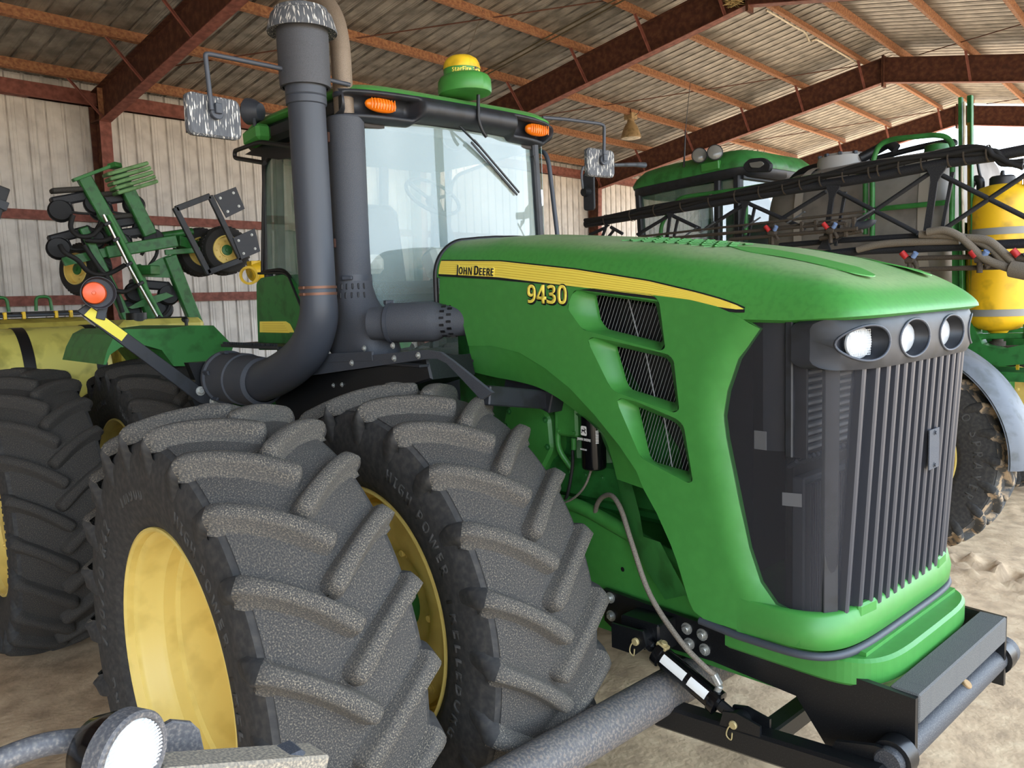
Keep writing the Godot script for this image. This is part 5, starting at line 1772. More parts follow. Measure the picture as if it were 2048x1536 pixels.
	for k in 33: ring.append(hub + wb * Vector3(cos(TAU * k / 32) * 0.19, 0, sin(TAU * k / 32) * 0.19))
	tube(sw, ring, 0.013, 8, false)
	for a in [0.3, 2.4, 4.5]: tube(sw, [hub - wb.y * 0.03, hub + wb * Vector3(cos(a) * 0.19, 0, sin(a) * 0.19)], 0.012, 6)
	tube(sw, [hub - wb.y * 0.02, Vector3(-1.17, 2.8, -0.07), Vector3(-1.12, 2.1, -0.07)], [0.045, 0.05, 0.06], 12)
	put("steering_wheel", sw, mats.seat, c)
	var ds := mb()
	box(ds, Vector3(-1.12, 2.62, -0.07), Vector3(0.16, 0.18, 0.4), Basis(Vector3.BACK, 0.4), 0.03)
	box(ds, Vector3(-1.55, 2.62, 0.46), Vector3(0.6, 0.12, 0.2), Basis.IDENTITY, 0.03)
	put("console", ds, mats.cream, c)
	var mo := mb()
	box(mo, Vector3(-1.62, 2.95, 0.60), Vector3(0.04, 0.16, 0.2), Basis(Vector3.UP, 0.5), 0.01)
	tube(mo, smooth([Vector3(-1.6, 2.66, 0.5), Vector3(-1.66, 2.8, 0.58), Vector3(-1.64, 2.95, 0.6)], 5), 0.012, 8)
	put("monitor", mo, mats.charcoal_dark, c)
	var pa := mb()
	box(pa, Vector3(-1.55, 2.93, 0.70), Vector3(0.12, 0.12, 0.003), Basis(Vector3.UP, 0.1) * Basis(Vector3.BACK, 0.05), 0.0)
	put("paper_sheet", pa, mats.white, c)
	var hdl := mb()
	box(hdl, Vector3(-1.5, 3.40, 0), Vector3(1.15, 0.06, 1.40))
	put("headliner", hdl, mats.seat, c)
	# roof
	var rf := mb()
	var lv := [[3.545, 0.10], [3.545, 0.0], [3.552, 0.0], [3.565, 0.012], [3.595, 0.05], [3.615, 0.12], [3.635, 0.30], [3.645, 0.6]]
	var pr := func(a: float, inset: float) -> Vector2:
		var hx := 0.72 - inset; var hz := 0.84 - inset
		var e := 0.28
		return Vector2(-1.53 + hx * signf(cos(a)) * pow(absf(cos(a)), e), hz * signf(sin(a)) * pow(absf(sin(a)), e))
	var n := 96
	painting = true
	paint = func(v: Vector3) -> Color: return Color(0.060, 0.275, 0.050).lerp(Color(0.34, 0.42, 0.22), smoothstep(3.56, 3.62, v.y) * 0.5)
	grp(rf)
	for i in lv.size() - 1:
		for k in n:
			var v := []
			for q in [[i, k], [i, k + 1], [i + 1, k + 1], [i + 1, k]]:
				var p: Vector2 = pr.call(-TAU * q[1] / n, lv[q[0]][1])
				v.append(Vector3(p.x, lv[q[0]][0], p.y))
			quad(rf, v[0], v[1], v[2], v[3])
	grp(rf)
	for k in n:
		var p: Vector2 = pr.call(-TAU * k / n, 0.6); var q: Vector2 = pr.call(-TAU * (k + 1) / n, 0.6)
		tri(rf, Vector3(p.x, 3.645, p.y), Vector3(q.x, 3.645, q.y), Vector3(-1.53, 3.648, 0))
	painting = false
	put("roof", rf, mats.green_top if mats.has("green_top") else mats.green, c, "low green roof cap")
	var tr2 := mb()
	box(tr2, Vector3(-1.62, 3.485, 0), Vector3(1.20, 0.12, 1.60), Basis.IDENTITY, 0.03)
	put("roof_trim", tr2, mats.charcoal_dark, c)
	# visor
	var vs := mb()
	var open := [Vector2(-0.800, 3.548), Vector2(-0.792, 3.538), Vector2(-0.792, 3.528), Vector2(-0.86, 3.524), Vector2(-0.905, 3.518), Vector2(-0.91, 3.44), Vector2(-0.86, 3.43), Vector2(-0.835, 3.42), Vector2(-0.845, 3.402), Vector2(-0.90, 3.388), Vector2(-1.02, 3.385)]
	var full := [Vector2(-0.800, 3.548), Vector2(-0.790, 3.540), Vector2(-0.782, 3.530), Vector2(-0.768, 3.522), Vector2(-0.758, 3.51), Vector2(-0.752, 3.49), Vector2(-0.755, 3.465), Vector2(-0.768, 3.445), Vector2(-0.79, 3.43), Vector2(-0.84, 3.418), Vector2(-1.02, 3.41)]
	skin(vs, func(u: float, v: float) -> Vector3:
		var z := lerpf(0.865, -0.765, u)
		var m := 1.0 - smoothstep(0.355, 0.40, absf(z))
		if z > 0.83: m = maxf(m, smoothstep(0.80, 0.86, z))
		if z < -0.73: m = maxf(m, smoothstep(0.73, 0.76, -z))
		var i := mini(int(v * 10.0), 9)
		var fr := v * 10.0 - i
		var a: Vector2 = open[i].lerp(open[i + 1], fr); var b: Vector2 = full[i].lerp(full[i + 1], fr)
		var p := a.lerp(b, m)
		return Vector3(p.x - 0.09 * pow(absf(z - 0.05) / 0.82, 6.0), p.y + 0.008 - 0.012 * pow(z, 2.0), z), 120, 10, true)
	put("visor", vs, mats.charcoal_dark, c, "dark front visor under the roof edge")
	for side: float in [1.0, -1.0]:
		var al := mb()
		var zc := 0.60 if side > 0 else -0.635
		skin(al, func(u: float, v: float) -> Vector3:
			var a := TAU * v
			var k := u * 2.0 - 1.0
			var r := pow(maxf(1.0 - pow(absf(k), 3.0 if k * side < 0.0 else 2.0), 0.0), 0.5)
			return Vector3(-0.868 + 0.034 * r * cos(a), 3.487 + 0.040 * r * sin(a), zc + k * 0.105), 20, 24)
		put("amber_lamp", al, mats.amber, c, "ribbed amber lamp")
		var ab := mb()
		for k in 9:
			var z := zc - 0.075 + k * 0.019
			tube(ab, [Vector3(-0.836, 3.515, z), Vector3(-0.832, 3.487, z), Vector3(-0.836, 3.458, z)], 0.0035, 5)
		put("lamp_ribs", ab, mats.amber, c, "", "stuff")
	# wiper, cable
	var wi := mb()
	bar(wi, Vector3(-0.835, 3.43, 0.06), Vector3(-0.845, 3.33, -0.10), 0.014, 0.008)
	bar(wi, Vector3(-0.84, 3.36, -0.06), Vector3(-0.885, 3.07, -0.47), 0.01, 0.012)
	bar(wi, Vector3(-0.845, 3.345, -0.04), Vector3(-0.893, 3.055, -0.46), 0.008, 0.014)
	put("wiper", wi, mats.black_plain, c)
	var cb := mb()
	tube(cb, smooth([Vector3(-0.745, 3.607, -0.026), Vector3(-0.745, 3.534, -0.022), Vector3(-0.745, 3.460, -0.022), Vector3(-0.745, 3.398, -0.047), Vector3(-0.745, 3.365, -0.078)], 5), 0.011, 8)
	put("cable", cb, mats.black_plain, c)
	var lp := mb()
	tube(lp, smooth([Vector3(-0.95, 3.40, 0.12), Vector3(-0.95, 3.33, 0.08), Vector3(-0.95, 3.31, 0.0), Vector3(-0.95, 3.34, -0.09)], 5), 0.008, 6)
	put("inner_cable", lp, mats.black_plain, c)
	# globe receiver
	var gr := root_of("receiver", t)
	gr.position = Vector3(-0.86, 0, 0.0)
	var bs := mb()
	lathe(bs, [Vector2(0.0, 3.62), Vector2(0.12, 3.615), Vector2(0.150, 3.625), Vector2(0.155, 3.64), Vector2(0.152, 3.70), Vector2(0.140, 3.722), Vector2(0.115, 3.735)], Transform3D(Basis.IDENTITY.scaled(Vector3(1.15, 1, 1)), Vector3(0.02, 0, 0)), 36)
	put("base", bs, mats.green, gr, "round green base")
	var rg2 := mb()
	lathe(rg2, [Vector2(0.112, 3.72), Vector2(0.112, 3.775), Vector2(0.108, 3.78)], Transform3D.IDENTITY, 40)
	put("ring", rg2, mats.green, gr)
	var dm := mb()
	lathe(dm, [Vector2(0.114, 3.772), Vector2(0.113, 3.785), Vector2(0.108, 3.81), Vector2(0.095, 3.832), Vector2(0.07, 3.848), Vector2(0.035, 3.856), Vector2(0.0, 3.858)], Transform3D.IDENTITY, 40)
	put("dome", dm, mats.yellow, gr, "yellow dome")
	var tx := mb()
	var a0 := 1.25
	for ch in "StarFire 3000":
		if ch == " ":
			a0 -= 0.09
			continue
		var m := text_mesh(ch, 0.034, 0.002)
		var w := m.get_aabb().size.x + 0.003
		var am := a0 - w * 0.5 / 0.113
		# angle measured from +x towards +z; letters run towards -z as seen from the front right
		var d := Vector3(cos(am), 0, sin(am))
		add_mesh(tx, m, Transform3D(Basis(Vector3.UP.cross(d), Vector3.UP, d), d * 0.1125 + Vector3(0, 3.752, 0)))
		a0 -= w / 0.113
	put("lettering", tx, mats.yellow_decal, gr)
	var ed := Vector3(cos(-0.18), 0, sin(-0.18))
	emblem(gr, ed * 0.1125 + Vector3(0, 3.752, 0), Basis(Vector3.UP.cross(ed), Vector3.UP, ed), 0.034, mats.black_decal, mats.yellow_decal)
	# mirrors
	for q in [[1.0, Vector3(-0.950, 3.322, 1.545), 0.30, 0.205], [-1.0, Vector3(-0.950, 3.340, -1.354), 0.30, 0.205]]:
		var side: float = q[0]
		var mr := root_of("mirror", t)
		mr.position = q[1]
		var bsx := Basis(Vector3.UP, 0.25 * side + (0.25 if side < 0 else -0.05))
		var hs := mb()
		ext(hs, round_poly([Vector2(-q[2] * 0.5, -q[3] * 0.5), Vector2(q[2] * 0.5, -q[3] * 0.46), Vector2(q[2] * 0.5, q[3] * 0.5), Vector2(-q[2] * 0.5, q[3] * 0.5)], 0.04, 5), Transform3D(bsx * Basis(Vector3(0, 0, -1), Vector3.UP, Vector3.RIGHT), Vector3(-0.02, 0, 0)), 0.045, 0.010)
		put("mirror_shell", hs, mats.splash if mats.has("splash") else mats.charcoal_dusty, mr, "grey mirror back streaked with droppings")
		var gl := mb()
		box(gl, bsx * Vector3(-0.024, 0, 0), Vector3(0.004, q[3] * 0.88, q[2] * 0.9), bsx, 0.0)
		put("mirror_glass", gl, mats.mirror, mr)
		var cl := mb()
		rod(cl, bsx * Vector3(0.024, 0.02, 0.0), bsx * Vector3(0.05, 0.02, 0.0), 0.036, 20)
		box(cl, bsx * Vector3(0.055, 0.035, 0), Vector3(0.02, 0.05, 0.035), bsx)
		put("mirror_clamp", cl, mats.charcoal, mr)
	var a1 := mb()
	tube(a1, rounded([Vector3(-0.895, 3.345, 1.568), Vector3(-0.895, 3.607, 1.580), Vector3(-0.895, 3.611, 1.558), Vector3(-0.895, 3.604, 1.225), Vector3(-0.895, 3.580, 0.778)], 0.05, 5), 0.012, 10)
	put("mirror_arm", a1, mats.charcoal, t)
	var a2 := mb()
	tube(a2, rounded([Vector3(-0.900, 3.343, -1.347), Vector3(-0.900, 3.605, -1.361), Vector3(-0.900, 3.613, -1.312), Vector3(-0.900, 3.601, -0.944), Vector3(-0.900, 3.585, -0.723)], 0.05, 5), 0.012, 10)
	put("mirror_arm", a2, mats.charcoal, t)
	var hr := mb()
	tube(hr, rounded([Vector3(-1.188, 3.426, -0.850), Vector3(-1.012, 3.389, -0.850), Vector3(-0.976, 3.311, -0.850), Vector3(-0.909, 2.772, -0.850)], 0.06, 5), 0.016, 10)
	put("hand_rail", hr, mats.charcoal, t)
	var hg := mb()
	bar(hg, Vector3(-0.930, 3.331, -0.646), Vector3(-0.930, 3.223, -0.665), 0.02, 0.05, Vector3.RIGHT)
	put("door_hinge", hg, mats.black_plain, t)
	var im := mb()
	ext(im, round_poly([Vector2(-1.023, 3.187), Vector2(-1.107, 3.182), Vector2(-1.107, 3.056), Vector2(-1.033, 3.060)], 0.02), at_x(-1.3), 0.02)
	put("side_mirror", im, mats.mirror, t)
	# things at the roof's rear right corner
	var rl := mb()
	tube(rl, rounded([Vector3(-1.240, 3.286, 0.950), Vector3(-1.677, 3.382, 0.950), Vector3(-2.039, 3.384, 0.950), Vector3(-2.046, 3.341, 0.950), Vector3(-1.628, 3.249, 0.950)], 0.05, 4), 0.014, 8)
	ext(rl, PackedVector2Array([Vector2(-1.319, 3.318), Vector2(-1.780, 3.404), Vector2(-2.093, 3.378), Vector2(-1.627, 3.277), Vector2(-1.328, 3.256)]), at_z(0.84), 0.02)
	put("roof_rail", rl, mats.black_plain, t)
	var gb := mb()
	box(gb, Vector3(-1.815, 3.446, 0.900), Vector3(0.22, 0.10, 0.10), Basis(Vector3.BACK, 0.1), 0.02)
	put("roof_bracket", gb, mats.green, t)
	var wl := mb()
	lathe(wl, [Vector2(0.0, -0.10), Vector2(0.05, -0.09), Vector2(0.075, -0.04), Vector2(0.08, 0.0), Vector2(0.07, 0.012), Vector2(0, 0.02)], axis_xf(Vector3(-1.806, 3.587, 0.950), Vector3(-0.8, 0.1, 0.5)), 24)
	tube(wl, [Vector3(-1.736, 3.538, 0.950), Vector3(-1.760, 3.476, 0.930)], 0.012, 6)
	put("work_lamp", wl, mats.charcoal, t)

# ---------------------------------------------------------------- hitch in front of the tractor
func build_tow_bar() -> void:
	var t := root_of("lift_arm")
	tag(t, "black pipe and square arm with a hydraulic cylinder, hung below the tractor's bumper", "lift arm")
	var px := 1.06; var py := 0.69
	var s := mb()
	rod(s, Vector3(px, py, -0.47), Vector3(px, py, 2.25), 0.0865, 32, 0.004)
	put("cross_pipe", s, mats.pipe_rust, t, "thick dusty pipe with rust along its underside")
	for g: float in [0.62, -0.62]:
		var a := mb()
		bar(a, Vector3(1.03, 0.60, g), Vector3(1.99, 0.70, g), 0.09, 0.105, Vector3.UP, 0.012)
		put("arm", a, mats.black_steel, t, "square black steel arm")
		var sl := mb()
		lathe(sl, [Vector2(0.051, 0), Vector2(0.068, 0), Vector2(0.068, 0.07), Vector2(0.051, 0.07)], axis_xf(Vector3(1.985, 0.755, 0.50 if g > 0 else -0.57), Vector3.BACK), 24)
		ext(sl, PackedVector2Array([Vector2(1.76, 0.66), Vector2(1.99, 0.70), Vector2(1.99, 0.80), Vector2(1.94, 0.80), Vector2(1.80, 0.76)]), at_z(0.575 if g > 0 else -0.595), 0.02)
		put("hinge_sleeve", sl, mats.black_steel, t)
	var ct := mb()
	bar(ct, Vector3(1.52, 0.66, -0.58), Vector3(1.52, 0.66, 0.58), 0.08, 0.08, Vector3.UP, 0.008)
	put("cross_tube", ct, mats.black_steel, t)
	var lu := mb()
	for z in [0.585, 0.655]: ext(lu, PackedVector2Array([Vector2(1.36, 0.67), Vector2(1.54, 0.69), Vector2(1.54, 0.74), Vector2(1.44, 0.755), Vector2(1.38, 0.74)]), at_z(z - 0.006), 0.012)
	put("lug", lu, mats.black_steel, t)
	# hydraulic cylinder
	var cy := root_of("cylinder", t)
	var p0: Vector3 = Vector3(0.966, 0.907, 0.640); var p1: Vector3 = Vector3(1.426, 0.704, 0.620)
	var d := (p1 - p0).normalized()
	var c := mb()
	rod(c, p0 + d * 0.09, p0 + d * 0.395, 0.043, 24)
	for q in [0.085, 0.375]: lathe(c, [Vector2(0.03, 0), Vector2(0.05, 0), Vector2(0.052, 0.01), Vector2(0.052, 0.03), Vector2(0.03, 0.035)], axis_xf(p0 + d * q, d), 20)
	put("barrel", c, mats.gloss_black if mats.has("gloss_black") else mats.black_plain, cy)
	var cl := mb()
	var ys := d.cross(Vector3.BACK).normalized()
	if ys.y < 0: ys = -ys
	for q in [[0.0, 0.07], [0.40, 0.49]]: bar(cl, p0 + d * q[0], p0 + d * q[1], 0.035, 0.05, ys, 0.012)
	rod(cl, p0 + d * 0.40, p0 + d * 0.44, 0.02, 16)
	lathe(cl, [Vector2(0, -0.03), Vector2(0.035, -0.03), Vector2(0.04, 0.0), Vector2(0.035, 0.03), Vector2(0, 0.03)], axis_xf(p0, Vector3.BACK), 20)
	lathe(cl, [Vector2(0, -0.03), Vector2(0.038, -0.03), Vector2(0.042, 0.0), Vector2(0.038, 0.03), Vector2(0, 0.03)], axis_xf(p1, Vector3.BACK), 20)
	put("clevis", cl, mats.black_steel, cy)
	for q in [p0, p1]:
		var pn := mb()
		rod(pn, q + Vector3(0, 0, -0.05), q + Vector3(0, 0, 0.05), 0.017, 16)
		tube(pn, smooth([q + Vector3(0, 0.01, 0.045), q + Vector3(-0.02, -0.02, 0.05), q + Vector3(-0.025, -0.05, 0.05), q + Vector3(-0.005, -0.06, 0.05), q + Vector3(0.0, -0.03, 0.05)], 4), 0.003, 6)
		put("pin", pn, mats.brass if mats.has("brass") else mats.cream, cy, "yellowed pin with a wire clip")
	for q in [[0.13, 0.25], [0.27, 0.36]]:
		var lb := mb()
		var f := (Vector3(0.35, 0.45, 1.0)).normalized()
		f = (f - d * f.dot(d)).normalized()
		skin(lb, func(u: float, v: float) -> Vector3:
			var a := (v - 0.5) * 0.9
			return p0 + d * lerpf(q[0], q[1], u) + (f * cos(a) + d.cross(f) * sin(a)) * 0.0438, 2, 6, true)
		put("label", lb, mats.white, cy, "white sticker")
	var fi := mb()
	rod(fi, p0 + d * 0.38 + ys * 0.03, p0 + d * 0.38 + ys * 0.075, 0.014, 12)
	bar(fi, p0 + d * 0.38 + ys * 0.075, p0 + d * 0.34 + ys * 0.10, 0.024, 0.024)
	put("fitting", fi, mats.zinc, cy)
	var vl := mb()
	rod(vl, p0 + d * 0.10 + ys * 0.04, p0 + d * 0.10 + ys * 0.065, 0.015, 12)
	box(vl, p0 + d * 0.10 + ys * 0.045, Vector3(0.05, 0.02, 0.035), Basis(d, ys, d.cross(ys)))
	put("port_block", vl, mats.brass if mats.has("brass") else mats.cream, cy)
	var bk := mb()
	box(bk, Vector3(0.93, 0.905, 0.545), Vector3(0.21, 0.13, 0.13), Basis(Vector3.BACK, 0.04), 0.008)
	for z in [0.605, 0.672]: ext(bk, PackedVector2Array([Vector2(0.83, 0.95), Vector2(1.0, 0.96), Vector2(1.02, 0.90), Vector2(0.96, 0.845), Vector2(0.83, 0.84)]), at_z(z - 0.006), 0.012)
	put("bracket", bk, mats.black_steel, t)
	var ho := mb()
	tube(ho, smooth([p0 + d * 0.34 + ys * 0.10, Vector3(1.299, 0.896, 0.660), Vector3(1.187, 0.975, 0.670), Vector3(1.015, 1.115, 0.640), Vector3(0.888, 1.307, 0.600), Vector3(0.802, 1.423, 0.560), Vector3(0.726, 1.471, 0.530), Vector3(0.648, 1.453, 0.500), Vector3(0.580, 1.400, 0.470), Vector3(0.536, 1.332, 0.440)], 7), 0.0115, 10)
	put("hose", ho, mats.hose, t, "worn grey hydraulic hose")

# ---------------------------------------------------------------- the folded planter and its tanks, behind the tractor
func row_unit(t: Node3D, at: Vector3, tilt: float) -> void:
	var r := root_of("row_unit", t)
	r.position = at
	r.rotation.x = tilt
	var s := mb()
	box(s, Vector3(0, 0, 0), Vector3(0.14, 0.12, 0.5), Basis.IDENTITY, 0.02)
	box(s, Vector3(0.02, -0.09, 0.12), Vector3(0.1, 0.16, 0.16), Basis.IDENTITY, 0.02)
	put("shank", s, mats.boom, r)
	var w := mb()
	for z in [-0.22, 0.2]:
		lathe(w, [Vector2(0, -0.04), Vector2(0.12, -0.045), Vector2(0.14, -0.02), Vector2(0.14, 0.02), Vector2(0.12, 0.045), Vector2(0, 0.04)], axis_xf(Vector3(0.06, -0.12, z), Vector3(1, 0.2, 0.1)), 20)
	put("gauge_wheels", w, mats.black_plain, r, "", "stuff")
	var h := mb()
	tube(h, smooth([Vector3(0.05, 0.05, -0.2), Vector3(0.08, -0.05, -0.26), Vector3(0.08, -0.3, -0.22), Vector3(0.04, -0.45, -0.1)], 5), 0.022, 8)
	tube(h, smooth([Vector3(0.05, 0.0, 0.2), Vector3(0.1, -0.15, 0.1), Vector3(0.08, -0.22, -0.1)], 5), 0.016, 8)
	put("seed_hose", h, mats.hose_black, r)

func build_planter() -> void:
	var t := root_of("planter")
	tag(t, "folded green row planter standing by the back wall, its wing raised behind the tractor", "planter")
	var X := -8.0
	var bars := [["wing_bar", Vector3(-8.000, 4.066, 0.250), Vector3(-8.000, 3.196, -0.147), 0.17, 0.10], ["wing_bar", Vector3(-8.000, 4.141, -0.176), Vector3(-8.000, 3.363, -0.495), 0.17, 0.10], ["lower_bar", Vector3(-8.000, 3.093, -0.717), Vector3(-8.000, 2.124, -1.024), 0.17, 0.12], ["lower_bar", Vector3(-8.000, 3.434, 0.308), Vector3(-8.000, 2.001, -0.229), 0.11, 0.10], ["lower_bar", Vector3(-8.050, 2.976, -0.292), Vector3(-8.050, 2.119, -0.476), 0.14, 0.10]]
	for q in bars:
		var s := mb()
		bar(s, q[1], q[2], q[4], q[3], Vector3(0, 0, 1), 0.012)
		put(q[0], s, mats.green_dark, t)
	var cr := mb()
	bar(cr, Vector3(-7.980, 4.000, 0.373), Vector3(-7.980, 4.220, -0.105), 0.1, 0.04, Vector3.UP, 0.005)
	bar(cr, Vector3(-8.000, 4.202, -0.086), Vector3(-7.900, 4.225, -0.153), 0.12, 0.06, Vector3.UP, 0.005)
	put("top_rail", cr, mats.green_mid, t)
	var tb := mb()
	bar(tb, Vector3(-8.000, 3.129, 0.061), Vector3(-7.900, 3.284, -0.788), 0.16, 0.15, Vector3.UP, 0.01)
	var tb2 := mb()
	bar(tb2, Vector3(-8.000, 2.908, -0.364), Vector3(-7.850, 2.901, -0.484), 0.2, 0.12, Vector3.UP, 0.01)
	ext(tb2, PackedVector2Array([Vector2(-0.326, 2.824), Vector2(-0.386, 2.941), Vector2(-0.598, 3.059), Vector2(-0.718, 3.106), Vector2(-0.773, 2.801)]), at_x(-7.98), 0.05)
	put("toolbar", tb, mats.green_dark, t)
	put("hinge_plate", tb2, mats.green_dark, t)
	var op := mb()
	box(op, Vector3(-7.860, 3.247, -0.706), Vector3(0.01, 0.11, 0.14), Basis(Vector3.RIGHT, -0.12), 0.0)
	put("toolbar_mouth", op, mats.green_dark, t)
	var st := mb()
	ext(st, PackedVector2Array([Vector2(0.581, 3.057), Vector2(0.039, 3.193), Vector2(0.018, 3.086), Vector2(0.545, 2.959)]), at_x(-7.97), 0.05)
	ext(st, PackedVector2Array([Vector2(-0.140, 2.428), Vector2(-0.334, 2.532), Vector2(-0.627, 2.610), Vector2(-0.722, 2.562), Vector2(-0.422, 2.451), Vector2(-0.181, 2.407)]), at_x(-7.95), 0.05)
	put("side_bar", st, mats.green_dark, t)
	# stack of weight plates
	for k in 5:
		var w := mb()
		var a: Vector3 = Vector3(-7.900, 4.076, 0.023); var b: Vector3 = Vector3(-7.900, 4.259, -0.483)
		var off := Vector3(0, -0.055 * k, -0.025 * k)
		bar(w, a + off, b + off, 0.24, 0.045, Vector3.UP, 0.012)
		put("weight_plate", w, mats.green_pale if mats.has("green_pale") else mats.green_dusty, t)
	# cylinder rod and its green tube
	var rd := mb()
	tube(rd, [Vector3(-7.750, 3.577, 0.124), Vector3(-7.750, 2.897, -0.143), Vector3(-7.750, 2.292, -0.420)], 0.022, 10)
	put("ram_rod", rd, mats.chrome, t)
	var rt := mb()
	tube(rt, [Vector3(-7.820, 3.581, 0.052), Vector3(-7.820, 2.276, -0.487)], 0.035, 10)
	put("ram_tube", rt, mats.green_mid, t)
	for p: Vector3 in [Vector3(-7.740, 3.468, 0.090), Vector3(-7.740, 3.274, 0.007), Vector3(-7.740, 2.971, -0.122), Vector3(-7.740, 2.725, -0.241), Vector3(-7.740, 2.279, -0.422)]:
		var k := mb()
		box(k, p, Vector3(0.04, 0.04, 0.09), Basis(Vector3.RIGHT, 0.5))
		put("ram_clip", k, mats.black_plain, t)
	for q in [[Vector3(-8.100, 3.796, 0.366), 0.25], [Vector3(-8.150, 3.823, -0.116), 0.2], [Vector3(-8.100, 3.347, 0.432), 0.3], [Vector3(-8.150, 3.528, -0.213), 0.2], [Vector3(-8.100, 3.399, -0.311), 0.15], [Vector3(-8.150, 2.717, -0.493), -0.1], [Vector3(-8.200, 2.488, -0.395), 0.1]]:
		row_unit(t, q[0], q[1])
	for q in [Vector3(-8.050, 3.786, 0.351), Vector3(-8.100, 3.775, -0.158), Vector3(-8.100, 3.492, -0.226)]:
		var b := mb()
		bar(b, q + Vector3(0, 0.08, 0.26), q + Vector3(0, 0.14, -0.20), 0.16, 0.06, Vector3.UP, 0.015)
		put("rubber_belt_guard", b, mats.black_dusty2 if mats.has("black_dusty2") else mats.boom, t)
	var hz := [[Vector3(-7.900, 3.572, 0.429), Vector3(-7.900, 3.420, 0.464), Vector3(-7.850, 3.316, 0.396), Vector3(-7.850, 3.332, 0.243), Vector3(-7.900, 3.482, 0.096)], [Vector3(-7.850, 3.203, 0.615), Vector3(-7.800, 3.110, 0.580), Vector3(-7.800, 3.022, 0.450), Vector3(-7.850, 2.872, 0.309), Vector3(-7.900, 2.855, 0.095), Vector3(-7.950, 2.970, -0.138)], [Vector3(-7.900, 3.211, 0.336), Vector3(-7.900, 2.967, 0.202), Vector3(-7.900, 2.716, 0.047), Vector3(-7.900, 2.366, -0.044)], [Vector3(-7.850, 2.652, 0.055), Vector3(-7.850, 2.630, -0.080), Vector3(-7.900, 2.712, -0.254)], [Vector3(-7.900, 3.273, 0.319), Vector3(-7.850, 3.261, 0.134), Vector3(-7.850, 3.327, -0.030)]]
	for q in hz:
		var h := mb()
		tube(h, smooth(q, 6), 0.03, 8)
		put("hose", h, mats.hose_black, t)
	# carrying wheels
	var wm := mb()
	lathe(wm, [Vector2(0.20, -0.15), Vector2(0.26, -0.16), Vector2(0.30, -0.15), Vector2(0.325, -0.11), Vector2(0.33, 0.0), Vector2(0.325, 0.11), Vector2(0.30, 0.15), Vector2(0.26, 0.16), Vector2(0.20, 0.15)], Transform3D.IDENTITY, 40)
	for k in 40:
		for side: float in [-1.0, 1.0]:
			var a := TAU * k / 40 + (0.08 if side > 0 else 0.0)
			box(wm, Vector3(cos(a) * 0.328, side * 0.06, sin(a) * 0.328), Vector3(0.02, 0.10, 0.03), Basis(Vector3.UP, -a) * Basis(Vector3.RIGHT, 0.5 * side), 0.004)
	wm.generate_normals()
	var tyre: Mesh = wm.commit()
	var rm := mb()
	lathe(rm, [Vector2(0.205, 0.15), Vector2(0.20, 0.165), Vector2(0.185, 0.16), Vector2(0.18, 0.09), Vector2(0.165, 0.085), Vector2(0.09, 0.10), Vector2(0.09, 0.12), Vector2(0.0, 0.12)], Transform3D.IDENTITY, 36)
	for k in 8: bolt(rm, Vector3(cos(TAU * k / 8) * 0.125, 0.095, sin(TAU * k / 8) * 0.125), Vector3.UP, 0.012)
	rm.generate_normals()
	var rim: Mesh = rm.commit()
	for q in [[Vector3(-8.000, 3.169, -1.474), Vector3(1, 0.03, 0.05)], [Vector3(-8.350, 3.168, -1.275), Vector3(1, 0.03, 0.05)], [Vector3(-8.350, 2.927, 0.219), Vector3(0.45, 0.1, 1.0)]]:
		var w := root_of("wheel", t)
		w.transform = axis_xf(q[0], q[1])
		put("tyre", tyre, mats.black_tyre if mats.has("black_tyre") else mats.black_plain, w)
		put("rim", rim, mats.yellow_rim, w)
		var hb := mb()
		lathe(hb, [Vector2(0.075, 0.10), Vector2(0.072, 0.135), Vector2(0.03, 0.14), Vector2(0.028, 0.16), Vector2(0.0, 0.165)], Transform3D.IDENTITY, 20)
		put("hub", hb, mats.green_dark, w)
	var ax := mb()
	bar(ax, Vector3(-8.050, 3.297, -0.843), Vector3(-8.300, 3.234, -1.261), 0.14, 0.14)
	tube(ax, [Vector3(-8.200, 3.348, -0.560), Vector3(-8.200, 3.444, -1.133)], 0.05, 8)
	bar(ax, Vector3(-8.000, 3.138, -0.669), Vector3(-7.950, 3.174, -1.119), 0.06, 0.07)
	put("axle_arm", ax, mats.green_dark, t)
	# black marker frame with four bolted plates
	var mk := mb()
	for q in [[Vector3(-7.700, 3.698, -0.735), Vector3(-7.700, 2.839, -1.117)], [Vector3(-7.700, 3.680, -0.746), Vector3(-7.700, 3.873, -1.209)], [Vector3(-7.700, 3.873, -1.209), Vector3(-7.700, 3.028, -1.578)], [Vector3(-7.700, 2.859, -1.098), Vector3(-7.700, 3.028, -1.578)]]: bar(mk, q[0], q[1], 0.05, 0.075, Vector3(0, 0, 1), 0.006)
	put("marker_frame", mk, mats.charcoal_dark, t)
	for q: Array in [[Vector2(-1.249, 3.879), Vector2(-1.563, 4.011), Vector2(-1.670, 3.722), Vector2(-1.399, 3.589)], [Vector2(-1.470, 3.323), Vector2(-1.795, 3.461), Vector2(-1.853, 3.146), Vector2(-1.569, 3.033)]]:
		var p := mb()
		ext(p, PackedVector2Array(q), at_x(-7.66), 0.02, 0.003)
		put("marker_plate", p, mats.charcoal_dusty, t)
		for k in 4:
			var b := mb()
			var m := (q[k] as Vector2).lerp((q[0] + q[2]) * 0.5, 0.4)
			bolt(b, Vector3(-7.66, m.y, m.x), Vector3.RIGHT, 0.012)
			put("bolt", b, mats.zinc, t)
	var ym := mb()
	rod(ym, Vector3(-7.000, 2.806, -1.372), Vector3(-7.000, 2.870, -1.570), 0.13, 20, 0.03)
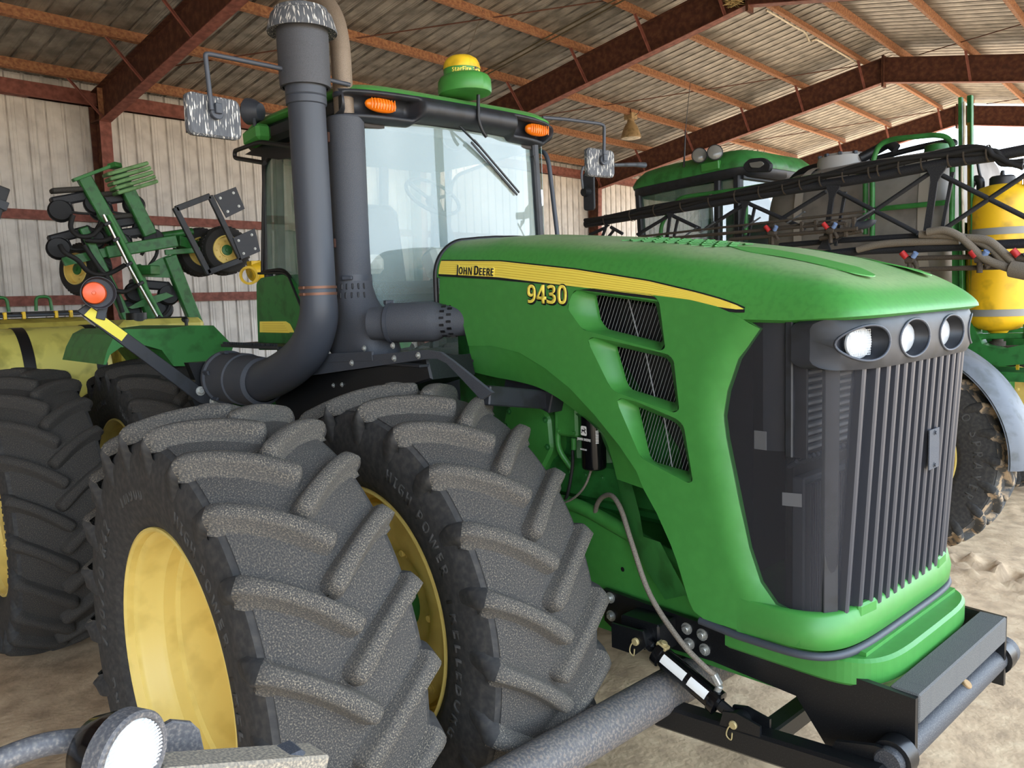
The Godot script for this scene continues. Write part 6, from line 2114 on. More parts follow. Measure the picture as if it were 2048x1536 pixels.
	lathe(ym, [Vector2(0.09, 0), Vector2(0.12, 0.0), Vector2(0.12, 0.04), Vector2(0.09, 0.04)], axis_xf(Vector3(-6.950, 2.784, -1.341), Vector3(0.8, 0, 0.6)), 20)
	box(ym, Vector3(-7.000, 2.922, -1.449), Vector3(0.14, 0.10, 0.16))
	put("yellow_motor", ym, mats.yellow, t, "yellow hydraulic motor")
	# ground frame under the tanks, out of sight behind the tractor's wheels
	var gf := mb()
	bar(gf, Vector3(-6.4, 0.9, -3.0), Vector3(-6.4, 0.9, 3.0), 0.18, 0.18)
	bar(gf, Vector3(-7.9, 0.95, -3.0), Vector3(-7.9, 0.95, 3.0), 0.18, 0.18)
	for z in [-1.0, 1.0, 2.2]:
		bar(gf, Vector3(-8.0, 0.95, z), Vector3(-5.6, 0.9, z), 0.15, 0.15)
		bar(gf, Vector3(-6.0, 0.0, z), Vector3(-6.0, 1.3, z), 0.15, 0.15)
		bar(gf, Vector3(-7.6, 0.0, z), Vector3(-7.6, 2.2, z * 0.3), 0.12, 0.12)
	put("ground_frame", gf, mats.green_dark, t)
	# long tanks and seed boxes
	var tk := root_of("liquid_tank")
	tag(tk, "pale yellow drum shaped liquid tank with black straps, behind the tractor's rear wheels", "tank")
	var xf := axis_xf(Vector3(-6.1, 1.77, 2.75), Vector3(0, 0, -1))
	var tm := mb()
	lathe(tm, [Vector2(0.0, 0.0), Vector2(0.3, 0.02), Vector2(0.43, 0.10), Vector2(0.48, 0.25), Vector2(0.48, 1.22), Vector2(0.472, 1.225), Vector2(0.472, 1.30), Vector2(0.48, 1.305), Vector2(0.48, 1.86), Vector2(0.46, 1.94), Vector2(0.40, 2.0), Vector2(0.25, 2.03), Vector2(0.0, 2.04)], xf, 56)
	put("shell", tm, mats.yellow_tank, tk)
	for h in [0.55, 1.20, 1.83]:
		var bm := mb()
		lathe(bm, [Vector2(0.478, h), Vector2(0.487, h), Vector2(0.487, h + 0.10), Vector2(0.478, h + 0.10)], xf, 56)
		put("strap", bm, mats.black_plain, tk)
	var cd := mb()
	box(cd, Vector3(-6.1, 1.3, 1.7), Vector3(0.7, 0.1, 1.9))
	put("cradle", cd, mats.black_plain, tk)
	var hb := root_of("seed_box")
	tag(hb, "older dull yellow seed box with black hinged lids, behind the drum shaped tank", "seed box")
	var hs := mb()
	var prof := PackedVector2Array([Vector2(-0.45, 1.5), Vector2(0.45, 1.5), Vector2(0.50, 2.15), Vector2(0.40, 2.29), Vector2(0.2, 2.335), Vector2(-0.5, 2.34)])
	ext(hs, prof, Transform3D(Basis(Vector3(1, 0, 0), Vector3(0, 1, 0), Vector3(0, 0, 1)), Vector3(-7.3, 0, 0.6)), 1.9, 0.04)
	put("bin", hs, mats.yellow_tank_old, hb)
	for k in 2:
		var li := mb()
		box(li, Vector3(-7.45, 2.385, 0.98 + k * 0.75), Vector3(0.6, 0.06, 0.68), Basis.IDENTITY, 0.02)
		put("lid", li, mats.black_dusty2 if mats.has("black_dusty2") else mats.boom, hb)
	for z in [0.75, 0.90, 1.22, 1.40]:
		var hn := mb()
		box(hn, Vector3(-7.10, 2.375, z), Vector3(0.06, 0.08, 0.035))
		put("hinge", hn, mats.yellow, hb)
	var hr := mb()
	rod(hr, Vector3(-7.10, 2.375, 0.65), Vector3(-7.10, 2.375, 2.4), 0.018, 8)
	put("hinge_rod", hr, mats.charcoal, hb)
	for z in [0.95, 1.38]:
		var hd := mb()
		tube(hd, rounded([Vector3(-7.4, 2.42, z - 0.08), Vector3(-7.4, 2.58, z - 0.07), Vector3(-7.4, 2.58, z + 0.07), Vector3(-7.4, 2.42, z + 0.08)], 0.05), 0.018, 8)
		put("lid_handle", hd, mats.green_dark, hb)
	hs = mb()
	var tb3 := root_of("flat_tank")
	tag(tb3, "low pale yellow tank with a black cap, between the drum tank and green fender", "tank")
	box(hs, Vector3(-6.9, 1.95, -0.05), Vector3(0.9, 0.66, 0.95), Basis.IDENTITY, 0.06)
	put("shell", hs, mats.yellow_tank, tb3)
	var cp := mb()
	rod(cp, Vector3(-6.6, 2.26, 0.2), Vector3(-6.6, 2.36, 0.2), 0.11, 24)
	put("cap", cp, mats.black_plain, tb3)
	var bt := mb()
	box(bt, Vector3(-6.9, 1.95, -0.30), Vector3(0.92, 0.69, 0.08), Basis.IDENTITY, 0.03)
	put("strap", bt, mats.black_plain, tb3)

# ---------------------------------------------------------------- the sprayer on the right
func build_sprayer() -> void:
	var t := root_of("sprayer")
	tag(t, "green self-propelled crop sprayer with grey tank, parked nose-in to the right of the tractor", "sprayer")
	for q in [Vector3(0.15, 0.905, -4.10), Vector3(-3.4, 0.905, -4.10), Vector3(0.15, 0.905, -7.2), Vector3(-3.4, 0.905, -7.2)]:
		var w := wheel(t, "wheel", q, 5.0, 13.0, false, false, mats.tyre_muddy if mats.has("tyre_muddy") else mats.tyre, 0.0, q.z > -5)
		w.scale = Vector3(0.9, 0.9, 0.64)
		var old := w.get_node("sidewall_lettering")
		w.remove_child(old)
		old.queue_free()
		if q.x > 0 and q.z > -5:
			var tx := mb()
			ring_text(tx, "O SPRAYER", 0.765, 0.299, 34.0, 1.25, 0.035)
			put("sidewall_lettering", tx, mats.tyre_letter, w, "raised lettering on the sidewall")
	for z in [-4.10, -7.2]:
		var f := mb()
		skin(f, func(u: float, v: float) -> Vector3:
			var a := deg_to_rad(lerpf(-3.0, 125.0, u))
			var k := (v - 0.5) * 2.0
			var r := 1.03 - 0.09 * pow(absf(k), 3.0)
			return Vector3(0.15 + r * cos(a), 0.92 + r * sin(a), z + k * 0.25), 40, 10)
		skin(f, func(u: float, v: float) -> Vector3:
			var a := deg_to_rad(lerpf(-3.0, 125.0, u))
			var k := (v - 0.5) * 2.0
			var r := 1.015 - 0.09 * pow(absf(k), 3.0)
			return Vector3(0.15 + r * cos(a), 0.92 + r * sin(a), z + k * 0.25), 40, 10, true)
		put("wheel_fender", f, mats.grey_plastic, t, "grey plastic mudguard over the rear wheel")
	var fr := mb()
	for z in [-5.1, -6.2]:
		bar(fr, Vector3(-4.4, 1.75, z), Vector3(0.9, 1.75, z), 0.14, 0.28)
		for x in [0.15, -3.4]:
			bar(fr, Vector3(x, 1.75, z), Vector3(x, 1.75, -4.55 if z > -5.5 else -6.8), 0.2, 0.2)
			bar(fr, Vector3(x, 1.8, -4.5 if z > -5.5 else -6.82), Vector3(x, 0.9, -4.42 if z > -5.5 else -6.88), 0.16, 0.2)
	put("frame", fr, mats.green_dark, t)
	var rp := mb()
	ext(rp, PackedVector2Array([Vector2(0.360, 2.912), Vector2(0.443, 2.904), Vector2(0.481, 2.134), Vector2(0.630, 1.825), Vector2(0.788, 1.785), Vector2(0.968, 1.832), Vector2(0.973, 1.662), Vector2(0.753, 1.631), Vector2(0.385, 1.775)]), at_z(-4.75), 0.15, 0.01)
	put("rear_plate", rp, mats.green_dark, t)
	# the big grey tank
	var tk := root_of("tank", t)
	var sh := mb()
	var st := [[-1.66, 0.30, 0.55, 0.62], [-1.64, 0.50, 0.68, 0.40], [-1.56, 0.60, 0.80, 0.28], [-1.40, 0.66, 0.87, 0.22], [-1.0, 0.70, 0.90, 0.18], [0.0, 0.70, 0.90, 0.18], [0.16, 0.69, 0.89, 0.19], [0.23, 0.65, 0.85, 0.25], [0.26, 0.5, 0.7, 0.4]]
	var cy := 2.97; var cz := -5.62
	grp(sh)
	var n := 48
	for i in st.size() - 1:
		for k in n:
			var v := []
			for q in [[i, k], [i, k + 1], [i + 1, k + 1], [i + 1, k]]:
				var c: Array = st[q[0]]
				var a: float = TAU * q[1] / n
				var e := 0.62
				v.append(Vector3(c[0], cy + c[1] * signf(sin(a)) * pow(absf(sin(a)), e), cz + c[2] * signf(cos(a)) * pow(absf(cos(a)), e)))
			quad(sh, v[0], v[1], v[2], v[3])
	for g in [0, st.size() - 1]:
		for k in n:
			var c: Array = st[g]
			var p := []
			for j in 2:
				var a: float = TAU * (k + j) / n
				p.append(Vector3(c[0], cy + c[1] * signf(sin(a)) * pow(absf(sin(a)), 0.62), cz + c[2] * signf(cos(a)) * pow(absf(cos(a)), 0.62)))
			if g == 0: tri(sh, Vector3(c[0], cy, cz), p[1], p[0])
			else: tri(sh, Vector3(c[0], cy, cz), p[0], p[1])
	put("shell", sh, mats.grey_tank, tk, "dusty grey plastic tank")
	for x in [-1.22, 0.02]:
		var sp := mb()
		var ring := []
		for k in n + 1:
			var a := TAU * k / n
			ring.append(Vector3(x, cy + 0.708 * signf(sin(a)) * pow(absf(sin(a)), 0.62), cz + 0.908 * signf(cos(a)) * pow(absf(cos(a)), 0.62)))
		grp(sp)
		for k in n:
			var a: Vector3 = ring[k]; var b: Vector3 = ring[k + 1]
			var w := Vector3(0.09, 0, 0)
			quad(sp, a, b, b + w, a + w)
		put("strap", sp, mats.grey_strap, tk)
	var mw := mb()
	lathe(mw, [Vector2(0.27, 3.56), Vector2(0.26, 3.70), Vector2(0.25, 3.735), Vector2(0.22, 3.745), Vector2(0.20, 3.765), Vector2(0.0, 3.775)], Transform3D(Basis.IDENTITY, Vector3(-0.97, 0, -5.3)), 32)
	put("manway", mw, mats.grey_light if mats.has("grey_light") else mats.grey_strap, tk, "lighter round filler neck with a lid")
	var lc := mb()
	for k in 10: box(lc, Vector3(-0.97 + cos(TAU * k / 10) * 0.235, 3.75, -5.3 + sin(TAU * k / 10) * 0.235), Vector3(0.04, 0.035, 0.04), Basis(Vector3.UP, -TAU * k / 10))
	put("lid_clamps", lc, mats.charcoal, tk, "", "stuff")
	var bh := mb()
	tube(bh, smooth([Vector3(-0.75, 3.68, -5.2), Vector3(-0.62, 3.76, -5.3), Vector3(-0.5, 3.80, -5.3), Vector3(-0.42, 3.74, -5.3)], 5), 0.05, 10)
	tube(bh, smooth([Vector3(-0.75, 3.68, -5.4), Vector3(-0.3, 3.75, -5.5), Vector3(0.02, 3.76, -5.5), Vector3(0.06, 3.72, -5.5)], 5), 0.03, 8)
	tube(bh, smooth([Vector3(-1.15, 3.66, -5.2), Vector3(-1.4, 3.62, -5.2), Vector3(-1.6, 3.45, -5.2)], 5), 0.05, 8)
	put("top_hose", bh, mats.black_plain, tk)
	var v2 := mb()
	lathe(v2, [Vector2(0.12, 3.63), Vector2(0.11, 3.72), Vector2(0.05, 3.74), Vector2(0, 3.745)], Transform3D(Basis.IDENTITY, Vector3(-0.05, 0, -5.35)), 20)
	put("vent_cap", v2, mats.green_dark, tk)
	# cab
	var c := root_of("cab", t)
	var x0 := -3.40; var x1 := -1.95; var zn := -4.88; var zf := -6.40
	for q in [["pillar", Vector3(x0 + 0.10, 2.3, zn), Vector3(x0 + 0.02, 3.62, zn)], ["pillar", Vector3(x0 + 0.10, 2.3, zf), Vector3(x0 + 0.02, 3.62, zf)], ["pillar", Vector3(x1 - 0.02, 2.3, zn), Vector3(x1 - 0.03, 3.66, zn)], ["pillar", Vector3(x1 + 0.05, 2.3, zf), Vector3(x1, 3.66, zf)], ["pillar", Vector3(x1 - 0.30, 2.3, zn), Vector3(x1 - 0.28, 3.66, zn)]]:
		var s := mb()
		bar(s, q[1], q[2], 0.09, 0.08, Vector3.RIGHT, 0.015)
		put(q[0], s, mats.charcoal_dark, c)
	for q in [["side_glass", Vector3((x0 + x1) / 2, 2.98, zn), Vector3(1.35, 1.32, 0.008)], ["side_glass", Vector3((x0 + x1) / 2, 2.98, zf), Vector3(1.35, 1.32, 0.008)], ["rear_glass", Vector3(x1, 3.15, (zn + zf) / 2), Vector3(0.008, 1.0, 1.40)], ["front_glass", Vector3(x0 + 0.05, 2.98, (zn + zf) / 2), Vector3(0.008, 1.32, 1.42)]]:
		var s := mb()
		box(s, q[1], q[2], Basis.IDENTITY, 0.0)
		put(q[0], s, mats.glass_dark, c)
	var lb := mb()
	box(lb, Vector3((x0 + x1) / 2, 2.12, (zn + zf) / 2), Vector3(1.5, 0.5, 1.6), Basis.IDENTITY, 0.04)
	box(lb, Vector3(x1 + 0.05, 2.5, (zn + zf) / 2), Vector3(0.12, 0.5, 1.56), Basis.IDENTITY, 0.04)
	put("lower_body", lb, mats.green_dark, c)
	var sb := mb()
	box(sb, Vector3(x0 + 0.75, 2.6, -5.6), Vector3(0.5, 0.2, 0.5), Basis.IDENTITY, 0.05)
	box(sb, Vector3(x0 + 1.0, 2.95, -5.6), Vector3(0.14, 0.7, 0.5), Basis.IDENTITY, 0.05)
	box(sb, Vector3(x1 - 0.15, 2.7, -5.9), Vector3(0.3, 0.9, 0.8), Basis.IDENTITY, 0.03)
	put("seat", sb, mats.seat, c)
	var rf := mb()
	var ro: Array = [[3.60, 0.06], [3.63, 0.0], [3.70, 0.0]]
	var gr: Array = [[3.70, -0.01], [3.74, -0.02], [3.82, 0.02], [3.90, 0.10], [3.94, 0.22], [3.95, 0.7]]
	var pr := func(a: float, inset: float) -> Vector2:
		return Vector2(-2.66 + (0.86 - inset) * signf(cos(a)) * pow(absf(cos(a)), 0.3), -5.64 + (0.86 - inset) * signf(sin(a)) * pow(absf(sin(a)), 0.3))
	for g in 2:
		var lv: Array = ro if g == 0 else gr
		var r := mb()
		grp(r)
		for i in lv.size() - 1:
			for k in 64:
				var v := []
				for q in [[i, k], [i, k + 1], [i + 1, k + 1], [i + 1, k]]:
					var p: Vector2 = pr.call(-TAU * q[1] / 64, lv[q[0]][1])
					# the roof droops towards the nose
					v.append(Vector3(p.x, lv[q[0]][0] + (p.x + 2.66) * 0.045, p.y))
				quad(r, v[0], v[1], v[2], v[3])
		put("roof_trim" if g == 0 else "roof", r, mats.charcoal_dark if g == 0 else mats.green_mid, c)
	var fb := mb()
	box(fb, Vector3(-2.66, 3.64, -5.64), Vector3(1.5, 0.06, 1.5))
	put("headliner", fb, mats.charcoal_dark, c)
	var rl := mb()
	ext(rl, round_poly([Vector2(-1.843, 3.732), Vector2(-1.757, 3.794), Vector2(-1.576, 3.778), Vector2(-1.488, 3.692), Vector2(-1.517, 3.618), Vector2(-1.788, 3.649)], 0.04), at_z(-4.80), 0.06, 0.01)
	put("rear_lamp_pod", rl, mats.charcoal_dark, c)
	var rn := mb()
	ext(rn, round_poly([Vector2(-1.751, 3.744), Vector2(-1.600, 3.743), Vector2(-1.565, 3.707), Vector2(-1.630, 3.674), Vector2(-1.727, 3.692)], 0.02), at_z(-4.745), 0.02, 0.004)
	put("rear_lamp", rn, mats.lens_dull if mats.has("lens_dull") else mats.cream, c)
	var lbk := mb()
	box(lbk, Vector3(-2.259, 3.781, -4.780), Vector3(0.24, 0.10, 0.07), Basis(Vector3.BACK, 0.05), 0.01)
	put("lamp_bracket", lbk, mats.green, c)
	for q: Vector3 in [Vector3(-2.419, 3.927, -4.780), Vector3(-2.211, 3.929, -4.780)]:
		var hl := root_of("roof_lamp", t)
		hl.transform = axis_xf(q, Vector3(0.55, 0.12, 0.75))
		var sh2 := mb()
		lathe(sh2, [Vector2(0, -0.06), Vector2(0.05, -0.05), Vector2(0.085, 0.0), Vector2(0.09, 0.012), Vector2(0.08, 0.018)], Transform3D.IDENTITY, 24)
		put("lamp_shell", sh2, mats.charcoal_dark, hl)
		var le := mb()
		lathe(le, [Vector2(0.082, 0.014), Vector2(0.06, 0.026), Vector2(0, 0.032)], Transform3D.IDENTITY, 24)
		put("lamp_lens", le, mats.lens_dull if mats.has("lens_dull") else mats.lens, hl)
	var an := mb()
	tube(an, [Vector3(-2.648, 3.831, -4.800), Vector3(-2.621, 4.244, -4.800)], [0.012, 0.006], 6)
	tube(an, [Vector3(-2.621, 4.244, -4.800), Vector3(-2.545, 4.775, -4.800)], [0.004, 0.003], 6)
	put("aerial", an, mats.black_plain, t)
	# left mirror on its long arm
	var ma := mb()
	tube(ma, rounded([Vector3(-3.420, 3.985, -5.055), Vector3(-3.420, 3.944, -4.565), Vector3(-3.420, 3.865, -3.885), Vector3(-3.420, 3.778, -3.864), Vector3(-3.420, 3.618, -3.884)], 0.04, 4), 0.014, 8)
	tube(ma, [Vector3(-3.420, 3.935, -4.452), Vector3(-3.420, 3.971, -4.816), Vector3(-3.420, 3.985, -5.055)], [0.022, 0.026, 0.036], 10)
	put("mirror_arm", ma, mats.grey_plastic, t)
	var mr := mb()
	ext(mr, round_poly([Vector2(-0.07, -0.22), Vector2(0.07, -0.22), Vector2(0.07, 0.22), Vector2(-0.07, 0.22)], 0.04), Transform3D(Basis(Vector3.UP, 0.35), Vector3(-3.420, 3.591, -4.006)), 0.04, 0.008)
	rod(mr, Vector3(-3.420, 3.579, -3.892), Vector3(-3.420, 3.590, -3.988), 0.05, 12)
	put("mirror", mr, mats.charcoal_dark, t)
	# walkway rails
	for q in [[Vector3(-2.860, 3.003, -4.620), Vector3(-2.857, 3.178, -4.620), Vector3(-2.609, 3.442, -4.620), Vector3(-2.511, 3.465, -4.620), Vector3(-1.795, 3.459, -4.620), Vector3(-0.887, 3.488, -4.620), Vector3(-0.523, 3.482, -4.620), Vector3(-0.430, 3.427, -4.620), Vector3(-0.423, 2.867, -4.620)], [Vector3(-0.346, 2.813, -4.600), Vector3(-0.356, 3.542, -4.600), Vector3(-0.297, 3.695, -4.600), Vector3(-0.173, 3.725, -4.600), Vector3(0.201, 3.699, -4.600), Vector3(0.298, 3.669, -4.600), Vector3(0.353, 3.591, -4.600), Vector3(0.361, 2.848, -4.600)], [Vector3(-0.350, 3.096, -4.600), Vector3(0.040, 3.093, -4.600), Vector3(0.356, 3.090, -4.600)], [Vector3(-1.722, 3.439, -4.620), Vector3(-1.724, 2.970, -4.620)], [Vector3(-3.412, 2.922, -4.620), Vector3(-3.023, 3.015, -4.620), Vector3(-2.860, 3.032, -4.620)]]:
		var r := mb()
		tube(r, rounded(q, 0.12, 5), 0.024, 10)
		put("rail", r, mats.green_mid, t)
	# mast
	var ms := mb()
	bar(ms, Vector3(0.409, 3.984, -4.600), Vector3(0.462, 2.043, -4.600), 0.05, 0.03, Vector3.RIGHT)
	bar(ms, Vector3(0.497, 3.983, -4.600), Vector3(0.548, 2.043, -4.600), 0.05, 0.012, Vector3.RIGHT)
	put("mast", ms, mats.green_dark, t, "tall dark green mast reaching to the roof")
	var mp := mb()
	bar(mp, Vector3(0.479, 3.759, -4.610), Vector3(0.529, 2.042, -4.610), 0.02, 0.035, Vector3.RIGHT)
	put("mast_tape", mp, mats.ochre if mats.has("ochre") else mats.purlin, t, "ochre strip down the mast")
	var mq := mb()
	bar(mq, Vector3(0.471, 3.991, -4.620), Vector3(0.476, 3.761, -4.620), 0.02, 0.035, Vector3.RIGHT)
	put("mast_back", mq, mats.green_dark, t)
	var mh := mb()
	tube(mh, smooth([Vector3(0.448, 3.934, -4.570), Vector3(0.454, 3.700, -4.570), Vector3(0.450, 3.530, -4.570), Vector3(0.442, 3.360, -4.570), Vector3(0.458, 3.012, -4.570), Vector3(0.476, 2.575, -4.570)], 5), 0.012, 8)
	put("mast_hose", mh, mats.cream, t)
	build_boom(t)

func build_boom(t: Node3D) -> void:
	var b := root_of("spray_boom", t)
	var tube_part := func(called: String, pts: Array, r: float, m: Material, n := 10) -> void:
		var s := mb()
		tube(s, pts, r, n)
		put(called, s, m, b)
	tube_part.call("top_chord", [Vector3(-3.491, 3.219, -4.000), Vector3(-2.268, 3.259, -4.000), Vector3(-0.977, 3.303, -4.000), Vector3(-0.028, 3.324, -4.000), Vector3(0.540, 3.361, -4.000), Vector3(0.871, 3.360, -4.000), Vector3(1.308, 3.387, -4.000)], 0.045, mats.boom)
	# hoses bundled along the top chord
	for k in 3:
		var pts: Array = smooth([Vector3(-3.454, 3.249, -3.960), Vector3(-2.506, 3.281, -3.960), Vector3(-1.736, 3.324, -3.960), Vector3(-0.955, 3.354, -3.960), Vector3(-0.461, 3.391, -3.960), Vector3(-0.012, 3.412, -3.960), Vector3(0.476, 3.428, -3.960), Vector3(0.793, 3.415, -3.960), Vector3(0.883, 3.366, -3.960), Vector3(0.955, 3.298, -3.960), Vector3(1.086, 3.257, -3.960)], 5)
		for i in pts.size(): pts[i] += Vector3(0, 0.018 * (k - 1) + 0.012 * sin(i * 0.7 + k * 2.0), 0.02 * (k % 2))
		tube_part.call("bundled_hose", pts, 0.022, mats.hose_black, 8)
	for p: Vector3 in [Vector3(-3.149, 3.232, -3.950), Vector3(-2.765, 3.252, -3.950), Vector3(-2.431, 3.273, -3.950), Vector3(-2.076, 3.289, -3.950), Vector3(-1.730, 3.298, -3.950), Vector3(-1.427, 3.309, -3.950), Vector3(-1.161, 3.321, -3.950), Vector3(-0.908, 3.333, -3.950), Vector3(-0.736, 3.349, -3.950), Vector3(-0.541, 3.356, -3.950), Vector3(-0.326, 3.364, -3.950), Vector3(-0.094, 3.371, -3.950), Vector3(-0.016, 3.378, -3.950), Vector3(0.161, 3.374, -3.950), Vector3(0.344, 3.381, -3.950), Vector3(0.550, 3.384, -3.950), Vector3(0.669, 3.390, -3.950), Vector3(0.833, 3.385, -3.950)]:
		var s := mb()
		lathe(s, [Vector2(0.064, -0.006), Vector2(0.068, -0.006), Vector2(0.068, 0.006), Vector2(0.064, 0.006)], axis_xf(p + Vector3(0, 0.0, -0.03), Vector3(1, 0.04, 0)), 14)
		put("cable_tie", s, mats.boom_dirty, b)
	tube_part.call("bottom_chord", [Vector3(1.332, 2.654, -4.000), Vector3(-0.165, 2.688, -4.000), Vector3(-0.770, 2.667, -4.000), Vector3(-1.416, 2.655, -4.000)], 0.038, mats.boom)
	tube_part.call("mid_chord", [Vector3(0.338, 2.782, -4.050), Vector3(-0.405, 2.796, -4.050), Vector3(-1.005, 2.792, -4.050)], 0.026, mats.boom)
	tube_part.call("nozzle_pipe", [Vector3(1.347, 2.555, -3.950), Vector3(0.216, 2.595, -3.950)], 0.020, mats.boom_dirty)
	tube_part.call("nozzle_pipe", [Vector3(1.349, 2.476, -3.950), Vector3(0.300, 2.497, -3.950)], 0.020, mats.boom_dirty)
	# uprights with splayed heads
	for q in [[Vector3(0.451, 3.344, -3.980), Vector3(0.366, 2.670, -3.980), 0.075], [Vector3(-0.432, 3.291, -3.980), Vector3(-0.513, 2.720, -3.980), 0.06], [Vector3(-1.333, 3.251, -3.980), Vector3(-1.402, 2.878, -3.980), 0.05], [Vector3(-2.241, 3.223, -3.980), Vector3(-2.292, 2.945, -3.980), 0.04], [Vector3(-3.138, 3.187, -3.980), Vector3(-3.220, 3.027, -3.980), 0.04]]:
		var a: Vector3 = q[0]; var e: Vector3 = q[1]; var w: float = q[2]
		var d := (e - a).normalized()
		var x := Vector3(d.y, -d.x, 0)
		if x.x < 0: x = -x
		var l := (e - a).length()
		var s := mb()
		var poly := PackedVector2Array()
		var half := [[0.0, 2.2], [0.05, 1.9], [0.12, 1.1], [0.2, 0.75], [0.8, 0.75], [0.9, 1.1], [0.97, 1.9], [1.0, 2.2]]
		for k in half: poly.append(Vector2(half_w(w, k[1]), -k[0] * l))
		for k in range(half.size() - 1, -1, -1): poly.append(Vector2(-half_w(w, half[k][1]), -half[k][0] * l))
		ext(s, poly, Transform3D(Basis(x, -d, Vector3.BACK), a), 0.02, 0.003)
		put("upright", s, mats.boom, b)
		var s2 := mb()
		bar(s2, a + x * w * 1.4 + Vector3(0, -0.05, -0.05), e + x * w * 1.3 + Vector3(0, 0.04, -0.05), 0.02, 0.03)
		put("upright_back", s2, mats.boom, b)
	for q in [[Vector3(0.394, 3.297, -4.000), Vector3(-0.222, 2.940, -4.000)], [Vector3(0.485, 3.260, -4.000), Vector3(1.263, 2.753, -4.000)], [Vector3(0.397, 2.751, -4.000), Vector3(1.247, 3.286, -4.000)], [Vector3(-0.423, 3.246, -4.000), Vector3(0.300, 2.801, -4.000)], [Vector3(-0.517, 3.248, -4.000), Vector3(-0.977, 3.037, -4.000)], [Vector3(-1.301, 3.219, -4.000), Vector3(-0.721, 2.930, -4.000)], [Vector3(-1.385, 3.213, -4.000), Vector3(-1.815, 3.023, -4.000)], [Vector3(-2.223, 3.191, -4.000), Vector3(-1.888, 3.029, -4.000)], [Vector3(-2.302, 3.193, -4.000), Vector3(-2.718, 3.034, -4.000)], [Vector3(-3.103, 3.150, -4.000), Vector3(-2.934, 3.062, -4.000)], [Vector3(-3.203, 3.147, -4.000), Vector3(-3.431, 3.091, -4.000)], [Vector3(-0.499, 2.765, -4.000), Vector3(-0.289, 2.875, -4.000)]]:
		tube_part.call("diagonal", [q[0], q[1]], 0.020, mats.boom, 8)
	# the folded outer section: thin dirty bars with nozzle bodies
	for q in [[Vector3(-2.603, 3.000, -3.900), Vector3(-0.111, 3.022, -3.900), 0.012], [Vector3(-1.821, 2.939, -3.900), Vector3(-0.132, 2.981, -3.900), 0.009], [Vector3(-2.250, 2.951, -3.880), Vector3(-0.280, 2.937, -3.880), 0.016], [Vector3(-1.441, 2.879, -3.860), Vector3(-0.158, 2.877, -3.860), 0.018], [Vector3(-0.522, 2.819, -3.900), Vector3(-0.131, 2.859, -3.900), 0.02]]:
		tube_part.call("outer_bar", [q[0], q[1]], q[2], mats.boom_dirty, 8)
	for q in [Vector3(-0.729, 3.047, -3.900), Vector3(-1.186, 3.039, -3.900), Vector3(-0.089, 3.002, -3.900), Vector3(-1.699, 3.040, -3.900), Vector3(-1.912, 3.008, -3.900)]:
		var s := mb()
		bar(s, q + Vector3(0.06, 0.03, 0), q + Vector3(-0.12, -0.06, 0), 0.02, 0.012)
		put("outer_gusset", s, mats.grey_plastic, b)
	for q in [Vector3(-0.688, 2.923, -3.880), Vector3(-0.551, 2.925, -3.880), Vector3(-0.198, 2.917, -3.880), Vector3(-0.270, 2.879, -3.880), Vector3(-0.972, 2.929, -3.880)]:
		var s := mb()
		box(s, q, Vector3(0.035, 0.13, 0.03), Basis.IDENTITY, 0.006)
		put("hanger", s, mats.boom_dirty, b)
	for q in [[Vector3(-0.399, 2.880, -3.860), 1.0], [Vector3(-0.977, 2.905, -3.860), 1.0], [Vector3(0.815, 2.555, -3.900), 1.3], [Vector3(0.277, 2.578, -3.900), 1.2], [Vector3(1.110, 2.542, -3.900), 1.2]]:
		var k: float = q[1]
		var s := mb()
		lathe(s, [Vector2(0, -0.04), Vector2(0.03, -0.035), Vector2(0.035, 0), Vector2(0.03, 0.035), Vector2(0, 0.04)], axis_xf(q[0], Vector3.RIGHT), 12)
		rod(s, q[0] + Vector3(0.0, -0.02, 0), q[0] + Vector3(0.0, -0.11, 0), 0.018 * k, 10)
		rod(s, q[0] + Vector3(0.03, -0.01, 0), q[0] + Vector3(0.07, -0.07, 0.02), 0.016 * k, 10)
		put("nozzle_turret", s, mats.boom_dirty, b)
		var r := mb()
		rod(r, q[0] + Vector3(-0.02, 0.02, 0.02), q[0] + Vector3(-0.06, 0.07, 0.03), 0.022 * k, 10)
		put("nozzle_cap", r, mats.red_cap, b, "red nozzle cap")
		var r2 := mb()
		rod(r2, q[0] + Vector3(0.03, 0.02, 0.02), q[0] + Vector3(0.06, 0.06, 0.03), 0.020 * k, 10)
		put("nozzle_cap", r2, mats.blue_cap, b, "blue nozzle cap")
	# grey hoses that sag to the right
	for q in [[Vector3(0.420, 2.800, -3.880), Vector3(0.556, 2.801, -3.880), Vector3(0.689, 2.726, -3.880), Vector3(0.839, 2.570, -3.880), Vector3(1.000, 2.483, -3.880), Vector3(1.172, 2.425, -3.880)], [Vector3(0.346, 2.787, -3.920), Vector3(0.581, 2.760, -3.920), Vector3(0.769, 2.705, -3.920), Vector3(0.897, 2.625, -3.920), Vector3(0.988, 2.514, -3.920), Vector3(1.128, 2.426, -3.920)], [Vector3(0.720, 2.728, -3.900), Vector3(0.866, 2.698, -3.900), Vector3(0.974, 2.601, -3.900), Vector3(1.063, 2.499, -3.900)], [Vector3(-0.196, 2.698, -3.950), Vector3(0.002, 2.729, -3.950), Vector3(0.296, 2.729, -3.950), Vector3(0.648, 2.715, -3.950)]]:
		tube_part.call("grey_hose", smooth(q, 6), 0.032, mats.hose)
	var cf := mb()
	lathe(cf, [Vector2(0.05, 0), Vector2(0.065, 0.01), Vector2(0.065, 0.14), Vector2(0.05, 0.15)], axis_xf(Vector3(1.035, 2.469, -3.880), Vector3(0.95, -0.25, 0.1)), 14)
	put("hose_cuff", cf, mats.hose, b)
	var kn := mb()
